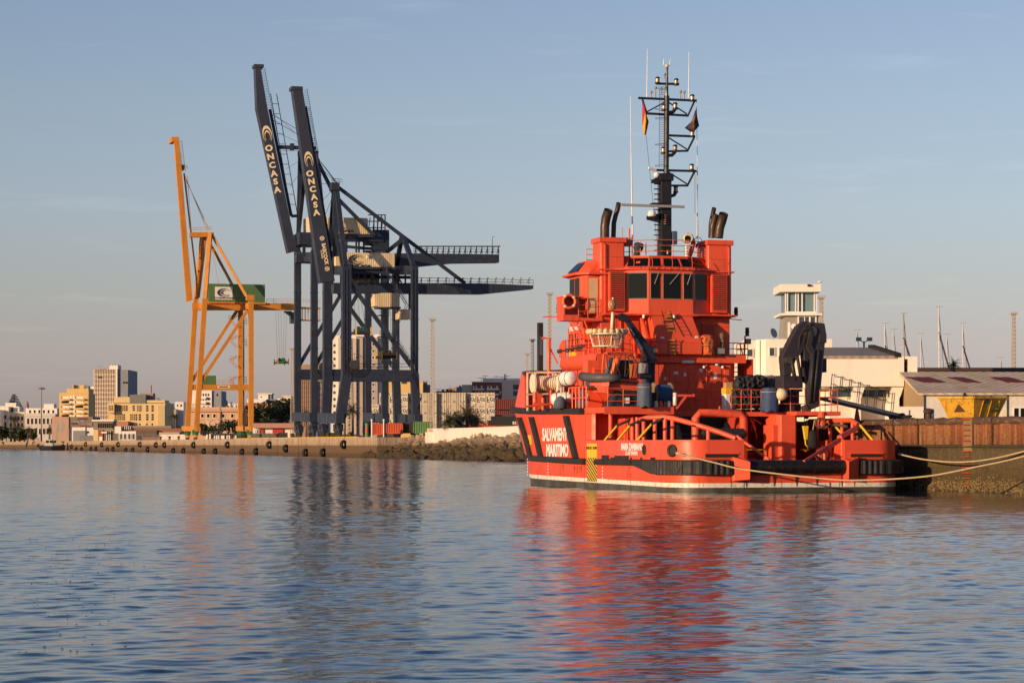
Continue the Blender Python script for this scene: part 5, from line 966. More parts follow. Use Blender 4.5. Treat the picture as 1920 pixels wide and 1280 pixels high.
class Crane:
    def __init__(s, px, label, m, name='quay_crane', group=None):
        b = FQ.pu(px, 815, 3); p = FQ.w(b.x, b.y); s.f = Frame(p.x, p.y, 15.8); s.m = m
        s.o = thing(name, label, 'crane', (p.x, p.y, QH), FQ.t, group)
    def p(s, x, y, v=0): q = s.f.pv(x, y, v); return V((q.x, q.y, q.z-QH))
    def W(s, q): return s.f.w(q.x, q.y, q.z+QH)
    def bar(s, name, pts, v, w, h=None, m=None, parent=None):     # beam through picture points on plane v, or on two planes
        vs = v if isinstance(v, (list, tuple)) else [v]*len(pts)
        b = B(); q = [s.p(x, y, k) for (x, y), k in zip(pts, vs)]
        for a, c in zip(q, q[1:]): b.bar(a, c, w, h or w)
        return b.build(name, m or s.m, parent or s.o)
    def poly(s, name, pts, v0, v1, m=None, parent=None):          # outline seen at plane v0, pushed through to plane v1
        q = [s.p(x, y, v0) for x, y in pts]; return B().prism(q, (0, v1-v0, 0)).build(name, m or s.m, parent or s.o)
    def box(s, name, x0, x1, y0, y1, v0, v1, m=None, parent=None, bevel=0):
        a = s.p(x0, y1, v0); c = s.p(x1, y0, v0); return B().box(a.x, c.x, v0, v1, a.z, c.z).build(name, m or s.m, parent or s.o, bevel=bevel)
    def rail(s, name, pts, v, h=1.1, step=3, r=.05, m=None, n=2):
        b = B(); b.rail([s.p(x, y, v) for x, y in pts], h, n, r, step); return b.build(name, m or s.m, s.o)
    def walk(s, name, a, c, v, w=.9, n=30, r=.05):                # ladder or walkway between two picture points
        p, q = s.p(*a, v), s.p(*c, v); b = B(); b.ladder(p, q, (w, 0, 0), n, r); return b.build(name, s.m, s.o)
    def text(s, t, x, y, v, size, m, right=(1, 0, 0), up=(0, 0, 1), bold=.03, sx=1.0):
        return put_text(t, m, s.o, s.p(x, y, v)+V((0, -.04, 0)), size, right, up, bold, sx, depth=.03)
    def crescent(s, x, y, v, rx, rz, m, rot=0, mirror=1, parent=None):   # two nested crescents opening to one side
        c = s.p(x, y, v)+V((0, -.05, 0))
        for k, (sc, off) in enumerate(((1.0, 0), (.62, .16))):
            b = B(); n = 28; pts = []
            for i in range(n+1):
                a = R(38)+(2*PI-R(76))*i/n; pts.append((math.cos(a)*sc+off, math.sin(a)*sc))
            for i in range(n, -1, -1):
                a = R(38)+(2*PI-R(76))*i/n; pts.append((math.cos(a)*sc*.80+off+.155*sc, math.sin(a)*sc*.86))
            P3 = []
            for X, Z in pts:
                X, Z = X*rx, Z*rz; P3.append(c+V((X*math.cos(rot)-Z*math.sin(rot), 0, X*math.sin(rot)+Z*math.cos(rot))))
            m_ = len(P3)//2; b.add(P3, [(i, i+1, 2*m_-2-i, 2*m_-1-i) for i in range(m_-1)])
            o = b.build('logo', m, s.o); md = o.modifiers.new('thick', 'SOLIDIFY'); md.thickness = .03
    def bogie(s, u, v, m, m2=None):
        b = B(); b.prism([(u-.5, v-3.0, 1.25), (u-.5, v+3.0, 1.25), (u-.5, v+2.2, 1.9), (u-.5, v+.8, 2.9), (u-.5, v-.8, 2.9), (u-.5, v-2.2, 1.9)], (1.0, 0, 0)); b.box(u-.9, u+.9, v-.7, v+.7, 1.7, 2.6); o = b.build('bogie', m, s.o, bevel=.05)
        for k in (-1.9, -.7, .7, 1.9):
            w = B(); w.lathe([(.2, -.25), (.48, -.22), (.48, .22), (.2, .25)], (u, v+k, .5), (1, 0, 0), 14); w.build('wheel', STEEL, o)
            h = B(); h.box(u-.34, u+.34, v+k-.5, v+k+.5, .55, 1.35); h.build('wheel_case', m2 or m, o, bevel=.04)
def boom_text(cr, crescent, letters, v, size, rot):
    cr.crescent(crescent[0], crescent[1], v, crescent[2], crescent[3], LOGO, rot-PI/2)
    rt = V((math.cos(rot), 0, math.sin(rot))); up = V((-math.sin(rot), 0, math.cos(rot)))
    for ch, x, y in letters: cr.text(ch, x, y, v, size, LOGO, rt, up, .045, 1.15)
# --- nearer blue crane
A = Crane(649, 'shorter navy quay crane nearest the tug, boom raised, cream machinery house', NAVYL, group='navy quay cranes')
for v, d in ((0, 0), (WL, -35)):
    A.bar('leg', [(649+d, 499), (649+d, 704)], v, 1.75); A.bar('leg_foot', [(650+d, 700), (637+d*.75, 792)], v, 1.9, 1.6)
    A.bar('leg', [(777+d, 499), (777+d, 704)], v, 1.3); A.bar('leg_foot', [(777+d, 700), (781+d, 796)], v, 1.5)
    A.bar('portal_beam', [(649+d, 704.5), (777+d, 704.5)], v, 1.4, 2.3)
    A.bar('brace', [(654+d, 527), (774+d, 690)], v, .75)
for x, y in ((632, 784), (779, 786)): A.bar('sill_beam', [(x+6, y), (x-30, y-1)], [-2.0, WL+1.5], 1.6, 2.0)
for px, u in ((637, None), (781, None)):
    q = A.p(px, 800, 0); b_ = [A.bogie(q.x, v, NAVY, BLK) for v in (1.5, WL-1.5)]
A.bar('cross_beam', [(649, 507), (614, 507)], [0, WL], 1.5, 1.8); A.bar('cross_beam', [(777, 507), (742, 507)], [0, WL], 1.3, 1.8)
m_ = WL/2
A.poly('girder', [(626, 549), (905, 551), (1000, 541.5), (1000, 535), (905, 531), (626, 530)], m_-1.4, m_+1.4)
A.box('girder_box', 905, 925, 534, 548, m_-1.5, m_+1.5)
A.rail('walkway_rail', [(782, 531), (1000, 535)], m_-1.4, 1.1, 2.2); A.rail('walkway_rail', [(782, 531), (1000, 535)], m_+1.4, 1.1, 2.2)
for i in range(14):
    x = 790+i*15.5; b = B(); h = A.p(x, 533, m_).z; u = A.p(x, 533, m_).x; b.tube([(u, m_, h), (u, m_, h+1.3), (u+.3, m_, h+1.3)], .09, 5); b.tube([(u-.5, m_, h+.05), (u, m_, h+1.1)], .05, 4); b.build('festoon_post', NAVY, A.o)
A.poly('boom', [(601, 530), (628, 527), (566, 163.6), (549, 165)], m_-1.35, m_+1.35, NAVY)
A.box('boom_tip', 547, 568, 162.5, 168, m_-1.5, m_+1.5, NAVY); A.walk('boom_ladder', (571, 166), (592, 285), m_+1.2, 1.0, 34, .05); A.walk('boom_ladder', (577, 200), (600, 330), m_+1.2, .5, 34, .04)
A.bar('boom_rail', [(573, 200), (625, 500)], m_+1.3, .45, .6)
rot = math.atan2(365, -61)-PI/2
boom_text(A, (579, 300, 1.65, .85), [('O', 581, 326), ('N', 584, 341), ('C', 586.5, 355.5), ('A', 589, 370), ('S', 591.5, 384.5), ('A', 593.5, 399)], m_-1.37, 1.55, R(9.5))
dn = V((math.sin(R(9.5)), 0, -math.cos(R(9.5)))); lf = V((math.cos(R(9.5)), 0, math.sin(R(9.5))))
A.text('BABCOCK', 609.3, 476, m_-1.37, 1.0, LOGO, dn, lf, .035, .9); A.text('KOCKS', 603.5, 477, m_-1.37, .5, LOGO, dn, lf, .02, 1.0)
for x, y in ((604, 447), (613.5, 504)):
    c = A.p(x, y, m_-1.37)+V((0, -.05, 0)); b = B(); b.ring(c, .40, .07, (0, 1, 0), 20, 5)
    for k in range(3): a_ = k*PI/3; b.bar(c-V((math.cos(a_)*.36, 0, math.sin(a_)*.36)), c+V((math.cos(a_)*.36, 0, math.sin(a_)*.36)), .08)
    b.build('wheel_emblem', LOGO, A.o)
A.bar('pylon_leg', [(648, 499), (631, 352)], [0, m_], .85); A.bar('pylon_leg', [(615, 499), (627, 352)], [WL, m_], .85); A.bar('pylon', [(629, 500), (629, 345)], m_, 1.1)
A.box('pylon_head', 622, 637, 342, 356, m_-1.3, m_+1.3); A.rail('pylon_rail', [(622, 343), (642, 345)], m_-1.3, .9, .8)
A.bar('backstay', [(635, 352), (755, 443), (872, 531)], m_, .65); A.bar('node_leg', [(776, 500), (757, 446)], [0, m_], .85); A.bar('node_leg', [(743, 500), (753, 446)], [WL, m_], .85); A.bar('node_strut', [(753, 450), (716, 480)], m_, .8)
A.bar('strut', [(640, 430), (640, 530)], m_, .5); A.bar('strut', [(632, 440), (646, 530)], [m_, 2], .5)
hs = A.box('machinery_house', 644, 740, 475, 501, m_-3.2, m_+3.5, HOUSE); A.box('house_annex', 630, 645, 481, 501, m_-3.0, m_+3, HOUSE)
A.box('house_door', 703, 712, 481, 497, m_-3.26, m_-3.2, CREAM); A.box('wall_unit', 688, 692, 478, 484, m_-3.6, m_-3.2, CREAM); A.box('house_floor', 640, 742, 501, 503.5, m_-3.6, m_+3.8, NAVY)
A.crescent(668, 486.5, m_-3.27, 1.6, .95, LOGOD); A.text('CONCASA', 669, 498.2, m_-3.27, .62, LOGOD, bold=.03, sx=1.9)
A.bar('tie_beam', [(650, 509.5), (775, 510)], m_-2.5, .5, .8); A.bar('tie_beam', [(650, 519), (775, 520)], m_+2.5, .5, .6); A.box('trolley', 652, 712, 505, 529, m_+3, m_+5, HOUSE)
for x in (660, 672, 684, 697, 715, 728, 745, 760): A.bar('hanger', [(x, 502), (x, 531)], m_-2.2, .3, .3, NAVY)
for x in (655, 690, 735): A.bar('strut', [(x, 504), (x+18, 530)], m_-1.8, .28, .28, NAVY)
A.box('operator_cabin', 716, 748, 549.5, 576, m_-2.6, m_+1.5, HOUSE); A.poly('cabin_front', [(703, 551), (716, 549.5), (716, 577), (704, 573)], m_-2.55, m_+1.4, HOUSE); A.bar('cabin_floor', [(705, 577.5), (748, 577.5)], m_-1, 3.4, .3, NAVY)
A.box('rear_cabin', 748, 769, 580, 598, m_-1.5, m_+1.5, HOUSE); A.bar('cabin_hanger', [(768, 551), (768, 580)], m_, .4)
A.walk('stair', (716, 497), (763, 572), -.8, .5, 34, .06); A.rail('stair_rail', [(716, 497), (763, 572)], -1.2, 1.0, 2, .04); A.walk('stair', (763, 572), (729, 640), -.8, .5, 30, .05)
A.walk('stair', (744, 640), (777, 692), -1.2, .5, 26, .06); A.rail('stair_rail', [(744, 640), (777, 692)], -1.5, 1.0, 2, .04); A.walk('stair', (763, 697), (789, 745), -1.4, .6, 22, .06); A.bar('stair_foot', [(789, 745), (781, 765)], -1, .4)
A.rail('portal_rail', [(663, 693), (770, 693)], -.6, 1.2, 2, .05); A.rail('portal_rail', [(652, 693), (735, 693)], WL-.6, 1.2, 2, .05)
def cable_reel(cr, x, y, v, r):
    c = cr.p(x, y, v); b = B(); b.ring(c, r, .06, (0, 1, 0), 32, 4); n = 28
    for k in range(n): a_ = 2*PI*k/n; b.bar(c+V((math.cos(a_)*.5, 0, math.sin(a_)*.5)), c+V((math.cos(a_)*r, 0, math.sin(a_)*r)), .06)
    o = b.build('cable_reel', mat('rusty reel', (.045, .035, .03), .6) if not bpy.data.materials.get('rusty reel') else bpy.data.materials['rusty reel'], cr.o)
    b = B(); b.lathe([(.85, -.3), (.95, .0), (.95, .3)], c, (0, 1, 0), 18); b.build('cable_drum', STEEL, o)
cable_reel(A, 664.5, 684, -1.3, 2.2)
# --- farther, taller blue crane
Bc = Crane(589, 'taller navy quay crane farther along, kinked boom raised behind the first', NAVYL, group='navy quay cranes')
for v, d in ((0, 0), (WL, -31)):
    Bc.bar('leg', [(589+d, 470), (589+d, 800)], v, 1.35); Bc.bar('leg', [(721+d, 470), (721+d, 798)], v, 1.3)
    Bc.bar('portal_beam', [(589+d, 702), (721+d, 702)], v, 1.3, 2.2); Bc.bar('brace', [(589+d, 690), (670+d, 552), (718+d, 480)], v, .75)
Bc.bar('sill_beam', [(587, 782), (553, 781)], [-2, WL+1.5], 1.5, 1.9); Bc.bar('sill_beam', [(724, 783), (687, 782)], [-2, WL+1.5], 1.5, 1.9)
for px in (589, 721):
    q = Bc.p(px, 800, 0)
    for v in (1.5, WL-1.5): Bc.bogie(q.x, v, NAVY, BLK)
Bc.bar('cross_beam', [(589, 482), (558, 482)], [0, WL], 1.4, 2.0); Bc.bar('cross_beam', [(721, 482), (690, 482)], [0, WL], 1.4, 2.0); Bc.box('head_block', 562, 597, 436, 458, m_-4, m_+4); Bc.box('rear_block', 703, 730, 431, 475, m_-2, m_+2)
for x in (570, 592): Bc.bar('strut', [(x, 456), (x, 480)], m_-3, .6)
Bc.poly('girder', [(556, 492), (790, 499), (850, 493), (936, 492), (936, 477), (790, 475), (556, 474)], m_-1.4, m_+1.4)
Bc.rail('walkway_rail', [(775, 476), (936, 477)], m_-1.4, 1.1, 2.4); Bc.rail('walkway_rail', [(775, 476), (936, 477)], m_+1.4, 1.1, 2.4); Bc.bar('top_rail', [(775, 462), (938, 462)], m_-.9, .25)
for i in range(16):
    x = 780+i*10.3; Bc.bar('festoon_post', [(x, 476), (x, 462)], m_-.9, .18, .18, NAVY); Bc.bar('festoon_brace', [(x-3, 476), (x, 465)], m_-.9, .14, .14, NAVY)
b = B(); q = Bc.p(923, 476, m_); b.tube([q, q+V((0, 0, 3.6)), q+V((.5, 0, 3.7))], .07, 5); b.build('lamp_post', NAVY, Bc.o)
Bc.poly('boom', [(541, 474), (556, 470), (501, 200), (488, 123), (479, 125), (482, 203)], m_-1.35, m_+1.35, NAVY); Bc.box('boom_tip', 477, 495, 121, 126, m_-1.5, m_+1.5, NAVY)
Bc.walk('boom_ladder', (492, 128), (506, 205), m_+1.3, 1.0, 26, .05); Bc.walk('boom_ladder', (513, 176), (552, 402), m_+1.3, 1.3, 12, .09); Bc.walk('boom_ladder', (509, 205), (546, 408), m_+1.3, .5, 50, .04); Bc.bar('boom_rail', [(506, 205), (546, 405), (558, 405)], m_+1.35, .4, .6)
boom_text(Bc, (501, 252, 1.85, .98), [('O', 504.3, 278.5), ('N', 507.5, 294.5), ('C', 510.6, 310.3), ('A', 513.6, 326), ('S', 516.8, 341), ('A', 520, 356.5)], m_-1.37, 1.7, R(11.5))
Bc.bar('latch_beam', [(523, 276), (592, 278)], m_, .75); Bc.box('latch_head', 545, 552, 269, 281, m_-.6, m_+.6)
Bc.bar('pylon_leg', [(559, 470), (563, 290)], [WL, m_+5], .9); Bc.bar('pylon_leg', [(588, 470), (593, 290)], [0, m_-5], .9); Bc.bar('pylon_leg', [(559, 440), (572, 320), (580, 290)], [WL, m_+3, m_], .8); Bc.bar('pylon_cross', [(562, 288), (593, 288)], [m_+5, m_-5], 1.0, 1.2)
Bc.poly('pylon_head', [(584, 274), (600, 300), (600, 318), (588, 300)], m_-1, m_+1); Bc.bar('backstay', [(594, 300), (627, 366), (700, 440)], m_-4, .7); Bc.bar('pylon_leg', [(597, 312), (610, 440)], m_, .6)
for k in range(3): Bc.bar('hoist_rope', [(600+k, 302+k), (632+k*2, 346+k)], m_, .08)
for k in range(2): Bc.bar('hoist_rope', [(510, 215+k*9), (590, 262+k*9)], m_, .09)
Bc.box('machinery_house', 580, 690, 409, 439, m_-3.2, m_+3.5, HOUSE); Bc.crescent(637, 422, m_-3.27, 1.6, 1.0, LOGOD); Bc.text('CONCASA', 638, 433, m_-3.27, .65, LOGOD, bold=.03, sx=1.9); Bc.box('house_floor', 577, 700, 439, 442, m_-3.6, m_+3.8, NAVY)
for x in (701, 708, 715, 722): Bc.bar('stair_frame', [(x, 402), (x, 440)], m_-2, .22)
for y in (403, 415, 427): Bc.bar('stair_frame', [(690, y), (722, y)], m_-2, .2)
for k in range(4): Bc.bar('stair_frame', [(690+8*k, 440), (694+8*k, 408)], m_-1.5, .16)
Bc.bar('tie_beam', [(640, 450), (718, 450)], m_-2, .7, .8); Bc.bar('tie_beam', [(635, 461), (690, 466), (730, 466)], m_-2, .5, .6)
for x in (650, 668, 673, 682, 700): Bc.bar('hanger', [(x, 441), (x, 475)], m_-1.8, .35, .35, NAVY)
Bc.poly('gear_case', [(683, 446), (710, 446), (710, 458), (692, 458)], m_-2, m_+2); Bc.bar('strut', [(712, 470), (727, 450)], m_-1.5, .5)
cable_reel(Bc, 606, 688, -1.3, 2.3)
for y in (590, 630, 670): Bc.box('stair_landing', 712, 730, y, y+1.5, -1.2, 1.2, NAVY); Bc.rail('stair_rail', [(712, y), (730, y)], -1.2, 1.1, 1.5, .05)
for y in (595, 635, 675, 712): Bc.walk('stair', (729, y+30), (716, y), -1.0, .6, 12, .05)
Bc.bar('stair_shaft', [(727, 580), (727, 800)], -.9, .35)
# --- orange crane
Y = Crane(368, 'orange quay crane with green machinery house and raised boom', ORG)
for v, d, t in ((0, 0, 0), (WL, -17, -14)):
    Y.bar('leg', [(384+d, 560), (368+d, 806)], v, 1.35); Y.bar('pylon_leg', [(384.5+d, 562), (394+t, 438)], [v, m_+(v-m_)*.45], 1.1)
    Y.bar('leg', [(470.5+d*1.15, 553 if v == 0 else 582), (470.5+d*1.15, 806)], v, 1.3)
    Y.bar('portal_beam', [(372+d, 726), (470+d, 726)], v, 1.1, 1.5); Y.bar('brace', [(373+d, 721), (464+d*1.15, 582)], v, .85)
Y.bar('sill_beam', [(372, 804), (345, 803)], [-1.5, WL+1], 1.2, 1.4); Y.bar('sill_beam', [(474, 804), (446, 803)], [-1.5, WL+1], 1.2, 1.4)
GB = mat('green bogie paint', (.03, .16, .06), .5, stain=(.2, .1, .03), stain_amt=.4)
for px in (368, 470.5):
    q = Y.p(px, 800, 0)
    for v in (1.5, WL-1.5): Y.bogie(q.x, v, GB, ORG)
Y.bar('cross_beam', [(384, 574), (367, 574)], [0, WL], 1.3, 1.6); Y.bar('cross_beam', [(470, 574), (451, 574)], [0, WL], 1.3, 1.6)
for dv in (-2.2, 2.2): Y.bar('girder', [(360, 575), (552, 575)], m_+dv, 1.1, 2.0)
Y.rail('walkway_rail', [(500, 568), (552, 568)], m_-2.7, 1.1, 2, .05); Y.rail('walkway_rail', [(552, 568), (600, 570)], m_-2.7, 1.1, 2, .05)
for y, h in ((577, .4), (600, .25)): Y.bar('rear_platform', [(552, y), (600, y+1)], m_, 3.2, h)
for i in range(9): x = 556+i*5.4; Y.bar('platform_post', [(x, 577), (x, 601)], m_-1.5, .2)
for dv in (-2.2, 2.2): Y.poly('boom', [(350, 566), (361, 560), (336, 262), (327, 264)] if dv < 0 else [(351, 566), (361, 562), (335, 262), (327, 264)], m_+dv-.65, m_+dv+.65)
for i in range(12):
    t = i/11; Y.bar('boom_tie', [(331+26*t, 270+285*t), (331+26*t-8.2, 270+285*t)], [m_-2, m_+2], .4)
Y.box('boom_tip', 322, 336, 257, 266, m_-2.9, m_+2.9); Y.walk('boom_ladder', (338, 262), (345, 322), m_-2, .8, 20, .05); Y.box('boom_bracket', 339, 346, 309, 318, m_-1.5, m_+1.5); Y.rail('boom_platform', [(343, 318), (351, 318)], m_-1.5, 1.1, 1, .05)
Y.bar('boom_strut', [(345, 325), (368, 520), (370, 560)], m_-1.2, .4); Y.walk('boom_ladder', (350, 330), (357, 430), m_, .5, 40, .04)
Y.bar('head_beam', [(356, 440), (398, 440)], m_-2.3, 1.0, 1.3); Y.bar('head_beam', [(356, 441), (394, 441)], m_+2.3, 1.0, 1.3); Y.bar('head_beam', [(397, 441), (384, 441)], [m_-4, m_+4], 1.2, 1.6); Y.rail('head_rail', [(356, 435), (398, 433)], m_-2.8, 1.1, 1.5, .05)
Y.bar('backstay', [(399, 443), (462, 555)], [m_-4, 2], .75); Y.bar('backstay', [(393, 455), (436, 535), (452, 566)], [m_+4, WL-4, WL-4], .65)
for k in range(4): Y.bar('hoist_rope', [(345+k, 325+k*4), (388+k*2, 432)], m_, .08)
Y.bar('hoist_rope', [(397, 465), (411, 535)], m_, .08)
Y.bar('brace_leg', [(372, 558), (386, 440)], m_, .7); Y.bar('brace_leg', [(366, 565), (380, 445)], m_+1.5, .5)
Y.box('machinery_house', 391, 497, 533.5, 567, m_-3.2, m_+3.4, GRN); Y.box('house_floor', 389, 498, 567, 568.5, m_-3.5, m_+3.6, ORG); Y.box('house_sign', 403, 436, 538, 561.5, m_-3.27, m_-3.2, WHT); Y.crescent(420, 548.5, m_-3.33, 1.9, 1.15, LOGOD); Y.text('CONCASA', 419.5, 558.6, m_-3.30, .6, LOGOD, bold=.03, sx=2.0)
Y.box('post_cap', 463, 477, 553, 563, -1, 1); Y.box('operator_cabin', 545, 552.5, 585, 606, m_-1.2, m_+1.0, glass('cabin glass', (.04, .07, .07), .15)); Y.poly('cabin_frame', [(533, 583), (546, 583), (553, 590), (545, 592)], m_-1, m_+1, GRN)
for k in range(4):
    y = 600+k*38; Y.walk('stair', (432, y), (446, y+14), WL-1, .8, 8, .06); Y.walk('stair', (446, y-10), (432, y), WL-1, .8, 8, .06); Y.rail('stair_rail', [(429, y), (438, y)], WL-1.4, 1.2, 1, .05)
Y.bar('cable_chain', [(457, 590), (457, 806)], 4, .3, .3, NAVY)
for y in (610, 650, 720): Y.rail('ladder_cage', [(456, y), (462, y)], 3.6, 2.0, 1, .07, NAVY, 3)
Y.box('portal_cabin', 375, 405, 704, 721, m_-2, m_+1, GRN); Y.rail('portal_rail', [(405, 721), (438, 721)], WL-.6, 1.2, 1.5, .05); Y.box('portal_sign', 408, 432, 722.5, 727.5, -.62, -.56, CREAM); Y.bar('sign_line', [(411, 725), (427, 725)], -.66, .03, .25, LOGOD)
Y.box('side_tank', 457, 464, 770, 795, 6, 8, mat('brown tank', (.12, .07, .04), .6))
for cr_, cols in ((A, ((649, 0), (777, 0), (614, WL), (742, WL))), (Bc, ((589, 0), (721, 0), (558, WL), (690, WL)))):
    for x, v in cols:
        for y in (548, 598, 652): cr_.bar('leg_flange', [(x, y), (x, y+1.6)], v, 1.9 if x in (649, 614) else 1.5)
for x, v in ((470.5, 0), (451, WL)):
    for y in (628, 690, 760): Y.bar('leg_flange', [(x, y), (x, y+1.3)], v, 1.45)
for dx in (-3, 3): A.bar('cable_tray', [(649+dx, 505), (649+dx, 700)], -.95, .12, .12, NAVY); A.bar('cable_tray', [(777+dx, 505), (777+dx, 700)], -.75, .12, .12, NAVY)
for k in range(5): A.bar('hoist_rope', [(633, 346), (597+k*3, 310+k*34)], m_-1+k*.4, .07); Bc.bar('hoist_rope', [(592, 284), (515+k*7, 215+k*34)], m_-1+k*.4, .06)
# --- hanging spreaders
def spreader(cr, x, y, v, label, m, m2, tops, w=3.0):
    c = cr.W(cr.p(x, y, v)); t = thing('container_spreader', label, 'spreader', c, FQ.t)
    b = B(); b.box(-w*.5, w*.5, -3, 3, -.35, .15); b.build('frame', m2, t, bevel=.04)
    b = B(); b.lathe([(.35, -.8), (.45, -.5), (.45, .5), (.35, .8)], (-w*.18, 0, .75), (0, 1, 0), 12); b.lathe([(.35, -.8), (.45, -.5), (.45, .5), (.35, .8)], (w*.2, 0, .8), (0, 1, 0), 12); b.box(-w*.42, w*.42, -.8, .8, .1, .7); b.build('head_block', m, t, bevel=.05)
    for sx in (-1, 1):
        for sy in (-1, 1): b = B(); b.box(sx*w*.5-.12, sx*w*.5+.12, sy*2.9-.15, sy*2.9+.15, -.75, .9); b.build('flipper', YEL if m2 is not GB else ORG, t)
    for i, (tx, ty) in enumerate(tops):
        q = cr.W(cr.p(tx, ty, v))-c; q = Matrix.Rotation(-FQ.t, 3, 'Z') @ q; b = B(); b.tube([(-w*.35+w*.7*i/max(1, len(tops)-1), 0, .8), q], .035, 4); b.build('hoist_rope', BLK, t)
    return t
spreader(Y, 527.5, 679, m_, 'green container spreader hanging from the orange crane', GB, GB, [(517, 584), (522, 584), (527, 584), (533, 584), (538, 584)])
spreader(A, 676, 623, m_+1, 'teal container spreader hung high between the navy crane legs', mat('teal paint', (.03, .085, .09), .5), NAVY, [(664, 551), (670, 551), (675, 551)])
spreader(A, 724, 668, m_-1, 'rusty orange and black container spreader below the cream cabin', mat('rusty black', (.05, .03, .02), .7), DARK, [(715, 580), (722, 580), (732, 580)])
# ================================================================== near quay
def wall_mat(name, bands, streak_col, streak_amt, noise=.5):
    """quay face: horizontal bands by height (object z) with run-off streaks"""
    m = mat(name, (.2, .15, .1), .85, bump=.5, bscale=3); nt = m.node_tree; p = nt.nodes['Principled BSDF']
    tc = N(nt, 'ShaderNodeTexCoord'); s = N(nt, 'ShaderNodeSeparateXYZ'); L(nt, tc.outputs['Object'], s.inputs[0])
    n = N(nt, 'ShaderNodeTexNoise', i_Scale=.9, i_Detail=7., i_Roughness=.65); L(nt, tc.outputs['Object'], n.inputs['Vector'])
    h = math_(nt, 'DIVIDE', math_(nt, 'ADD', s.outputs[2], math_(nt, 'MULTIPLY', math_(nt, 'SUBTRACT', n.outputs[0], .5), noise)), 4.0)
    c = ramp(nt, h, bands)
    m2 = N(nt, 'ShaderNodeMapping'); m2.inputs['Scale'].default_value = (1.6, 1.6, .10); L(nt, tc.outputs['Object'], m2.inputs[0])
    n2 = N(nt, 'ShaderNodeTexNoise', i_Scale=2.2, i_Detail=6., i_Roughness=.65); L(nt, m2.outputs[0], n2.inputs['Vector'])
    c = mix(nt, ramp(nt, n2.outputs[0], [(.42, 0), (.62, streak_amt)]), c, streak_col)
    n3 = N(nt, 'ShaderNodeTexNoise', i_Scale=7., i_Detail=6., i_Roughness=.7); L(nt, tc.outputs['Object'], n3.inputs['Vector'])
    c = mix(nt, 1.0, c, ramp(nt, n3.outputs[0], [(.3, .55), (.7, 1.35)]), 'MULTIPLY')
    L(nt, c, p.inputs['Base Color']); return m
nq = thing('quay_wall', 'rust streaked near quay wall behind the moored tug, rope cap and red ladder', 'quay wall', (SH.x, SH.y, 0), SH.t)
RUST = wall_mat('rusty sheet piles', [(.55, (.05, .03, .015)), (.63, (.15, .045, .015)), (.80, (.22, .065, .02)), (.9, (.13, .04, .016))], (.36, .20, .085), .62, .3)
OLIVE = wall_mat('weedy quay concrete', [(.0, (.040, .028, .012)), (.12, (.065, .044, .015)), (.3, (.092, .066, .024)), (.5, (.10, .076, .034)), (.58, (.05, .037, .018))], (.06, .045, .02), .5, .5)  # darker at the foot and again along the top
b = B(); b.box(NQ-.08, NQ+.5, -60, 50, -3, 2.33); b.build('lower_wall', OLIVE, nq)
v = -60.0; k = 0
EDGES = [-60, -49, -38, -27, -16.5, Q(1722, 800, NQ-.1).y if False else -9.2, SH.pu(1722, 800, NQ).y, SH.pu(1690, 800, NQ).y+.9, 12, 21, 30, 40, 50]
EDGES = sorted(set(round(e, 2) for e in EDGES))
EDGES = [-60, -49, -38, -27, -16, -5.2]+[e for e in EDGES if e > -5]
for a, c in zip(EDGES, EDGES[1:]):
    b = B(); b.box(NQ+.02, NQ+.5, a+.06, c-.06, 2.34, 3.45)
    n = int((c-a)/.42)
    for i in range(0): vv = a+.1+(c-a-.2)*i/n; b.hexa([(NQ+.03, vv, 2.36), (NQ-.02, vv+.06, 2.36), (NQ-.02, vv+.2, 2.36), (NQ+.03, vv+.26, 2.36), (NQ+.03, vv, 3.43), (NQ-.02, vv+.06, 3.43), (NQ-.02, vv+.2, 3.43), (NQ+.03, vv+.26, 3.43)])
    b.build('sheet_pile_panel', RUST, nq)
capm = mat('brown timber cap', (.095, .050, .030), .85, var=.3, scale=2.5, stain=(.42, .36, .30), stain_amt=.55, bump=.8, bscale=6, stretch=(1, .35, 1))
for a, c in zip(EDGES, EDGES[1:]):
    b = B(); n = 16; b.tube([(NQ+.14, a+.08+(c-a-.16)*i/n, 3.5+.02*math.sin(i*1.7+a)) for i in range(n+1)], [.2+.018*math.sin(i*2.3+a) for i in range(n+1)], 10); b.build('cap_log', capm, nq, smooth=50)
for e in EDGES[4:9]:                                   # chains down the panel joints
    b = B()
    for i in range(9): b.ring((NQ-.02, e, 2.45+i*.14), .07, .025, (1, 0, 0) if i % 2 else (0, 1, 0), 10, 5)
    b.build('chain', mat('rusty chain', (.05, .03, .02), .8) if not bpy.data.materials.get('rusty chain') else bpy.data.materials['rusty chain'], nq)
# red ladder
lv = SH.pu(1814, 800, NQ-.1).y; LR = mat('red rung paint', (.44, .07, .028), .5, stain=(.2, .06, .02), stain_amt=.6)
b = B(); b.box(NQ-.1, NQ-.05, lv-.45, lv+.45, 2.0, 3.66); b.build('ladder_backing', mat('pale ladder concrete', (.24, .15, .075), .85, var=.25, scale=3, stain=(.2, .08, .03), stain_amt=.6), nq)
for i in range(13): z = .42+i*.265; b = B(); b.tube([(NQ-.08, lv-.36, z), (NQ-.22, lv-.33, z), (NQ-.22, lv+.33, z), (NQ-.08, lv+.36, z)], .022, 6); b.build('ladder_rung', LR, nq)
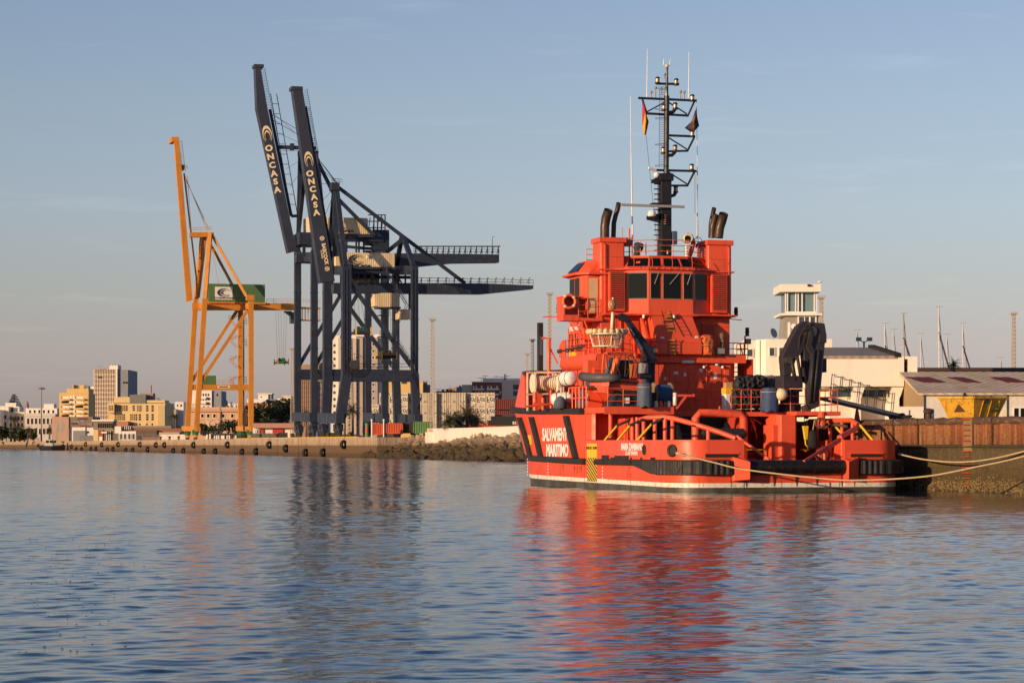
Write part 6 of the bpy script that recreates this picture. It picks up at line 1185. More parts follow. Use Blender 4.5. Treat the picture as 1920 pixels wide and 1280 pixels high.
# barnacles: little knobs in the tidal band, one part
b = B(); rb = random.Random(3)
for i in range(2600):
    v = rb.uniform(-22, 12); z = max(-.1, min(.85, rb.gauss(.28, .2))); r = rb.uniform(.02, .055); u = NQ-.085
    b.add([(u, v-r, z-r), (u, v+r, z-r), (u, v+r*.8, z+r), (u, v-r*.7, z+r), (u-r*1.2, v+rb.uniform(-r, r)*.5, z)], [(0, 1, 4), (1, 2, 4), (2, 3, 4), (3, 0, 4)])
o = b.build('barnacle_crust', mat('barnacle shells', (.17, .115, .045), .9, var=.6, scale=9, stain=(.5, .4, .22), stain_amt=.7), nq); o['kind'] = 'stuff'
b = B()
for z, d in ((2.28, .16), (1.25, .05)): b.box(NQ-.08-d, NQ-.07, -60, 50, z-.06, z)
b.build('wall_ledge', OLIVE, nq)
def on_quay(px, py, z=QH, dy=0):                        # point of the near quay's top seen in that column, at a chosen distance
    return None
def bollard(p, label, s=1.0, group=None, rz=0):
    t = thing('bollard', label, 'bollard', p, rz, group); b = B(); b.lathe([(.26*s, 0), (.24*s, .06*s), (.17*s, .1*s), (.15*s, .36*s), (.28*s, .42*s), (.3*s, .52*s), (.2*s, .6*s), (.02, .62*s)], n=16); b.build('post', mat('rusty bollard', (.07, .035, .022), .7, var=.3, scale=6) if not bpy.data.materials.get('rusty bollard') else bpy.data.materials['rusty bollard'], t, smooth=40)
    b = B(); b.lathe([(.34*s, -.02), (.34*s, .03)], n=16); b.build('base_plate', bpy.data.materials['rusty bollard'], t); return t
q = SH.w(9.0, -14.8, QH-.06); bollard(q, 'rusty bollard on the near quay that takes the tug hawsers', 1.4)
y_ = 131.0; bollard(V((wx(1741, y_), y_, QH-.06)), 'rusty mushroom bollard on the near quay beside the yellow skip', 1.0)
t = thing('rope_heap', 'dark heap of old rope on the near quay edge', 'rope', V((wx(1703, 134), 134, QH-.06))); b = B()
for i in range(4): b.ring((.1*math.sin(i*2), .1*math.cos(i*3), .05+.07*i), .28-.03*i, .05, (.1*math.sin(i), .1, 1), 14, 5)
b.build('coils', mat('dark rope heap', (.03, .025, .02), .9), t)
b = B(); b.tube([(.3, 0, .05), (.6, .1, .04)], .04, 5); b.build('rope_end', bpy.data.materials['dark rope heap'], t)
t = thing('traffic_cone', 'orange traffic cone standing on the near quay by the gangway', 'cone', V((wx(1607, 150), 150, QH-.06))); b = B(); b.lathe([(.22, .03), (.05, 1.0)], n=14); b.build('cone', mat('faded cone orange', (.45, .05, .03), .6), t, smooth=40); b = B(); b.box(-.3, .3, -.3, .3, 0, .04); b.build('base', BLK, t)
# --- yellow skip, turned with one corner to the viewer
Ys = 134.0; pxm = F/Ys; zb = QH-.06; zt = wz(746, Ys); t = thing('waste_skip', 'battered yellow waste skip standing on the near quay edge', 'skip', V((wx(1824, Ys), Ys, zb)), R(33))
SKM = mat('battered skip yellow', (.56, .31, .03), .6, var=.2, scale=1.6, stain=(.14, .06, .02), stain_amt=.95, streak=(.26, .12, .03), streak_amt=.75, bump=.3)
hz_ = zt-zb; b = B(); b.loft([[(-.85, -.95, 0), (.85, -.95, 0), (.85, .95, 0), (-.85, .95, 0)], [(-1.25, -1.4, hz_), (1.25, -1.4, hz_), (1.25, 1.4, hz_), (-1.25, 1.4, hz_)]], closed=True, cap=False); b.add([(-.85, -.95, .02), (.85, -.95, .02), (.85, .95, .02), (-.85, .95, .02)], [(0, 1, 2, 3)]); o = b.build('body', SKM, t); md = o.modifiers.new('thick', 'SOLIDIFY'); md.thickness = .05
b = B(); c_ = [(-1.29, -1.44), (1.29, -1.44), (1.29, 1.44), (-1.29, 1.44)]
for i in range(4): b.bar((*c_[i], hz_), (*c_[(i+1) % 4], hz_), .1, .12)
b.build('rim', SKM, t)
for x in (-.5, .1, .7): b = B(); b.bar((x, -.97, .05), (x+.02, -1.41, hz_-.05), .07, .05); b.build('rib', SKM, t)
for y in (-.5, .5): b = B(); b.box(-.8, .9, y-.08, y+.08, -.0, .08); b.build('skid', STEEL, t)
GTX = mat('green stencil', (.03, .11, .04), .6, var=.4, scale=6)
nr = V((0, -1, -.25)).normalized(); put_text('033', GTX, t, (-.25, -1.345, hz_*.82), .3, (1, 0, 0), (0, -.36, 1), .02); put_text('reciclaje', GTX, t, (.55, -1.19, hz_*.45), .2, (1, 0, 0), (0, -.36, 1), .01)
b = B(); c_ = V((.65, -1.28, hz_*.68)); b.ring(c_, .14, .035, nr, 16, 5); b.build('round_emblem', GTX, t)
b = B(); b.prism([(-1.16, -.1, hz_*.72), (-1.02, .4, hz_*.38), (-1.02, -.5, hz_*.38)], (-.03, 0, 0)); b.build('side_stain', mat('burnt rust', (.08, .035, .015), .8), t)
b = B(); b.prism([(-.5, .2, hz_-.1), (-.1, .1, hz_-.1), (-.25, .3, hz_+.28)], (.1, .25, .05)); b.build('rubble', DARK, t)
# --- gangway from the tug to the quay
gA, gB = V((wx(1548, 131), 131, wz(747, 131))), V((wx(1678, 136), 136, QH+.02)); t = thing('gangway', 'grey aluminium gangway with rope rails sloping from tug to quay', 'gangway', gB)
AL = mat('dull aluminium', (.30, .31, .33), .45, .4, var=.15, scale=2, stain=(.5, .42, .25), stain_amt=.3); d = gA-gB
b = B(); b.bar((0, 0, .25), d, .8, .16); b.build('walkway', AL, t)
for i in range(8):
    p = d*((i+.4)/8)+V((0, 0, .3))
    for sx in (-.38, .38): b = B(); b.tube([p+V((0, sx, 0)), p+V((.12, sx, 1.15))], .025, 5); b.build('stanchion', AL, t)
for sx in (-.38, .38):
    for h in (.6, 1.12):
        b = B(); pts = []
        for i in range(8):
            p = d*((i+.4)/8)+V((.1, sx, .3+h)); pts.append(p)
            if i < 7: pts.append(d*((i+.9)/8)+V((.1, sx, .3+h-.09)))
        b.tube(pts, .018, 4); b.build('rope_rail', BLK, t)
for x in (-.1, .35): b = B(); b.lathe([(.05, -.45), (.2, -.42), (.2, -.3), (.05, -.28)], (x, 0, .18), (0, 1, 0), 14); b.lathe([(.05, .28), (.2, .3), (.2, .42), (.05, .45)], (x, 0, .18), (0, 1, 0), 14); b.build('wheel', BLK, t)
# ================================================================== far quay and rubble shore
fq = thing('quay_wall', 'long pale far quay wall under the cranes, hung with tyres', 'quay wall', (FQ.x, FQ.y, 0), FQ.t)
FARW = wall_mat('far quay face', [(.0, (.05, .036, .018)), (.16, (.06, .042, .02)), (.2, (.12, .08, .038)), (.52, (.13, .085, .042)), (.58, (.44, .33, .22)), (.9, (.52, .40, .28)), (1.0, (.32, .24, .17))], (.14, .075, .04), .75, .3)
def fqv(px, z=2): return FQ.pu(px, 833, 0).y
jn = [CORN[1]-1, fqv(600), fqv(560), fqv(520), fqv(480), fqv(440), fqv(400), fqv(365), fqv(330), fqv(300), fqv(275), fqv(250), fqv(225), fqv(200), fqv(160), fqv(120), fqv(60), fqv(20), 2600]
for a, c in zip(jn, jn[1:]): b = B(); b.box(0, 1.2, a+.25, c-.25, -3, QH); b.build('wall_panel', FARW, fq)
b = B(); b.box(.3, 1.5, jn[0], 2600, -3, QH-.05); b.build('wall_core', mat('joint shadow rust', (.10, .05, .03), .9), fq)
b = B(); b.box(-.05, .25, fqv(670), fqv(440), QH, QH+.12); b.build('kerb', YEL, fq)
b = B(); b.box(0, 30, CORN[1]-2, CORN[1]-.6, -3, QH-.1); b.build('wall_return', FARW, fq)
TY = mat('quay tyre', (.016, .016, .016), .8, var=.3, scale=3, stain=(.05, .045, .04), stain_amt=.5)
ty0 = None
TYRES = [(161, 832.5, 1), (191, 833.4, 1), (221.6, 833, 1), (262.5, 833, 1), (292.5, 834, 1), (308.4, 834, 1), (134, 837, 0), (143, 842, 0), (153, 842, 0), (170.6, 842, 0), (180, 841.5, 0), (201.6, 843, 0), (212, 842, 0), (236, 843.7, 0), (249, 843.7, 0), (277, 842, 0), (325, 845, 0), (344, 845, 0), (363, 834, 1), (426.7, 833.7, 1), (505, 833.7, 1), (536, 840.3, 1), (382.4, 846, 0), (403.7, 846, 0), (454, 847, 0), (480, 846, 0), (573, 848.5, 0), (606, 848, 0), (644.4, 833, 1), (118, 836, 0), (72, 835, 0)]
ordn = ['first', 'second', 'third', 'fourth', 'fifth', 'sixth', 'seventh', 'eighth', 'ninth', 'tenth', 'eleventh', 'twelfth', 'thirteenth', 'fourteenth', 'fifteenth', 'sixteenth', 'seventeenth', 'eighteenth', 'nineteenth', 'twentieth', 'twenty first', 'twenty second']
srt = {1: sorted([t for t in TYRES if t[2]], key=lambda t: -t[0]), 0: sorted([t for t in TYRES if not t[2]], key=lambda t: -t[0])}
for up in (1, 0):
    for i, (px, py, _) in enumerate(srt[up]):
        q = FQ.pu(px, py, -.45); p = FQ.w(q.x, q.y, q.z); lab = f"black tyre fender on the far quay, {'upper' if up else 'waterline'} row, {ordn[i]} from the right"
        if ty0 is None:
            ty0 = thing('tyre_fender', lab, 'tyre', p, FQ.t-R(58), 'tyre fenders hanging on the far quay')
            b = B(); b.lathe([(.42, -.28), (.58, -.36), (.76, -.32), (.86, -.16), (.86, .16), (.76, .32), (.58, .36), (.42, .28)], (0, 0, 0), (1, 0, 0), 22); b.v = b.v; b.f = b.f[:-2]; o = b.build('tread', TY, ty0, smooth=40); b = B(); b.lathe([(.42, -.28), (.45, 0), (.42, .28)], (0, 0, 0), (1, 0, 0), 22); b.f = b.f[:-2]; b.build('rim_hole', TY, ty0, smooth=True)
            b = B(); b.tube([(0, 0, .8), (.35, 0, 1.9)], .05, 5); b.build('hanging_chain', STEEL, ty0)
        else: copy_tree(ty0, p, FQ.t-R(58), lab)
# small bollards along the far quay edge
bm = bpy.data.materials['rusty bollard']; fb = None
for i, px in enumerate((301, 318, 335, 398, 436, 488, 519, 548, 580, 616, 657)):
    q = FQ.pu(px, 820, .6); p = FQ.w(q.x, q.y, QH)
    lab = f'dark bollard on the far quay edge, {ordn[i]} from the left'
    if fb is None: fb = bollard(p, lab, 1.6, 'bollards along the far quay edge')
    else: copy_tree(fb, p, 0, lab)
# rubble shore between the far quay and the tug
RK = wall_mat('weedy rubble stone', [(.0, (.035, .026, .012)), (.18, (.06, .042, .018)), (.50, (.075, .052, .022)), (.62, (.24, .165, .09)), (.8, (.36, .26, .155)), (1.0, (.40, .30, .19))], (.08, .055, .03), .3, 1.2)
SHP = [V((-26.5, 437, 0)), V((wx(738, 424), 424, 0)), V((-11.5, 372, 0)), V((wx(985, 328), 328, 0)), V((16, 262, 0)), V((34, 190, 0))]
def shore(t):
    n = len(SHP)-1; i = min(n-1, int(t*n)); return SHP[i].lerp(SHP[i+1], t*n-i), (SHP[i+1]-SHP[i]).normalized()
b = B(); rg = []
for i in range(60): p, d = shore(i/59); nrm = V((-d.y, d.x, 0)); nrm = nrm if nrm.x > 0 else -nrm; rg.append([p-nrm*1.5+V((0, 0, -2)), p+V((0, 0, -.1)), p+nrm*3.2+V((0, 0, 1.6)), p+nrm*6.5+V((0, 0, 3.3)), p+nrm*9+V((0, 0, 3.6)), p+nrm*14+V((0, 0, 3.6))])
b.loft(rg); struct(b.build('rubble_bank', RK))
rb = random.Random(11); b = B()
ico = [(0, 0, -1), (.72, -.53, -.45), (-.28, -.85, -.45), (-.89, 0, -.45), (-.28, .85, -.45), (.72, .53, -.45), (.28, -.85, .45), (-.72, -.53, .45), (-.72, .53, .45), (.28, .85, .45), (.89, 0, .45), (0, 0, 1)]
icf = [(0, 1, 2), (1, 0, 5), (0, 2, 3), (0, 3, 4), (0, 4, 5), (1, 5, 10), (2, 1, 6), (3, 2, 7), (4, 3, 8), (5, 4, 9), (1, 10, 6), (2, 6, 7), (3, 7, 8), (4, 8, 9), (5, 9, 10), (6, 10, 11), (7, 6, 11), (8, 7, 11), (9, 8, 11), (10, 9, 11)]
for i in range(1150):
    p, d = shore(rb.random()**1.0*.999); nrm = V((-d.y, d.x, 0)); nrm = nrm if nrm.x > 0 else -nrm; s = rb.random(); w = p+nrm*(s*8.5-.6); z = -.15+s*3.9+rb.uniform(-.15, .2); r = rb.uniform(.4, 1.15)*(1.1 if s < .55 else .65)
    sc = V((r*rb.uniform(.7, 1.3), r*rb.uniform(.7, 1.3), r*rb.uniform(.5, .9))); rot = Matrix.Rotation(rb.uniform(0, 6.28), 3, 'Z') @ Matrix.Rotation(rb.uniform(-.6, .6), 3, 'X')
    b.add([V((w.x, w.y, z))+rot @ V((x*sc.x*rb.uniform(.75, 1.2), y*sc.y*rb.uniform(.75, 1.2), zz*sc.z)) for x, y, zz in ico], icf)
struct(b.build('rubble_stones', RK), 'stuff')
# white parapet on the rubble's crest
def along(pts, h0, h1, th, name, label, cat, m):
    t = thing(name, label, cat, (pts[0][0], pts[0][1], 0)); o = V((pts[0][0], pts[0][1], 0))
    for a, c in zip(pts, pts[1:]): b = B(); b.bar(V((a[0], a[1], (h0+a[2])/2))-o, V((c[0], c[1], (h0+c[2])/2))-o, th, a[2]-h0); b.build('wall_length', m, t)
    return t
WW = mat('whitewash', (.72, .66, .58), .8, var=.06, scale=1, streak=(.4, .33, .25), streak_amt=.3)
pp = []
for px, Y, yt in ((803, 418, 803), (842, 399, 802.5), (900, 381, 801), (966, 363, 798.5), (1010, 350, 797)): pp.append((wx(px, Y), Y, wz(yt, Y)))
pw = along(pp, 2.6, 0, .5, 'parapet_wall', 'low whitewashed parapet wall on top of the rubble shore', 'wall', WW)
b = B(); Y = 414; b.box(wx(798, Y)-pp[0][0], wx(820, Y)-pp[0][0], -6, -2, 2.6, wz(810, Y)); b.build('broken_end', WW, pw); b = B(); b.box(wx(804, 412)-pp[0][0], wx(822, 412)-pp[0][0], -6.05, -5.7, 2.8, wz(803, 412)); b.build('end_face', WW, pw); put_text('SALIDA', mat('orange stencil', (.65, .25, .06), .7), pw, (wx(813, 412)-pp[0][0], -6.1, wz(806.5, 412)), .7, (1, 0, 0), (0, 0, 1), .02)
# ================================================================== buildings: near quay
GZ = QH-.06
class House:
    """a building seen from the camera: its front lies across the view at distance Y; picture points become metres on that front"""
    def __init__(s, name, label, cat, px, Y, rot=0, group=None, z0=GZ):
        s.Y, s.x0, s.z0, s.t = Y, wx(px, Y), z0, R(rot)
        s.o = thing(name, label, cat, (s.x0, Y, z0), s.t, group); s.nw = {}
    def X(s, px, d=0):                                  # local x on the front (or d metres behind it)
        k = (px-CX)/F; return (k*(s.Y+d*math.cos(s.t))-s.x0+d*math.sin(s.t))/(math.cos(s.t)-k*math.sin(s.t))
    def Z(s, py, px=None, d=0):
        x = s.X(px, d) if px is not None else 0; return wz(py, s.Y+x*math.sin(s.t)+d*math.cos(s.t))-s.z0
    def block(s, name, x0, x1, y0, y1, depth, m, d=0, parent=None, bevel=0):
        a, c = s.X(x0, d), s.X(x1, d); zt = s.Z(y0, (x0+x1)/2, d); zb = s.Z(y1, (x0+x1)/2, d) if y1 is not None else 0
        b = B(); b.box(a, c, d, d+depth, zb, zt); return b.build(name, m, parent or s.o, bevel=bevel)
    def win(s, x0, x1, y0, y1, m=GLASS, d=0, frame=None, name='window', out=.06):
        a, c, zb, zt = s.X(x0, d), s.X(x1, d), s.Z(y1, x0, d), s.Z(y0, x0, d); key = (round(c-a, 1), round(zt-zb, 1), m.name, frame is not None)
        if key not in s.nw:
            b = B(); w, h = (c-a)/2, (zt-zb)/2; b.box(-w, w, -out, .05, -h, h); o = b.build(name, m, s.o); s.nw[key] = o
            if frame:
                f = B(); e = min(.12, w*.3); f.box(-w-e, w+e, -out-.05, .02, -h-e, -h); f.box(-w-e, w+e, -out-.05, .02, h, h+e); f.box(-w-e, -w, -out-.05, .02, -h, h); f.box(w, w+e, -out-.05, .02, -h, h); f.build('window_frame', frame, o)
        else: o = copy_tree(s.nw[key], parent=s.o)
        o.location = ((a+c)/2, d, (zb+zt)/2); return o
    def grid(s, x0, x1, y0, y1, nx, ny, fw=.55, fh=.55, m=GLASS, d=0, frame=None, skip=0):
        for j in range(ny):
            for i in range(nx):
                if skip and (i*7+j*3) % skip == 0: continue
                cx = x0+(x1-x0)*(i+.5)/nx; cy = y0+(y1-y0)*(j+.5)/ny; w = (x1-x0)/nx*fw/2; h = (y1-y0)/ny*fh/2
                s.win(cx-w, cx+w, cy-h, cy+h, m, d, frame)
PL = lambda n, c, **k: mat(n, c, .85, var=.08, scale=.25, streak=tuple(x*.72 for x in c), streak_amt=.45, **k)
OFFW = mat('cream white render', (.80, .73, .62), .85, var=.06, scale=.25, streak=(.6, .52, .42), streak_amt=.3); GREYC = mat('bare concrete', (.30, .27, .23), .85, var=.12, scale=.5, streak=(.2, .18, .15), streak_amt=.5)
PALEG = glass('pale window glass', (.05, .07, .085), .12); TEAL = glass('sea green glass', (.15, .23, .25), .15)
# --- white harbour office: cantilevered block over a recessed ground floor
h = House('harbour_office', 'white harbour office block with corrugated roof and recessed ground floor', 'building', 1540, 178)
h.block('upper_block', 1541, 1695, 668, 724, 10, OFFW); h.block('wing', 1703, 1720, 668, 724, 6, OFFW); h.block('wing_recess', 1695, 1703, 668, 724, 5, OFFW, d=.9); h.win(1695.4, 1702.5, 677, 710, GLASS, .9, WHT); h.block('wing_lintel', 1695, 1703, 668, 673, .8, OFFW, d=.06); 
h.block('ground_floor', 1560, 1684, 724.5, None, 9, OFFW, d=2.2)
for x0, x1 in ((1556, 1601), (1616, 1662), (1664, 1674)): h.win(x0, x1, 730.5, 744, PALEG, 2.2, CREAM)
h.block('door', 1690-1, 1705, 768, None, .1, WHT, d=-.05)
for xt, xb in (((1600, 1622), (1603, 1614)), ((1672, 1695), (1677, 1686))):
    b = B(); P4 = [(h.X(xt[0], .3), h.Z(724, 1610, .3)), (h.X(xt[1], .3), h.Z(724, 1610, .3)), (h.X(xb[1], .3), h.Z(748, 1610, .3)), (h.X(xb[1], .3), 0), (h.X(xb[0], .3), 0), (h.X(xb[0], .3), h.Z(748, 1610, .3))]; b.prism([(x, .3, z) for x, z in P4], (0, 1.9, 0)); b.build('strut', OFFW, h.o)
b = B(); b.prism([(h.X(1697), 1.0, h.Z(724)), (h.X(1712), 1.0, h.Z(724)), (h.X(1687), 1.0, h.Z(748))], (0, 3, 0)); b.build('strut', OFFW, h.o)
h.block('brick_front', 1556, 1600, 754, None, .1, mat('white painted brick', (.6, .54, .45), .8, bump=.5, bscale=14), d=2.12)

CORR = mat('grey corrugated roof', (.30, .25, .20), .7, var=.15, scale=.4, stain=(.2, .15, .1), stain_amt=.4); corrugate(CORR, 10)
za, zr = h.Z(667), h.Z(645); b = B(); xl, xr, xm = h.X(1500), h.X(1681), h.X(1633, 6)
b.add([(xl, -.1, za), (xr, -.1, za), (xm, 6, zr), (xl, 6, zr), (xr, 12, za), (xl, 12, za), (xl, -.1, za-.2), (xr, -.1, za-.2)], [(0, 1, 2, 3), (3, 2, 4, 5), (1, 4, 2), (0, 6, 7, 1)]); b.build('roof', CORR, h.o)
b = B(); b.bar((xm, 5.9, zr+.05), (xr+.1, -.1, za+.05), .5, .3); b.build('roof_edge', DARK, h.o)
# annex left of it
h = House('annex_building', 'cream annex with small square windows below the control tower', 'building', 1402, 186)
h.block('left_wing', 1394, 1418, 638, None, 9, OFFW, d=.8); h.block('main_block', 1436, 1560, 635.5, None, 10, OFFW); b = B(); b.pz([(h.X(1418, .8), .8), (h.X(1436), 0), (h.X(1436), 6), (h.X(1418, .8), 6)], 0, h.Z(636)); b.build('bevel_wall', OFFW, h.o)
h.win(1401, 1411, 655, 668, PALEG, .8, OFFW)
for x0, x1 in ((1443, 1452), (1461, 1468), (1470, 1477)): h.win(x0, x1, 652, 667, PALEG, 0, OFFW)
h.block('drain', 1423, 1424, 637, None, .1, OFFW, d=.3)
b = B(); b.lathe([(.02, -.1), (.35, .05), (.4, .12)], (h.X(1449, 3), 3, h.Z(625, 1449, 3)), (.7, -.7, .3), 12); b.tube([(h.X(1449, 3), 3, h.Z(636)), (h.X(1449, 3), 3, h.Z(625, 1449, 3))], .04, 5); b.build('dish_aerial', GREYM, h.o)
# --- control tower
h = House('control_tower', 'concrete harbour control tower with glazed top room and flat slab roof', 'tower', 1500, 192)
b = B(); d0 = 0; xa, xb, xc, xd = h.X(1455), h.X(1502), h.X(1536), h.X(1478)
z1, z2 = h.Z(635), h.Z(590)
b.hexa([(h.X(1452), 0, 0), (h.X(1535), 0, 0), (h.X(1535), 4, 0), (h.X(1452), 4, 0), (h.X(1474), 0, z2), (h.X(1535), 0, z2), (h.X(1535), 4, z2), (h.X(1474), 4, z2)]); b.build('shaft', GREYC, h.o)
h.block('ledge', 1464, 1541, 587, 591, 5, OFFW, d=-.5); h.block('roof_slab', 1463, 1540, 532.5, 547, 5.2, OFFW, d=-.6, bevel=.02); h.block('glazed_room', 1474, 1530, 546, 587, 3.6, TEAL, d=.2)
for x in (1473, 1476.5, 1492, 1496.5, 1504, 1527, 1530.5): h.block('mullion', x-1, x+1.2, 546, 587, .15, WHT, d=.0)
h.block('sill', 1473, 1531, 584, 587, .2, WHT, d=-.02); b = B(); b.rail([(h.X(1497), 1.0, h.Z(586)), (h.X(1527), 1.0, h.Z(586))], .9, 2, .03, .5); b.build('guard_rail', STEEL, h.o)
h.win(1498, 1528, 594, 612, PALEG, 0, WHT); h.block('mullion', 1508, 1509.5, 594, 612, .2, WHT, d=-.12); h.block('mullion', 1517, 1520, 594, 612, .2, WHT, d=-.12); h.block('slit', 1477, 1482, 604, 634, .1, OFFW, d=-.04)
b = B(); b.lathe([(.2, 0), (.23, .05), (.2, .12)], (h.X(1488), -.12, h.Z(612)), (0, -1, 0), 18); b.lathe([(.05, .1), (.03, .2)], (h.X(1488), -.12, h.Z(612)), (0, -1, 0), 8); b.build('round_lamp', WHT, h.o); 
for x in (1515,): b = B(); b.cbox((h.X(x), -.7, h.Z(536)), (.25, .2, .15)); b.build('roof_lamp', DARK, h.o)
t = thing('gull', 'gull standing on the control tower roof slab', 'bird', (wx(1537, 192), 191.8, wz(532.5, 192))); b = B(); b.loft([[(.2*0-.22, .0, .16), (-.22, .02, .17), (-.22, 0, .18), (-.22, -.02, .17)], [(-.05, 0, .08), (-.05, .08, .16), (-.05, 0, .24), (-.05, -.08, .16)], [(.1, 0, .12), (.1, .07, .2), (.1, 0, .27), (.1, -.07, .2)], [(.17, 0, .24), (.17, .045, .29), (.17, 0, .34), (.17, -.045, .29)], [(.25, 0, .27), (.25, .02, .285), (.25, 0, .3), (.25, -.02, .285)]], closed=True, cap=True)
b.build('body', WHT, t, smooth=True); b = B(); b.tube([(.02, .03, .1), (.02, .03, 0)], .01, 4); b.tube([(.02, -.03, .1), (.02, -.03, 0)], .01, 4); b.build('legs', YEL, t)
# --- shed with corrugated roof
h = House('quay_shed', 'long white quay shed with patched brown corrugated roof', 'shed', 1733, 170)
SW = mat('patterned white cladding', (.66, .60, .52), .8, var=.06, bump=0); nt = SW.node_tree; tc = N(nt, 'ShaderNodeTexCoord'); ck = N(nt, 'ShaderNodeTexChecker', i_Scale=3.4); mp = N(nt, 'ShaderNodeMapping'); mp.inputs['Rotation'].default_value = (0, R(45), 0); L(nt, tc.outputs['Object'], mp.inputs[0]); L(nt, mp.outputs[0], ck.inputs[0]); bb = N(nt, 'ShaderNodeBump'); bb.inputs['Strength'].default_value = .5; bb.inputs['Distance'].default_value = .04; L(nt, ck.outputs[1], bb.inputs['Height']); L(nt, bb.outputs[0], nt.nodes['Principled BSDF'].inputs['Normal'])
h.block('front_wall', 1733, 2300, 736, None, 14, SW); h.block('low_wall', 1684, 1732, 762, None, .4, OFFW, d=-.8); h.block('meter_box', 1690, 1704, 768, 786, .1, WHT, d=-.92); b = B(); b.prism([(-.06, .05, 0), (-.06, 14, 0), (-.06, 14, h.Z(736)), (-.06, 8, h.Z(700, 1733, 8)), (-.06, .05, h.Z(736))], (.05, 0, 0)); b.build('gable_boards', mat('tan boards', (.36, .25, .13), .8, var=.15, scale=3), h.o)
for x in (1733.5, 1811, 1858, 1889, 1940): h.block('post', x-1, x+.8, 737, None, .1, mat('dark green post', (.02, .06, .055), .6) if not bpy.data.materials.get('dark green post') else bpy.data.materials['dark green post'], d=-.11)
for x0, x1 in ((1901, 1910), (1913, 1925)): h.win(x0, x1, 765, 781, GLASS, 0, WHT)
h.block('door', 1878, 1888, 765, None, .1, CREAM, d=-.06)
SR = mat('brown corrugated roof', (.58, .46, .31), .8, var=.2, scale=.5, stain=(.30, .21, .12), stain_amt=.7, tri=(.64, .52, .38), bump=0); corrugate(SR, 9)
za, zr = h.Z(735), h.Z(697, 1733, 8); xl = h.X(1731)-.4; b = B(); b.prism([(xl, -.4, za-.08), (xl, 8, zr), (xl, 16, za), (xl, 16, za-.25), (xl, 8, zr-.25), (xl, -.4, za-.2)], (60, 0, 0)); b.build('roof', SR, h.o)
RP = mat('dark red roof patch', (.14, .025, .025), .8, var=.2)
for px, w in ((1728, 1.7), (1806, 1.2), (1885, 1.5)):
    x = h.X(px, 4); f = lambda y: (y+.4)/8.4*(zr-za+.08)+za-.08+.03
    b = B(); b.prism([(x, 3.6, f(3.6)), (x+w, 3.6, f(3.6)), (x+w-.9, 5.6, f(5.6)), (x-.9, 5.6, f(5.6))], (0, 0, .03)); b.build('roof_patch', RP, h.o)
t = thing('rusty_wall', 'long rust brown wall behind the quay shed roof', 'wall', (wx(1700, 215), 215, GZ)); b = B(); zt = wz(689, 215)-GZ; b.box(0, 70, 0, .4, 0, zt-.3); b.build('panel', RUST if False else mat('rust brown sheet', (.11, .055, .035), .8, var=.3, scale=.4, streak=(.2, .09, .04), streak_amt=.6), t); b = B(); b.box(-.1, 70.1, -.08, .5, zt-.3, zt); b.build('coping', mat('dark brown coping', (.055, .035, .028), .8), t)
# floodlight on a bracket, masts behind
t = thing('quay_floodlight', 'twin floodlights on a pole above the office roof', 'floodlight', (wx(1620, 200), 200, GZ)); b = B(); z = wz(640, 200)-GZ; b.tube([(0, 0, 0), (0, 0, z), ], .08, 6); b.build('pole', GREYM, t)
for sx in (-.45, .45): b = B(); b.tube([(0, 0, z-.1), (sx*.7, 0, z+.1)], .04, 5); b.cbox((sx, -.1, z+.18), (.42, .3, .3)); b.build('lamp', GREYM, t)
MW = mat('mast white', (.62, .56, .5), .5); 
for i, (px, yt, th, lean, lab) in enumerate(((1607, 620, 1.3, 0, 'shortest thick yacht mast, just left of the twin floodlights'), (1659, 607, 2.2, 0, 'white yacht mast with dark forestay, behind the office roof end'), (1675, 618, 1.8, 0, 'short yacht mast right behind the office roof corner'), (1694, 588, 2.2, 4, 'tall brown shaded yacht mast above the office wing'), (1726, 626, 1.8, 2, 'short pale yacht mast between two tall ones'), (1760, 576, 2.4, 3, 'tallest white yacht mast in the marina'), (1775, 627, 1.6, 2, 'short yacht mast by the palm head'), (1805, 607, 2.0, 3, 'yacht mast with dark backstay right of the palm head'), (1876, 671, 1.3, 0, 'tiny lone yacht mast tip over the rust brown wall'))):
    Y = 250+i*6; z = wz(yt, Y)-GZ; t = thing('yacht_mast', lab, 'mast', (wx(px+lean, Y), Y, GZ), 0, 'yacht masts behind the quay shed'); dx = -lean/F*Y
    b = B(); r = th/F*Y*.75; b.tube([(0, 0, 0), (dx, 0, z)], [r, r*.8], 8); b.build('spar', MW if i != 3 else mat('tan mast', (.4, .3, .22), .5), t, smooth=True)
    b = B(); b.tube([(dx, 0, z), (dx+1.3, .5, 0)], .035, 4); b.build('stay', BLK, t); b = B(); b.tube([(dx*.7-.8, 0, z*.72), (dx*.7+.8, 0, z*.72)], .035, 4); b.build('spreader', MW, t)
    b = B(); b.bar((dx-.3, 0, z+.05), (dx+.45, 0, z+.1), .06); b.build('wind_vane', GREYM, t)
    if i in (1, 3, 5, 7): b = B(); b.tube([(dx+.02, 0, z*.8), (3.2, .3, 0)], .11, 5); b.build('furled_sail', mat('dark sail cover', (.05, .05, .06), .8) if not bpy.data.materials.get('dark sail cover') else bpy.data.materials['dark sail cover'], t)
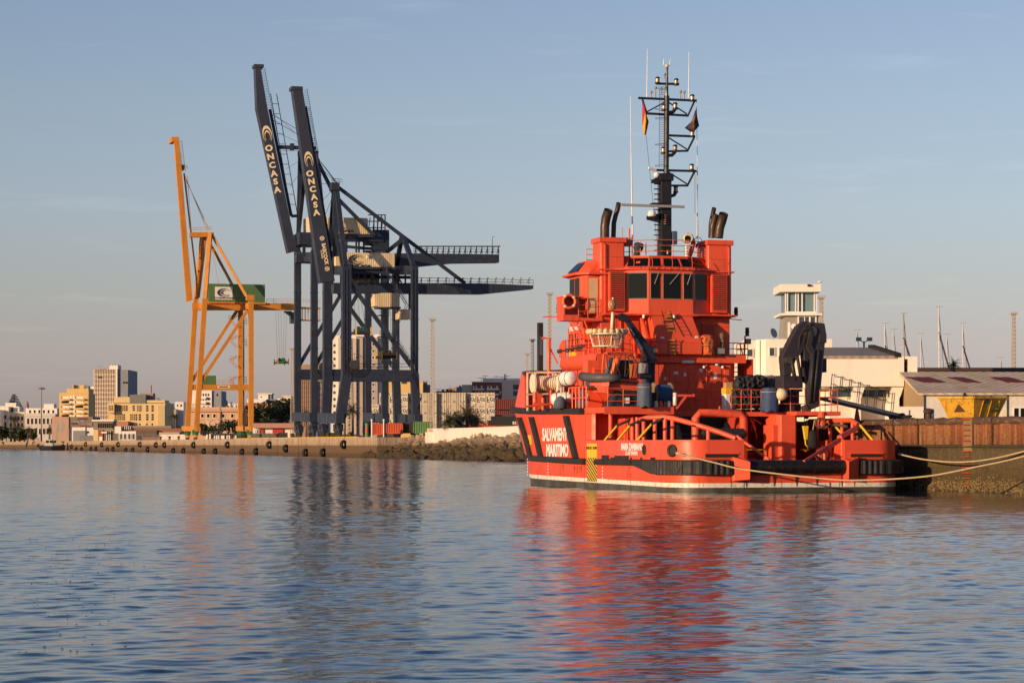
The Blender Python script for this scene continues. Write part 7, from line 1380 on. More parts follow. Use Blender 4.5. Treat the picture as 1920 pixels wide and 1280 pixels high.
# ------------------------------------------------------------------ light towers
LT = mat('galvanised lattice', (.42, .36, .28), .6, var=.1)
def light_tower(px, ytop, ybot, Y, label, wpx=9):
    t = thing('light_tower', label, 'light tower', (wx(px, Y), Y, GZ), 0, 'lattice floodlight towers'); z = wz(ytop, Y)-GZ; w = wpx/F*Y/2; b = B(); n = int(z/(w*2.0)); w0 = w*1.15
    cs = [(-1, -1), (1, -1), (1, 1), (-1, 1)]; f = lambda k: w0+(w*.72-w0)*k; r = max(.05, w*.09); zz = z-w*1.6
    for x, y in cs: b.tube([(x*f(0), y*f(0), 0), (x*f(1), y*f(1), zz)], r*1.3, 4)
    for i in range(n):
        a, c = i/n, (i+1)/n
        for k in range(4):
            p, q = cs[k], cs[(k+1) % 4]; b.tube([(p[0]*f(a), p[1]*f(a), zz*a), (q[0]*f(c), q[1]*f(c), zz*c)], r, 3, caps=False); b.tube([(p[0]*f(c), p[1]*f(c), zz*c), (q[0]*f(c), q[1]*f(c), zz*c)], r, 3, caps=False)
    b.build('lattice', LT, t); b = B(); b.hexa([(-w*.6, -w*.6, zz), (w*.6, -w*.6, zz), (w*.6, w*.6, zz), (-w*.6, w*.6, zz), (-w*1.5, -w*1.5, zz+w*.9), (w*1.5, -w*1.5, zz+w*.9), (w*1.5, w*1.5, zz+w*.9), (-w*1.5, w*1.5, zz+w*.9)]); b.box(-w*1.6, w*1.6, -w*1.6, w*1.6, zz+w*.9, zz+w*1.3); b.build('head_platform', LT, t)
    for i in range(4): b = B(); x = (-1.5+i)*w*.95; b.cbox((x, -w*1.5, z), (w*.55, w*.4, w*.45)); b.build('floodlight', GREYM, t)
    return t
light_tower(1031, 549, 700, 300, 'tall lattice floodlight tower beside the tug bridge wing', 7.5); light_tower(998, 636, 700, 520, 'middling lattice floodlight tower left of the black foredeck boom', 6.5); light_tower(989, 662, 700, 640, 'shortest lattice floodlight tower, leftmost of those by the tug bow', 5.5)
light_tower(811, 597, 812, 455, 'lattice floodlight tower standing before the white container stack', 7.5); light_tower(548, 652, 800, 640, 'lattice floodlight tower close left of the navy crane legs', 6); light_tower(655, 625, 800, 660, 'lattice floodlight tower before the tall apartment block', 7); light_tower(1540, 556, 640, 300, 'lattice floodlight tower behind the control tower', 8.5); light_tower(1901, 586, 690, 360, 'lattice floodlight tower alone at the far right', 7.5)
# ================================================================== far quay: containers, town
CW = mat('white container paint', (.66, .58, .46), .6, var=.10, scale=.5, streak=(.42, .24, .10), streak_amt=.6, stain=(.40, .22, .10), stain_amt=.4)
GRAPH = mat('dark decal', (.03, .04, .045), .6)
cont0 = None
def container(px, Y, tier, label, m, group, ends='doors', L_=6.06, rz=0, W_=2.44, H_=2.6, z0=None):
    z = GZ+tier*H_ if z0 is None else z0; t = thing('container', label, 'container', (wx(px, Y), Y, z), rz, group)
    b = B(); b.box(0, W_, 0, L_, .06, H_-.04); b.build('body', m, t)
    f = B()
    for x in (0, W_-.12): f.box(x-.01, x+.13, -.06, .1, .02, H_-.02)
    f.box(.1, W_-.1, -.05, .05, H_-.16, H_-.02); f.box(.1, W_-.1, -.05, .05, .02, .16); f.build('corner_frame', m, t)
    if ends == 'doors':
        for x in (.35, .8, 1.6, 2.05): g = B(); g.tube([(x, -.08, .1), (x, -.08, H_-.1)], .035, 4); g.build('lock_rod', STEEL, t)
        g = B(); g.box(1.5, 1.9, -.045, -.0, .5, .75); g.build('marking', GRAPH, t); g = B(); g.box(1.2, 1.24, -.03, 0, .1, H_-.1); g.build('door_gap', DARK, t)
    else:
        rr = random.Random(label)
        g = B(); g.ring((1.35, -.07, 1.2), .33, .07, (0, 1, 0), 16, 4); g.box(.3, .45, -.06, 0, .5, 1.75); g.box(.45, .75, -.06, 0, .85, 1.1); g.prism([(1.85, -.06, .8), (2.0, -.06, .8), (2.2, -.06, 1.75), (2.05, -.06, 1.5)], (0, .06, 0)); g.box(.35, .9, -.06, 0, .42, .6); g.box(1.2, 1.5, -.06, 0, .7, .78); g.box(1.75, 2.1, -.06, 0, .62, .8); g.build('decal', GRAPH, t)
        g = B(); g.box(.6, 1.9, -.04, 0, 1.95, 2.3); g.build('machinery_grille', GREYM, t)
    return t
tn = ['bottom tier', 'second tier', 'third tier', 'top tier']; Yc = 560; HC = 21.6/F*Yc
pitch = 18.15; n = 0
cols = [(910.5-pitch*i, 'logo' if i < 3 or 8 <= i <= 12 else 'doors') for i in range(13)]
for i, (px, kind) in enumerate(cols):
    for tier in range(4):
        if tier == 0 and i > 3: continue
        if tier == 3 and i > 11: continue
        kw = 'reefer container with dark end lettering' if kind == 'logo' else 'container with barred doors'
        container(px, Yc+(i % 3)*.5, tier, f'cream white {kw}, {tn[tier]}, {ordn[i]} stack from the right', CW, 'white containers stacked behind the cranes', kind, 12.2, 0, 17.3/F*Yc, HC)
def long_container(x0, x1, y0, y1, Y, label, m, group=None):
    a, c = wx(x0, Y), wx(x1, Y); z0, z1 = wz(y1, Y), wz(y0, Y); t = thing('container', label, 'container', (a, Y, z0), 0, group); b = B(); w = c-a; n = max(6, int(w/.45)); top = z1-z0; pts = []
    for i in range(n): x = w*i/n; s_ = w/n; pts += [(x, 0), (x+s_*.35, 0), (x+s_*.5, .09), (x+s_*.85, .09)]
    pts += [(w, 0), (w, 2.4), (0, 2.4)]; b.pz(pts, .1, top-.08); b.build('corrugated_side', m, t); f = B(); f.box(-.03, w+.03, -.05, 2.45, 0, .14); f.box(-.03, w+.03, -.05, 2.45, top-.12, top); f.box(-.04, .14, -.05, 2.45, 0, top); f.box(w-.14, w+.04, -.05, 2.45, 0, top); f.build('corner_frame', m, t); return t
OC = mat('orange red container', (.52, .09, .035), .6, var=.12, scale=1, streak=(.3, .06, .03), streak_amt=.4); GC = mat('green container', (.10, .22, .07), .6, var=.12, scale=1, streak=(.2, .2, .1), streak_amt=.3); MC = mat('maroon container', (.16, .035, .03), .65, var=.12, scale=1); BC = mat('dark blue container', (.02, .03, .06), .6, var=.15); TC = mat('dark weathered container', (.05, .035, .03), .7, var=.2)
long_container(699, 718, 793.5, 815, 470, 'orange red container, shorter one beside the green striped post', OC); long_container(724, 755, 793, 813, 468, 'orange red container, longer one left of the dark container', OC); long_container(755.5, 774, 792, 812, 469, 'dark weathered container between the orange and green ones', TC); long_container(775, 811, 790, 812.5, 466, 'green container with pale mark at the end of the quay', GC)
long_container(929, 990, 748, 767, 545, 'maroon container, upper one right of the white stack', MC); long_container(929, 990, 767.5, 777, 546, 'maroon container, lower one right of the white stack', MC)
long_container(876, 990, 792, 801, 430, 'long rust red container just behind the whitewashed parapet', OC)
long_container(694, 716, 777, 792, 520, 'dark blue container, left one under the white stack', BC); long_container(743, 772, 777, 791, 521, 'dark blue container, right one under the white stack', BC)
t = thing('striped_post', 'round green and red striped post at the orange container corner', 'post', (wx(688, 462), 462, GZ)); zt = wz(793, 462)-GZ
for k in range(3): b = B(); b.lathe([(.35, zt*k/3), (.35, zt*(k+1)/3)], n=10); b.build('band', (GC, OC, GC)[k], t)
for px in (697, 719.5): 
    t = thing('lamp_pole', f'white pole standing {"left" if px < 700 else "right"} of the shorter orange container', 'pole', (wx(px, 455), 455, GZ)); b = B(); b.tube([(0, 0, 0), (0, 0, wz(788, 455)-GZ)], .12, 6); b.build('pole', WHT, t); b = B(); b.ball((0, 0, wz(787, 455)-GZ), .2, 8); b.build('cap', WHT, t)
t = thing('orange_tank', 'orange cylindrical tank half hidden behind the parapet wall', 'tank', (wx(868, 405), 405, GZ)); b = B(); b.lathe([(.3, -1.1), (.9, -.9), (1.15, 0), (.9, .9), (.3, 1.1)], (0, 0, 1.0), (1, 0, 0), 16); b.build('drum', mat('rust orange tank', (.34, .13, .03), .6), t, smooth=True); b = B(); b.box(.2, .55, -1.13, -1.05, 1.2, 1.5); b.build('plate', YEL, t)
t = thing('loading_truck', 'black lorry with red cab parts beside the parapet wall', 'truck', (wx(915, 420), 420, GZ)); 
b = B(); b.box(0, 7.5, 0, 2.4, 2.0, 2.9); b.box(.5, 7, .2, 2.2, 2.9, 3.6); b.build('load_bed', DARK, t); b = B(); b.box(1.5, 3.4, -.02, 2.3, .7, 1.9); b.box(5.2, 6.6, -.02, 2.3, .7, 1.8); b.build('red_cab', mat('red cab paint', (.45, .02, .02), .4), t)
for x in (1, 3.8, 6.8): b = B(); b.lathe([(.3, -.15), (.5, -.1), (.5, .1), (.3, .15)], (x, -.05, .5), (0, 1, 0), 14); b.build('wheel', BLK, t)
put_text('82', WTX, t, (4.6, -.04, 2.4), .7, (1, 0, 0), (0, 0, 1), .02)
# ------------------------------------------------------------------ town
WB = PL('white render', (.74, .69, .62)); YB = PL('ochre yellow render', (.66, .45, .18)); YP = PL('pale yellow render', (.66, .49, .24)); PK = PL('salmon pink render', (.58, .36, .24)); GRB = PL('blue grey render and shade', (.24, .25, .27)); BRK = PL('red brick', (.30, .085, .055)); TANB = PL('tan brick', (.34, .22, .15)); TB = PL('cream tower render', (.70, .56, .40))  # blue grey also stands for shade painted on the sides of pale blocks
def side(h, x1, y0, depth, m, name='side_wall'): pass
def simple(name, label, x0, x1, y0, Y, m, depth=14, wins=None, roof=None, cat='building', wm=GLASS, frame=None, rot=0):
    h = House(name, label, cat, x0, Y, rot); h.block('wall', x0, x1, y0, None, depth, m); h.block('parapet', x0-.4, x1+.4, y0-1, y0+.5, .5, m, d=-.2)
    if wins: h.grid(*wins, m=wm, frame=frame)
    return h
# far left white town
h = simple('town_house', 'white town house at the far left edge with dark tall windows', 0, 16, 762, 1350, WB, 25, (1, 13, 775, 815, 2, 3)); h.block('roof_house', 10, 30, 755, 763, 10, WB, d=6)
h = simple('town_house', 'grey shaded town house behind the palms with balconies', -20, 0, 768, 1340, WB, 25); 
h = simple('town_house', 'narrow cream town house with a raised roof room between white ones', 16, 46, 773, 1352, PL('pale cream render', (.72, .62, .42)), 25, (17, 45, 778, 815, 4, 3)); h.block('roof_room', 25, 36, 762, 774, 12, OFFW, d=2)
h = simple('town_house', 'long cream grey town house with cornice and a row of tall windows', 46, 103, 776, 1340, PL('pale grey render', (.55, .50, .44)), 25, (49, 101, 780, 818, 7, 2), frame=OFFW); h.block('attic', 48, 107, 765, 776, 14, WB, d=4); h.block('roof_room', 82, 101, 757, 766, 8, WB, d=8); h.grid(52, 104, 767, 776, 6, 1, .4, .6, d=4); h.block('cornice', 45, 104, 778, 779.2, .8, WB, d=-.6); h.block('dome_base', 47, 51, 758, 766, 5, TANB, d=12)
b = B(); b.lathe([(1.0, 0), (.95, .8), (.5, 1.6), (.05, 2.2)], (h.X(49, 12), 14, h.Z(758)), (0, 0, 1), 12); b.build('dome', TANB, h.o, smooth=True)
# yellow apartments
h = simple('apartment_block', 'ochre yellow apartment block with stacked balconies', 111, 166, 737, 1120, YB, 18); h.block('upper_storey', 125, 166, 728, 737, 14, YB, d=3); h.block('top_storey', 136, 158, 722, 729, 10, YB, d=6)
for j in range(5):
    y = 743+j*8.6
    for x0, x1 in ((116, 130), (142, 157)):
        h.win(x0+1, x1-1, y, y+4, OFFW if (j+int(x0)) % 3 else GLASS); h.block('balcony', x0, x1+1, y+4.2, y+7, 1.6, YB, d=-1.5); h.win(x0-.6, x0+.6, y, y+4.5, GLASS)
    h.win(131, 134.5, y-2, y+5, OFFW); h.win(136.5, 140, y-2, y+5, OFFW)
h.block('chimney', 136, 138, 721, 729, 2, YB, d=4); h.block('chimney', 161, 166, 723, 737, 4, GRB, d=4)
# office tower
h = House('office_tower', 'tall cream office tower with banded windows and side coloured dark as shade', 'tower', 165, 1200); h.block('wall', 176, 218, 692, None, 34, TB); h.block('shaded_side', 219.5, 240, 693, None, 30, GRB, d=1); h.block('corner_strip', 216.5, 220, 691, None, 3, OFFW, d=-.3); h.block('plant_room', 205, 221, 684, 692, 10, WB, d=4); h.block('lower_wing', 165, 176, 730, None, 26, TB); h.block('wing_roof_room', 170, 176, 725, 730, 8, WB, d=4)  # side block coloured dark to imitate the tower's unlit face
for x in (206, 211, 216, 221): h.block('chimney', x-.6, x+.9, 682.5, 685, 1, TANB, d=4)
for j in range(13):
    y = 696+j*8.4; h.block('window_band', 177 if j < 4 else 169, 215.5, y, y+3.6, .3, mat('window band', (.52, .40, .29), .5) if not bpy.data.materials.get('window band') else bpy.data.materials['window band'], d=-.12); h.block('spandrel', 177 if j < 4 else 169, 215.5, y+4.2, y+7.8, .3, OFFW, d=-.15)
for i in range(13): x = 177.2+i*3.1; h.block('fin', x-.28, x+.28, 692, 800, .5, TB, d=-.5)
for x, y in ((186, 707.5), (189.5, 707.5), (232, 717), (237, 717)): h.win(x-1.1, x+1.1, y-1.5, y+1.5, DARK if x < 200 else GLASS, -.1 if x < 200 else 1, None, 'window', .5)
# pale yellow low building
h = House('customs_building', 'pale yellow flat roofed building with grid windows and grey roof box', 'building', 205, 940); h.block('wall', 203, 310, 755, None, 24, YP); h.block('raised_front', 214, 243, 744, 756, 10, YP); h.block('raised_end', 273, 309, 750, 756, 12, YP); h.block('roof_box', 243, 273, 739.5, 756, 10, mat('grey ribbed metal', (.16, .16, .15), .6), d=-.4); h.block('roof_house', 264, 287, 737, 750, 6, TANB, d=6); h.block('pilaster', 296, 309, 759, None, .5, PL('deeper yellow render', (.56, .41, .20)), d=-.4); h.block('overhang', 202, 214, 757, 774, 3, YP, d=-2.5)
for x0, x1, y0, y1, nx, ny in ((203.5, 212, 760, 769.5, 3, 3), (215, 239, 760, 770, 7, 3), (248.5, 252.5, 760, 770, 1, 3), (257, 265, 760, 771, 3, 3), (274, 278, 760, 771, 1, 3), (284, 288, 760, 771, 1, 3), (215, 234, 776, 787.5, 6, 3), (244, 257, 776, 787.5, 4, 3), (260, 264, 776, 787.5, 1, 3), (274, 278, 776, 787.5, 1, 3), (284, 288, 776, 787.5, 1, 3)):
    w = h.win(x0, x1, y0, y1, GLASS, -2.5 if x1 < 213 else 0, None)
    a, c, zb, zt = (h.X(x0)-h.X(x1))/2, (h.X(x1)-h.X(x0))/2, (h.Z(y1)-h.Z(y0))/2, (h.Z(y0)-h.Z(y1))/2; g = B()
    for i in range(1, nx): x = a+(c-a)*i/nx; g.box(x-.12, x+.12, -.14, .0, zb, zt)
    for i in range(1, ny): z = zb+(zt-zb)*i/ny; g.box(a, c, -.14, 0, z-.12, z+.12)
    if len([k for k in kids(w)]) == 0: g.build('glazing_bars', YP, w)
for x in (245, 249, 262, 275.5, 285.5): h.win(x-1.3, x+1.3, 793.5, 797, GLASS)
b = B(); x = h.X(283, 8); b.tube([(x, 8, h.Z(745)), (x, 8, h.Z(722, 283, 8))], .35, 6); b.build('aerial_mast', TANB, h.o); h.block('low_brick', 215, 240, 789.5, 800, 3, PL('salmon brick', (.42, .19, .11)), d=-3)
h = simple('town_house', 'grey and white houses behind the orange crane legs', 310, 330, 767, 1000, PL('dark grey render', (.12, .105, .095)), 15); h.block('upper_house', 312, 330, 767, 777, 10, PL('beige render', (.5, .38, .26)), d=-1); h.block('white_house', 328, 344, 753, 800, 8, WB, d=4); h.win(332, 334, 758, 762, GLASS, 4); h.win(338, 341, 758, 762, GLASS, 4)
# mural warehouse and low sheds behind the quay
MUR = bpy.data.materials.new('mural paint'); MUR.use_nodes = True; nt = MUR.node_tree; tc = N(nt, 'ShaderNodeTexCoord'); mp = N(nt, 'ShaderNodeMapping'); mp.inputs['Scale'].default_value = (.9, .9, .12); L(nt, tc.outputs['Object'], mp.inputs[0]); nz_ = N(nt, 'ShaderNodeTexNoise', i_Scale=.8, i_Detail=3.); L(nt, mp.outputs[0], nz_.inputs['Vector']); L(nt, ramp(nt, nz_.outputs[0], [(.3, (.10, .16, .15)), (.4, (.42, .22, .16)), (.47, (.46, .30, .20)), (.53, (.48, .26, .20)), (.60, (.36, .28, .20)), (.67, (.12, .30, .24)), (.74, (.44, .30, .10))]), nt.nodes['Principled BSDF'].inputs['Base Color'])
h = House('mural_warehouse', 'warehouse with a drip painted mural end and brown patchwork side', 'warehouse', 97, 1000); h.block('mural_wall', 97, 129, 781, None, 20, MUR); h.block('side_wall', 129, 174, 781, 800, 18, PL('brown panel', (.22, .165, .12)), d=.5)
for x0, x1, y0, y1, c in ((146, 163, 783, 787, 0), (149, 158, 787, 791, 1), (133, 145, 792, 796, 0), (150, 167, 797, 799.5, 0), (136, 150, 789, 793, 1), (163, 173, 793, 797, 1)): h.block('panel', x0, x1, y0, y1, .2, (PL('maroon panel', (.17, .05, .05)) if not bpy.data.materials.get('maroon panel') else bpy.data.materials['maroon panel']) if c == 0 else GRB, d=.35)
h.block('lower_wall', 129, 160, 800, None, 16, WB, d=1); h.block('gate', 137, 160, 807, None, .3, mat('grey gate', (.22, .22, .23), .6), d=.8); h.block('lower_wing', 160, 178, 800, None, 12, WB, d=1.5); h.win(163, 167, 808, 812, GLASS, 1.5); h.block('fence_panel', 150, 176, 816, None, .2, mat('grey mesh', (.20, .19, .18), .8), d=-1)
h = House('port_kiosk', 'low port building with window strip and red door', 'building', 175, 900); h.block('upper_wall', 175, 212, 789, 805, 8, PL('brown grey render', (.26, .20, .15))); h.grid(183, 212, 792, 803, 7, 1, .75, .8); h.block('roof_slab', 172, 213, 786.5, 789.5, 9, OFFW, d=-.8); h.block('red_wall', 184, 193, 805.5, None, 5, BRK); h.block('lower_wall', 193, 224, 806, None, 5, PL('brown wall', (.17, .13, .10)), d=.4); h.win(186, 192, 818, 826, OFFW); h.block('left_wall', 175, 184, 805.5, None, 5, YP); h.block('canopy', 190, 200, 809, 812, 2, OFFW, d=-1.6)
for x in (200, 204, 207): h.block('pillar', x-.5, x+.5, 808, None, .4, OFFW, d=-.2)
h = House('port_sheds', 'row of low flat sheds with grey roofs behind the mesh fence', 'shed', 215, 880); h.block('roof', 226, 321, 798, 802.5, 10, mat('grey sheet roof', (.24, .20, .165), .7)); h.block('striped_awning', 226, 245, 799, 805, 1, OFFW, d=-.6)
for i in range(5): h.block('awning_stripe', 227+i*3.6, 228.6+i*3.6, 799, 805, .1, DARK, d=-.75)
h.block('back_wall', 222, 340, 802.5, None, 9, PL('brick shed', (.27, .12, .075)), d=.5); h.block('white_shed', 222, 255, 808, None, 3, WB, d=-1.4); h.block('dark_shed', 256, 294, 806, 816, 3, PL('stone shed', (.12, .095, .07)), d=-1.4); h.block('grey_shed', 298, 336, 810, None, 3, PL('light grey shed', (.42, .34, .27)), d=-1.2); h.grid(223, 254, 812, 824, 4, 1, .5, .8, d=-1.4); h.block('gable', 215, 227, 799, 812, 4, OFFW, d=-1.5)
MESH = mat('galvanised mesh', (.24, .23, .22), .7)
t = thing('mesh_fence', 'grey mesh fence with posts before the low sheds', 'fence', (wx(216, 840), 840, GZ)); w_ = wx(298, 840)-wx(216, 840); b = B()
for i in range(61): b.bar((w_*i/60, 0, 0), (w_*i/60, 0, 2.2), .05)
for k in range(7): b.bar((0, 0, .3+k*.3), (w_, 0, .3+k*.3), .05)
b.build('mesh', MESH, t)
for i in range(9): b = B(); b.tube([(w_*i/8, -.05, 0), (w_*i/8, -.05, 2.4)], .07, 5); b.build('fence_post', MESH, t)
t = thing('white_barrier', 'white hoarding wall left of the orange crane foot', 'wall', (wx(301, 760), 760, GZ)); w_ = wx(347, 760)-wx(301, 760); b = B(); b.box(0, w_, 0, .3, 0, wz(814, 760)-GZ); b.build('panel', WW, t)
for k in range(5): b = B(); b.box(w_*k/4-.1, w_*k/4+.1, -.06, .36, 0, wz(813.5, 760)-GZ); b.build('post', WW, t)
# behind the orange crane
h = simple('apartment_block', 'white apartment block with grey shaded side behind the orange crane', 354, 397, 732, 800, WB, 16, (374, 393, 736, 768, 4, 4)); h.block('shaded_side', 397.5, 415, 732.5, None, 14, GRB, d=.6); h.block('lift_shaft', 372, 384, 728, 738, 6, WB, d=3); h.win(406, 409, 738, 742, GLASS, .6)  # shade of the side wall is put into its grey colour
for j in range(3): h.block('balcony', 373, 386, 744+j*9, 748+j*9, 1.4, WB, d=-1.3)
h = House('station_hall', 'long salmon pink hall with cornice and shuttered windows', 'building', 372, 735); h.block('wall', 350, 446, 768, None, 20, PK); h.block('parapet', 349, 447, 763, 768.5, .8, PK, d=-.4); h.block('cornice', 349, 447, 770, 771.2, 1.2, PL('pale pink trim', (.6, .42, .30)), d=-1.0); h.block('string_course', 349, 447, 785, 786, .5, PL('pale pink stone', (.6, .42, .30)), d=-.4); h.block('pilaster', 411.5, 413.5, 763, None, .6, TANB, d=-.5)
for x in (379.5, 390.5, 402, 418.5, 435.5): h.win(x-2.4, x+2.4, 776, 782.5, GLASS, 0, OFFW)
for x in (381, 401, 430): b = B(); b.ring((h.X(x), -.1, h.Z(795)), 1.6, .12, (0, 1, 0), 20, 4); b.build('arch', OFFW, h.o)
h = House('brick_chapel', 'round topped dark brick gable behind the salmon hall', 'building', 407, 830); b = B(); xa, xb = h.X(407), h.X(422); zt = h.Z(747); zs = h.Z(754); pts = [(xa, 0, 0), (xb, 0, 0), (xb, 0, zs)]+[((xa+xb)/2+(xb-xa)/2*math.cos(PI*i/10), 0, zs+(zt-zs)*math.sin(PI*i/10)) for i in range(1, 10)]+[(xa, 0, zs)]; b.prism(pts, (0, 8, 0)); b.build('gable', PL('dark brick', (.12, .05, .04)), h.o); h.block('turret', 432, 434.5, 753, None, 2, OFFW, d=2); h.block('turret', 440, 442, 756, None, 2, OFFW, d=2)
h = House('terrace_house', 'white stepped house with flat roof rooms over the trees', 'building', 464, 860); h.block('wall', 463, 500, 748, None, 12, WB); h.block('shaded_side', 500, 516, 748.5, None, 10, GRB, d=1); h.block('roof_room', 484, 503, 738, 749, 8, WB, d=1.5); h.block('roof_side', 503, 509, 739, 749, 7, GRB, d=2); h.block('roof_slab', 482.5, 510, 737, 739, 9, WB, d=1); h.win(488.5, 491, 743, 745, GLASS, 1.5)  # grey side blocks paint the shade of the white walls
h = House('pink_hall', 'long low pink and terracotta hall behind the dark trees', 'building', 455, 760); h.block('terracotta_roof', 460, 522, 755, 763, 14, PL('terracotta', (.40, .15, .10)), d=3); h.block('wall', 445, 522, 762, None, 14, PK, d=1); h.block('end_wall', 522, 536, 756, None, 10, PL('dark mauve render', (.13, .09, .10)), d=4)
h = simple('white_tower_house', 'small white tower house left of the navy crane legs', 529, 546, 742, 830, PL('cream house render', (.70, .58, .40)), 10, (531, 545, 745, 752, 2, 1)); 
h = House('lorry_shed', 'low pink canopy shed with red and white bays', 'shed', 475, 640); h.block('canopy', 474, 556, 793, 802, 8, PL('pink canopy', (.42, .22, .18)), d=-1); h.block('back_wall', 474, 556, 802, None, 6, WB, d=1)
for x0, x1 in ((487, 494), (511, 531)): h.block('red_bay', x0, x1, 802.5, 812, .3, mat('red bay door', (.42, .03, .025), .5) if not bpy.data.materials.get('red bay door') else bpy.data.materials['red bay door'], d=.6)
b = B(); c = (h.X(483), .55, h.Z(809)); b.ring(c, .62, .07, (0, 1, 0), 20, 4); b.build('round_sign', DARK, h.o); put_text('B', DARK, h.o, (c[0], .5, c[2]), .9, (1, 0, 0), (0, 0, 1), .03)
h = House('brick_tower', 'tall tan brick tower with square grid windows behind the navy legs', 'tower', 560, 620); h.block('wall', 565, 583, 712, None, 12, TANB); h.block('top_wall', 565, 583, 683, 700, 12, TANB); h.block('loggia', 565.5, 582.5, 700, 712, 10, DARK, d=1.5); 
for j in range(8): h.block('floor_line', 564.8, 583.2, 717+j*9, 717.7+j*9, .3, PL('dark tan brick', (.17, .11, .075)) if not bpy.data.materials.get('dark tan brick') else bpy.data.materials['dark tan brick'], d=-.15)
for i in range(5): x = 566+i*4; h.block('pier', x-.4, x+.4, 712, 800, .3, bpy.data.materials['dark tan brick'], d=-.12)
h.block('red_wing', 595, 612, 700, None, 12, PL('grey wing', (.24, .23, .24)), d=2)
for j in range(7): h.win(597, 601, 714+j*12-(j % 2), 718+j*12, BRK, 2); h.win(602, 606, 714+j*12, 718+j*12, BRK if j % 2 else PALEG, 2)
# tall apartment block
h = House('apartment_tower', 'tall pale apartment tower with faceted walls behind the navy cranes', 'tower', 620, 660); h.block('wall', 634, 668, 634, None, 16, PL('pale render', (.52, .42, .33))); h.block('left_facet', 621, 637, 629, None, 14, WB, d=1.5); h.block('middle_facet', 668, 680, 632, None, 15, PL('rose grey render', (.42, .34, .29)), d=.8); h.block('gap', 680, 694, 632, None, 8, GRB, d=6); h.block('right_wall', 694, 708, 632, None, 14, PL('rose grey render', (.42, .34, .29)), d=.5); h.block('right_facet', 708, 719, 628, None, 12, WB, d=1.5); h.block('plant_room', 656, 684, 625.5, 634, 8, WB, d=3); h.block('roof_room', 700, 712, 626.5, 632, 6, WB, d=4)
for j in range(13):
    y = 643+j*12.6
    for x in (655, 669.5, 700): h.win(x-2.1, x+2.1, y, y+4.5, PALEG, .8 if x == 669.5 else (.5 if x == 700 else 0), OFFW)
    h.win(625, 629, y+2, y+7, PALEG, 1.5)
def clutter(h, x0, x1, y, seed, n=4, d=3):
    r = random.Random(seed)
    for i in range(n):
        x = r.uniform(x0, x1-2); w = r.uniform(1.0, 3.0); h.block('roof_unit', x, x+w, y-r.uniform(1, 2.6), y+.3, 2, r.choice((OFFW, TANB, GREYC)), d=d+r.uniform(0, 4))
    for i in range(n):
        x = r.uniform(x0, x1); a = h.X(x, d); z = h.Z(y, x, d); hh = (h.Z(y-r.uniform(3, 8), x, d)-z); b = B(); b.tube([(a, d, z-.5), (a, d, z+hh)], .10, 4); b.bar((a-.9, d, z+hh*.9), (a+.9, d, z+hh*.9), .12); b.build('roof_aerial', GREYM, h.o)
# yellow slab and red brick flats right of the cranes
h = simple('yellow_block', 'plain ochre block behind the white container stack', 714, 793, 715, 720, YB, 10); h.block('grey_back', 782, 800, 714, 760, 6, GRB, d=8); h.win(753, 761, 714, 719, PALEG, -.25); h.block('blue_step', 793, 806, 721, None, 8, PL('slate blue', (.14, .16, .19)), d=2)
h = House('brick_flats', 'red brick flats with cream balconies above the containers', 'building', 868, 700); h.block('end_wall', 866, 885, 721, None, 14, PL('cream end wall', (.6, .50, .36)), d=.5); h.block('brick_wall', 885, 941, 716, None, 14, BRK); h.block('brick_step', 885, 912, 717.5, 722, 12, BRK, d=-.3); h.block('white_gable', 941, 1010, 713, None, 16, PL('pink white render', (.62, .50, .42)), d=-.5); h.block('roof_room', 905, 975, 709, 716, 9, WB, d=3); h.block('chimney', 945, 948.5, 701, 712, 1.2, OFFW, d=3); h.block('cornice', 884, 942, 715, 716.5, 1, OFFW, d=-.8)
for y in (722, 732, 742):
    for x in (888, 893, 898, 903, 910, 915, 921, 926, 932, 938): h.win(x-1.2, x+1.2, y+1, y+5.5, OFFW if (x+y) % 4 else PALEG)
    h.block('balcony', 886, 908, y+6, y+9.2, 1.3, OFFW, d=-1.3); h.block('balcony', 912, 936, y+5.5, y+9, 1.3, OFFW, d=-1.3)
for y in (721, 733): h.win(962, 974, y, y+9, PALEG, -.5)
h = House('blue_shed', 'small blue grey roof sheds beyond the white containers', 'shed', 820, 690); h.block('wall', 818, 856, 733, None, 8, GRB); h.block('blue_wall', 856, 866, 726, None, 6, PL('steel blue render', (.17, .20, .25))); h.block('tank', 860.5, 865, 723, 726, 2, PL('blue tank', (.10, .13, .19)), d=2); h.block('red_roof', 815, 855, 735, 737.5, 6, BRK, d=-1)
for x in (831, 839, 846): h.block('roof_vent', x-3, x+2, 730, 733, 2, DARK, d=2)
clutter(h, 820, 864, 733, 9, 3)
for nm, x0, x1, y0, Y, m, lab, sd in (('town_house', 56, 76, 768, 1500, WB, 'white house back behind the cornice house, left of the lamp post', 1), ('town_house', 96, 112, 770, 1480, TANB, 'tan house squeezed left of the ochre apartments', 2), ('town_house', 310, 322, 762, 1250, WB, 'small white house behind the grey houses by the orange crane', 3), ('town_house', 415, 447, 757, 1000, WB, 'row of small white roofs behind the salmon hall', 4), ('town_house', 519, 532, 748, 1000, OFFW, 'cream house behind the tallest dark tree', 5), ('town_house', 840, 868, 728, 850, TANB, 'tan flats beyond the blue grey sheds', 6)):
    hh = simple(nm, lab, x0, x1, y0, Y, m, 12, (x0+1, x1-1, y0+2, y0+14, 4, 2)); clutter(hh, x0, x1, y0, sd, 3)
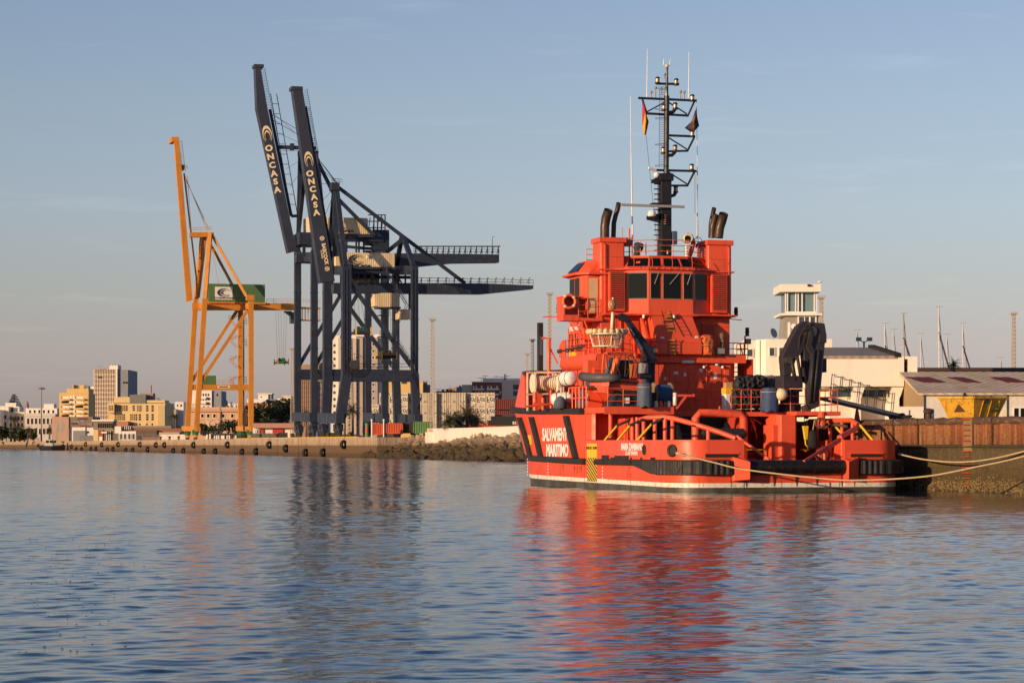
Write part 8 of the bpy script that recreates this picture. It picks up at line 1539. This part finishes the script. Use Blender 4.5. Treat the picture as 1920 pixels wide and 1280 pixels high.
for nm, a, c, y, sd in (('customs_building', 216, 300, 751, 21), ('apartment_tower', 636, 700, 630, 22), ('brick_flats', 890, 960, 712, 23), ('office_tower', 180, 215, 691.5, 24), ('station_hall', 355, 440, 763, 25), ('apartment_block', 128, 164, 728, 26)):
    o = bpy.data.objects[nm]; hq = House.__new__(House); hq.o = o; hq.t = 0; hq.Y = o.location.y; hq.x0 = o.location.x; hq.z0 = GZ; hq.nw = {}; clutter(hq, a, c, y, sd, 5, 4)
# quayside letters sign, hedge boxes
t = thing('letter_boards', 'dark hoarding with white letter boards along the far quay', 'sign', (wx(395, 700), 700, GZ)); w_ = wx(446, 700)-wx(395, 700); b = B(); b.box(0, w_, 0, .3, 0, wz(812, 700)-GZ); b.build('hoarding', mat('charcoal board', (.035, .035, .04), .7), t)
for i, (ch, px) in enumerate((('B', 400), ('E', 408), ('', 417.5), ('R', 428), ('K', 440))):
    x = wx(px, 700)-wx(395, 700); b = B(); b.box(x-.5, x+.5, -.06, 0, .35, 1.3); o = b.build('letter_board', WHT, t)
    if ch: put_text(ch, DARK, o, (x, -.075, .82), .8, (1, 0, 0), (0, 0, 1), .03)
for x0, x1, y0, Y, lab, m in ((472, 521, 812, 640, 'grey hoarding right of the orange crane foot', mat('grey hoarding', (.13, .125, .13), .8)), (522, 538, 811, 636, 'dark blue container shaped bin by the grey hoarding', BC), (385, 414, 805, 720, 'cream trailer box behind the letter boards', OFFW), (617, 631, 811, 560, 'dark open shelter right of the navy crane bogies', TC)):
    a = wx(x0, Y); t = thing('site_hoarding', lab, 'hoarding', (a, Y, GZ)); w_ = wx(x1, Y)-a; zt = wz(y0, Y)-GZ; b = B(); b.box(0, w_, 0, 1.5, 0, zt); b.build('panel', m, t); b = B()
    for k in range(7): b.box(w_*k/6-.05, w_*k/6+.05, -.05, 1.55, 0, zt+.05)
    b.build('frame', m, t)
# ------------------------------------------------------------------ lamp post, pilot boat, low wall at the far left
t = thing('lamp_post', 'tall grey lamp post with a flat round head at the left', 'lamp post', (wx(77.5, 1150), 1150, GZ)); zt = wz(728, 1150)-GZ; b = B(); b.tube([(0, 0, 0), (0, 0, zt)], [.42, .28], 8); b.build('pole', GREYC, t); b = B(); b.lathe([(.4, zt-.3), (1.6, zt-.4), (2.0, zt+.0), (1.2, zt+.3), (.2, zt+.6)], n=14); b.build('lamp_head', GREYM, t)
t = thing('promenade_wall', 'pale promenade wall at the far left waterfront', 'wall', (wx(-30, 1180), 1180, GZ)); w_ = wx(73, 1180)-wx(-30, 1180); b = B(); b.box(0, w_, 0, 1, 0, wz(820, 1180)-GZ); b.build('wall', PL('pale pink wall', (.42, .33, .27)), t)
for k in range(6): b = B(); x = w_*(k+.3)/6; b.box(x-.5, x+.5, -.3, 1.3, 0, wz(818, 1180)-GZ); b.build('pier', PL('pale pier', (.5, .40, .30)) if k == 0 else bpy.data.materials['pale pier'], t)
q = FQ.pu(98, 843, -6.5); p = FQ.w(q.x, q.y, 0); Yb = p.y; m_px = Yb/F
t = thing('pilot_boat', 'small black hulled pilot boat with white cabin at the far quay', 'boat', p, R(0)); l = 22*m_px
b = B(); b.loft([[(-l, 0, -.4), (-l, -1.6, .2), (-l, -1.7, 1.9), (-l, 1.7, 1.9), (-l, 1.6, .2)], [(0, 0, -.5), (0, -1.8, .1), (0, -2.0, 1.8), (0, 2.0, 1.8), (0, 1.8, .1)], [(l*1.05, 0, -.2), (l*1.05, -.4, .5), (l*1.1, -.7, 2.0), (l*1.1, .7, 2.0), (l*1.05, .4, .5)]], closed=True, cap=True); b.build('hull', mat('black hull paint', (.015, .016, .022), .4), t)
b = B(); b.hexa([(-l*.65, -1.4, 1.8), (.1*l, -1.4, 1.8), (.1*l, 1.4, 1.8), (-l*.65, 1.4, 1.8), (-l*.5, -1.2, 4.4), (0, -1.2, 4.4), (0, 1.2, 4.4), (-l*.5, 1.2, 4.4)]); cb = b.build('cabin', PL('grey white cabin', (.5, .46, .42)), t)
for k in range(3): b = B(); x = -l*.48+k*1.5; b.box(x, x+1.1, -1.36, -1.2, 3.0, 4.0); b.build('window', GLASS, cb)
b = B(); b.tube([(-l*.3, 0, 4.3), (-l*.3, 0, 7)], .08, 5); b.build('mast', STEEL, t); b = B(); b.tube([(-l*1.02, -1.8, 1.7), (0, -2.1, 1.6), (l*1.1, -.8, 1.9)], .15, 6); b.build('rubbing_strake', BLK, t)
b = B(); b.lathe([(.2, -.2), (.35, 0), (.2, .2)], (-l*1.0, -1.9, 1.0), (1, 0, 0), 8); b.build('stern_fender', BLK, t)
# ------------------------------------------------------------------ trees
def leaf_mat(name, c1, c2): 
    m = bpy.data.materials.new(name); m.use_nodes = True; nt = m.node_tree; g = N(nt, 'ShaderNodeNewGeometry'); L(nt, ramp(nt, g.outputs['Random Per Island'], [(0, c1), (1, c2)]), nt.nodes['Principled BSDF'].inputs['Base Color']); nt.nodes['Principled BSDF'].inputs['Roughness'].default_value = .7; return m
LEAF = leaf_mat('dark foliage', (.018, .028, .010), (.06, .075, .028)); PALM = leaf_mat('palm frond', (.03, .04, .015), (.10, .085, .04)); DRY = leaf_mat('dry frond', (.07, .045, .025), (.17, .11, .06)); BARK = mat('bark', (.10, .07, .05), .9, var=.3)
def tree(px, Y, w, ht, label, seed, dens=900, hmin=.22, m=LEAF, group='trees by the salmon hall'):
    rr = random.Random(seed); t = thing('leafy_tree', label, 'tree', (wx(px, Y), Y, GZ), 0, group); b = B()
    lobes = [(rr.uniform(-.62, .62)*w, rr.uniform(-.4, .4)*w, ht*rr.uniform(.42, .86), rr.uniform(.24, .42)*w) for _ in range(11)]
    for i in range(dens):
        x, y, z, r = rr.choice(lobes); th, cz = rr.uniform(0, 2*PI), rr.uniform(-1, 1); k = r*rr.uniform(.72, 1.06); s_ = math.sqrt(1-cz*cz); p = V((x+k*s_*math.cos(th), y+k*s_*math.sin(th), min(ht, max(ht*hmin, z+k*cz*.8))))
        a = V((rr.gauss(0, 1), rr.gauss(0, 1), rr.gauss(0, .6))).normalized()*w*.085*rr.uniform(.6, 1.5); c = a.cross(V((rr.gauss(0, 1), rr.gauss(0, 1), rr.gauss(0, 1)))).normalized()*w*.06; b.add([p-a, p-c*.8, p+a, p+c], [(0, 1, 2, 3)])
    me = b.mesh('crown'); o = bpy.data.objects.new('crown', me); COL.objects.link(o); me.materials.append(m); o.parent = t
    b = B(); b.tube([(0, 0, 0), (.05*w, 0, ht*.3), (0, 0, ht*.6)], [w*.07, w*.05, w*.02], 7)
    for k in range(5): a = k*1.3; b.tube([(0, 0, ht*.32), (w*.4*math.cos(a), w*.3*math.sin(a), ht*.62)], [w*.03, w*.01], 5)
    b.build('trunk', BARK, t); return t
def palm(px, Y, ht, fr, label, seed, n=34, m=PALM, group=None):
    rr = random.Random(seed); t = thing('palm_tree', label, 'palm', (wx(px, Y), Y, GZ), 0, group); b = B(); b.tube([(0, 0, 0), (.1, 0, ht*.5), (0, 0, ht)], [fr*.11, fr*.08, fr*.09], 8); b.build('trunk', BARK, t); b = B()
    for i in range(n):
        az = rr.uniform(0, 2*PI); el = rr.uniform(-.5, 1.35); L_ = fr*rr.uniform(.8, 1.1); pts = []; d = V((math.cos(az)*math.cos(el), math.sin(az)*math.cos(el), math.sin(el))); p = V((0, 0, ht))
        for k in range(7): pts.append(p.copy()); p = p+d*L_/6; d = (d+V((0, 0, -.24))).normalized()
        for k in range(1, 7):
            tg = (pts[k]-pts[k-1]).normalized(); sd = tg.cross(V((0, 0, 1))).normalized() if abs(tg.z) < .95 else V((1, 0, 0)); wl = fr*.2*(1-(k/6.5)**2*.7)
            for sgn in (-1, 1):
                for q in (0, .5): a = pts[k-1].lerp(pts[k], q); tip = a+sd*sgn*wl+tg*wl*.5+V((0, 0, -wl*.45)); b.add([a, a+tg*fr*.05, tip], [(0, 1, 2)])
    me = b.mesh('fronds'); o = bpy.data.objects.new('fronds', me); COL.objects.link(o); me.materials.append(m); o.parent = t; return t
for px, Y, w, ht, lab, sd in ((390, 715, 3.6, 4.9, 'rounded dark tree before the salmon hall, left one', 1), (427, 712, 4.4, 6.3, 'larger rounded dark tree right before the salmon hall', 2), (480, 690, 5.0, 10.5, 'dark tree right of the orange crane near legs', 3), (499, 695, 5.2, 11.0, 'dark tree in the middle of the clump by the pink canopy', 4), (517, 700, 5.4, 11.5, 'dark tree before the terracotta roofed hall end', 5), (535, 705, 5.6, 13.0, 'tallest dark tree left of the navy crane legs', 6)): tree(px, Y, w, ht, lab, sd, 1000)
for px, Y, ht, fr, lab, sd in ((27, 1150, 10.8, 4.2, 'broad palm at the far left before the white houses', 11), (36, 1140, 6, 4.4, 'lower palm right beside the broad far left palm', 12), (52, 1130, 5.5, 3.2, 'small palm left of the lamp post', 13), (93, 1060, 5.2, 3.6, 'palm half hidden by the mural warehouse', 14), (661, 610, 7.2, 3.2, 'palm right of the near crane foot', 15), (646, 612, 6.8, 3.0, 'palm behind the near crane leg', 16), (574, 600, 5.5, 3.0, 'palm low behind the far crane legs', 17), (326, 900, 9, 3.0, 'thin palm left of the orange crane leg', 18)): palm(px, Y, ht, fr, lab, sd, group='palms along the waterfront')
palm(1788, 205, wz(684, 205)-GZ, .95, 'ragged palm head over the quay shed roof', 19, 40, DRY); palm(842, 400, 2.6, 2.7, 'low bushy palm left of the dry palm by the parapet', 20, 60, PALM); palm(858, 402, 2.6, 2.5, 'low palm clump behind the orange tank', 21, 60, PALM); palm(876, 404, 3.3, 3.0, 'dry brown palm before the white containers', 22, 70, DRY); palm(892, 406, 2.4, 2.6, 'dry brown palm fan right of the tall dry one', 23, 60, DRY)
for px, Y, w, ht, lab, sd in ((20, 1145, 9, 7, 'dark shrub mass under the far left palms', 31), (45, 1140, 8, 6, 'dark shrub mass left of the lamp post', 32)): tree(px, Y, w, ht, lab, sd, 700, .05, group='shrubs on the promenade')
rr = random.Random(5); t = thing('norfolk_pine', 'tiered dark pine over the far left roofs', 'tree', (wx(27, 1420), 1420, GZ)); b = B(); zt = wz(738, 1420)-GZ; zb = wz(762, 1420)-GZ
for k in range(9):
    z = zb+(zt-zb)*k/9; r = 4.2*(1-k/9)**.8+.3
    for i in range(26): a = rr.uniform(0, 2*PI); p = V((r*math.cos(a), r*math.sin(a), z+rr.uniform(-.3, .5))); b.add([(0, 0, z+.4), p+V((.3, .3, 0)), p+V((-.3, -.3, .2)), (0, 0, z-.2)], [(0, 1, 2), (0, 2, 3)])
me = b.mesh('crown'); o = bpy.data.objects.new('crown', me); COL.objects.link(o); me.materials.append(LEAF); o.parent = t; b = B(); b.tube([(0, 0, 0), (0, 0, zt)], [.5, .1], 6); b.build('trunk', BARK, t)
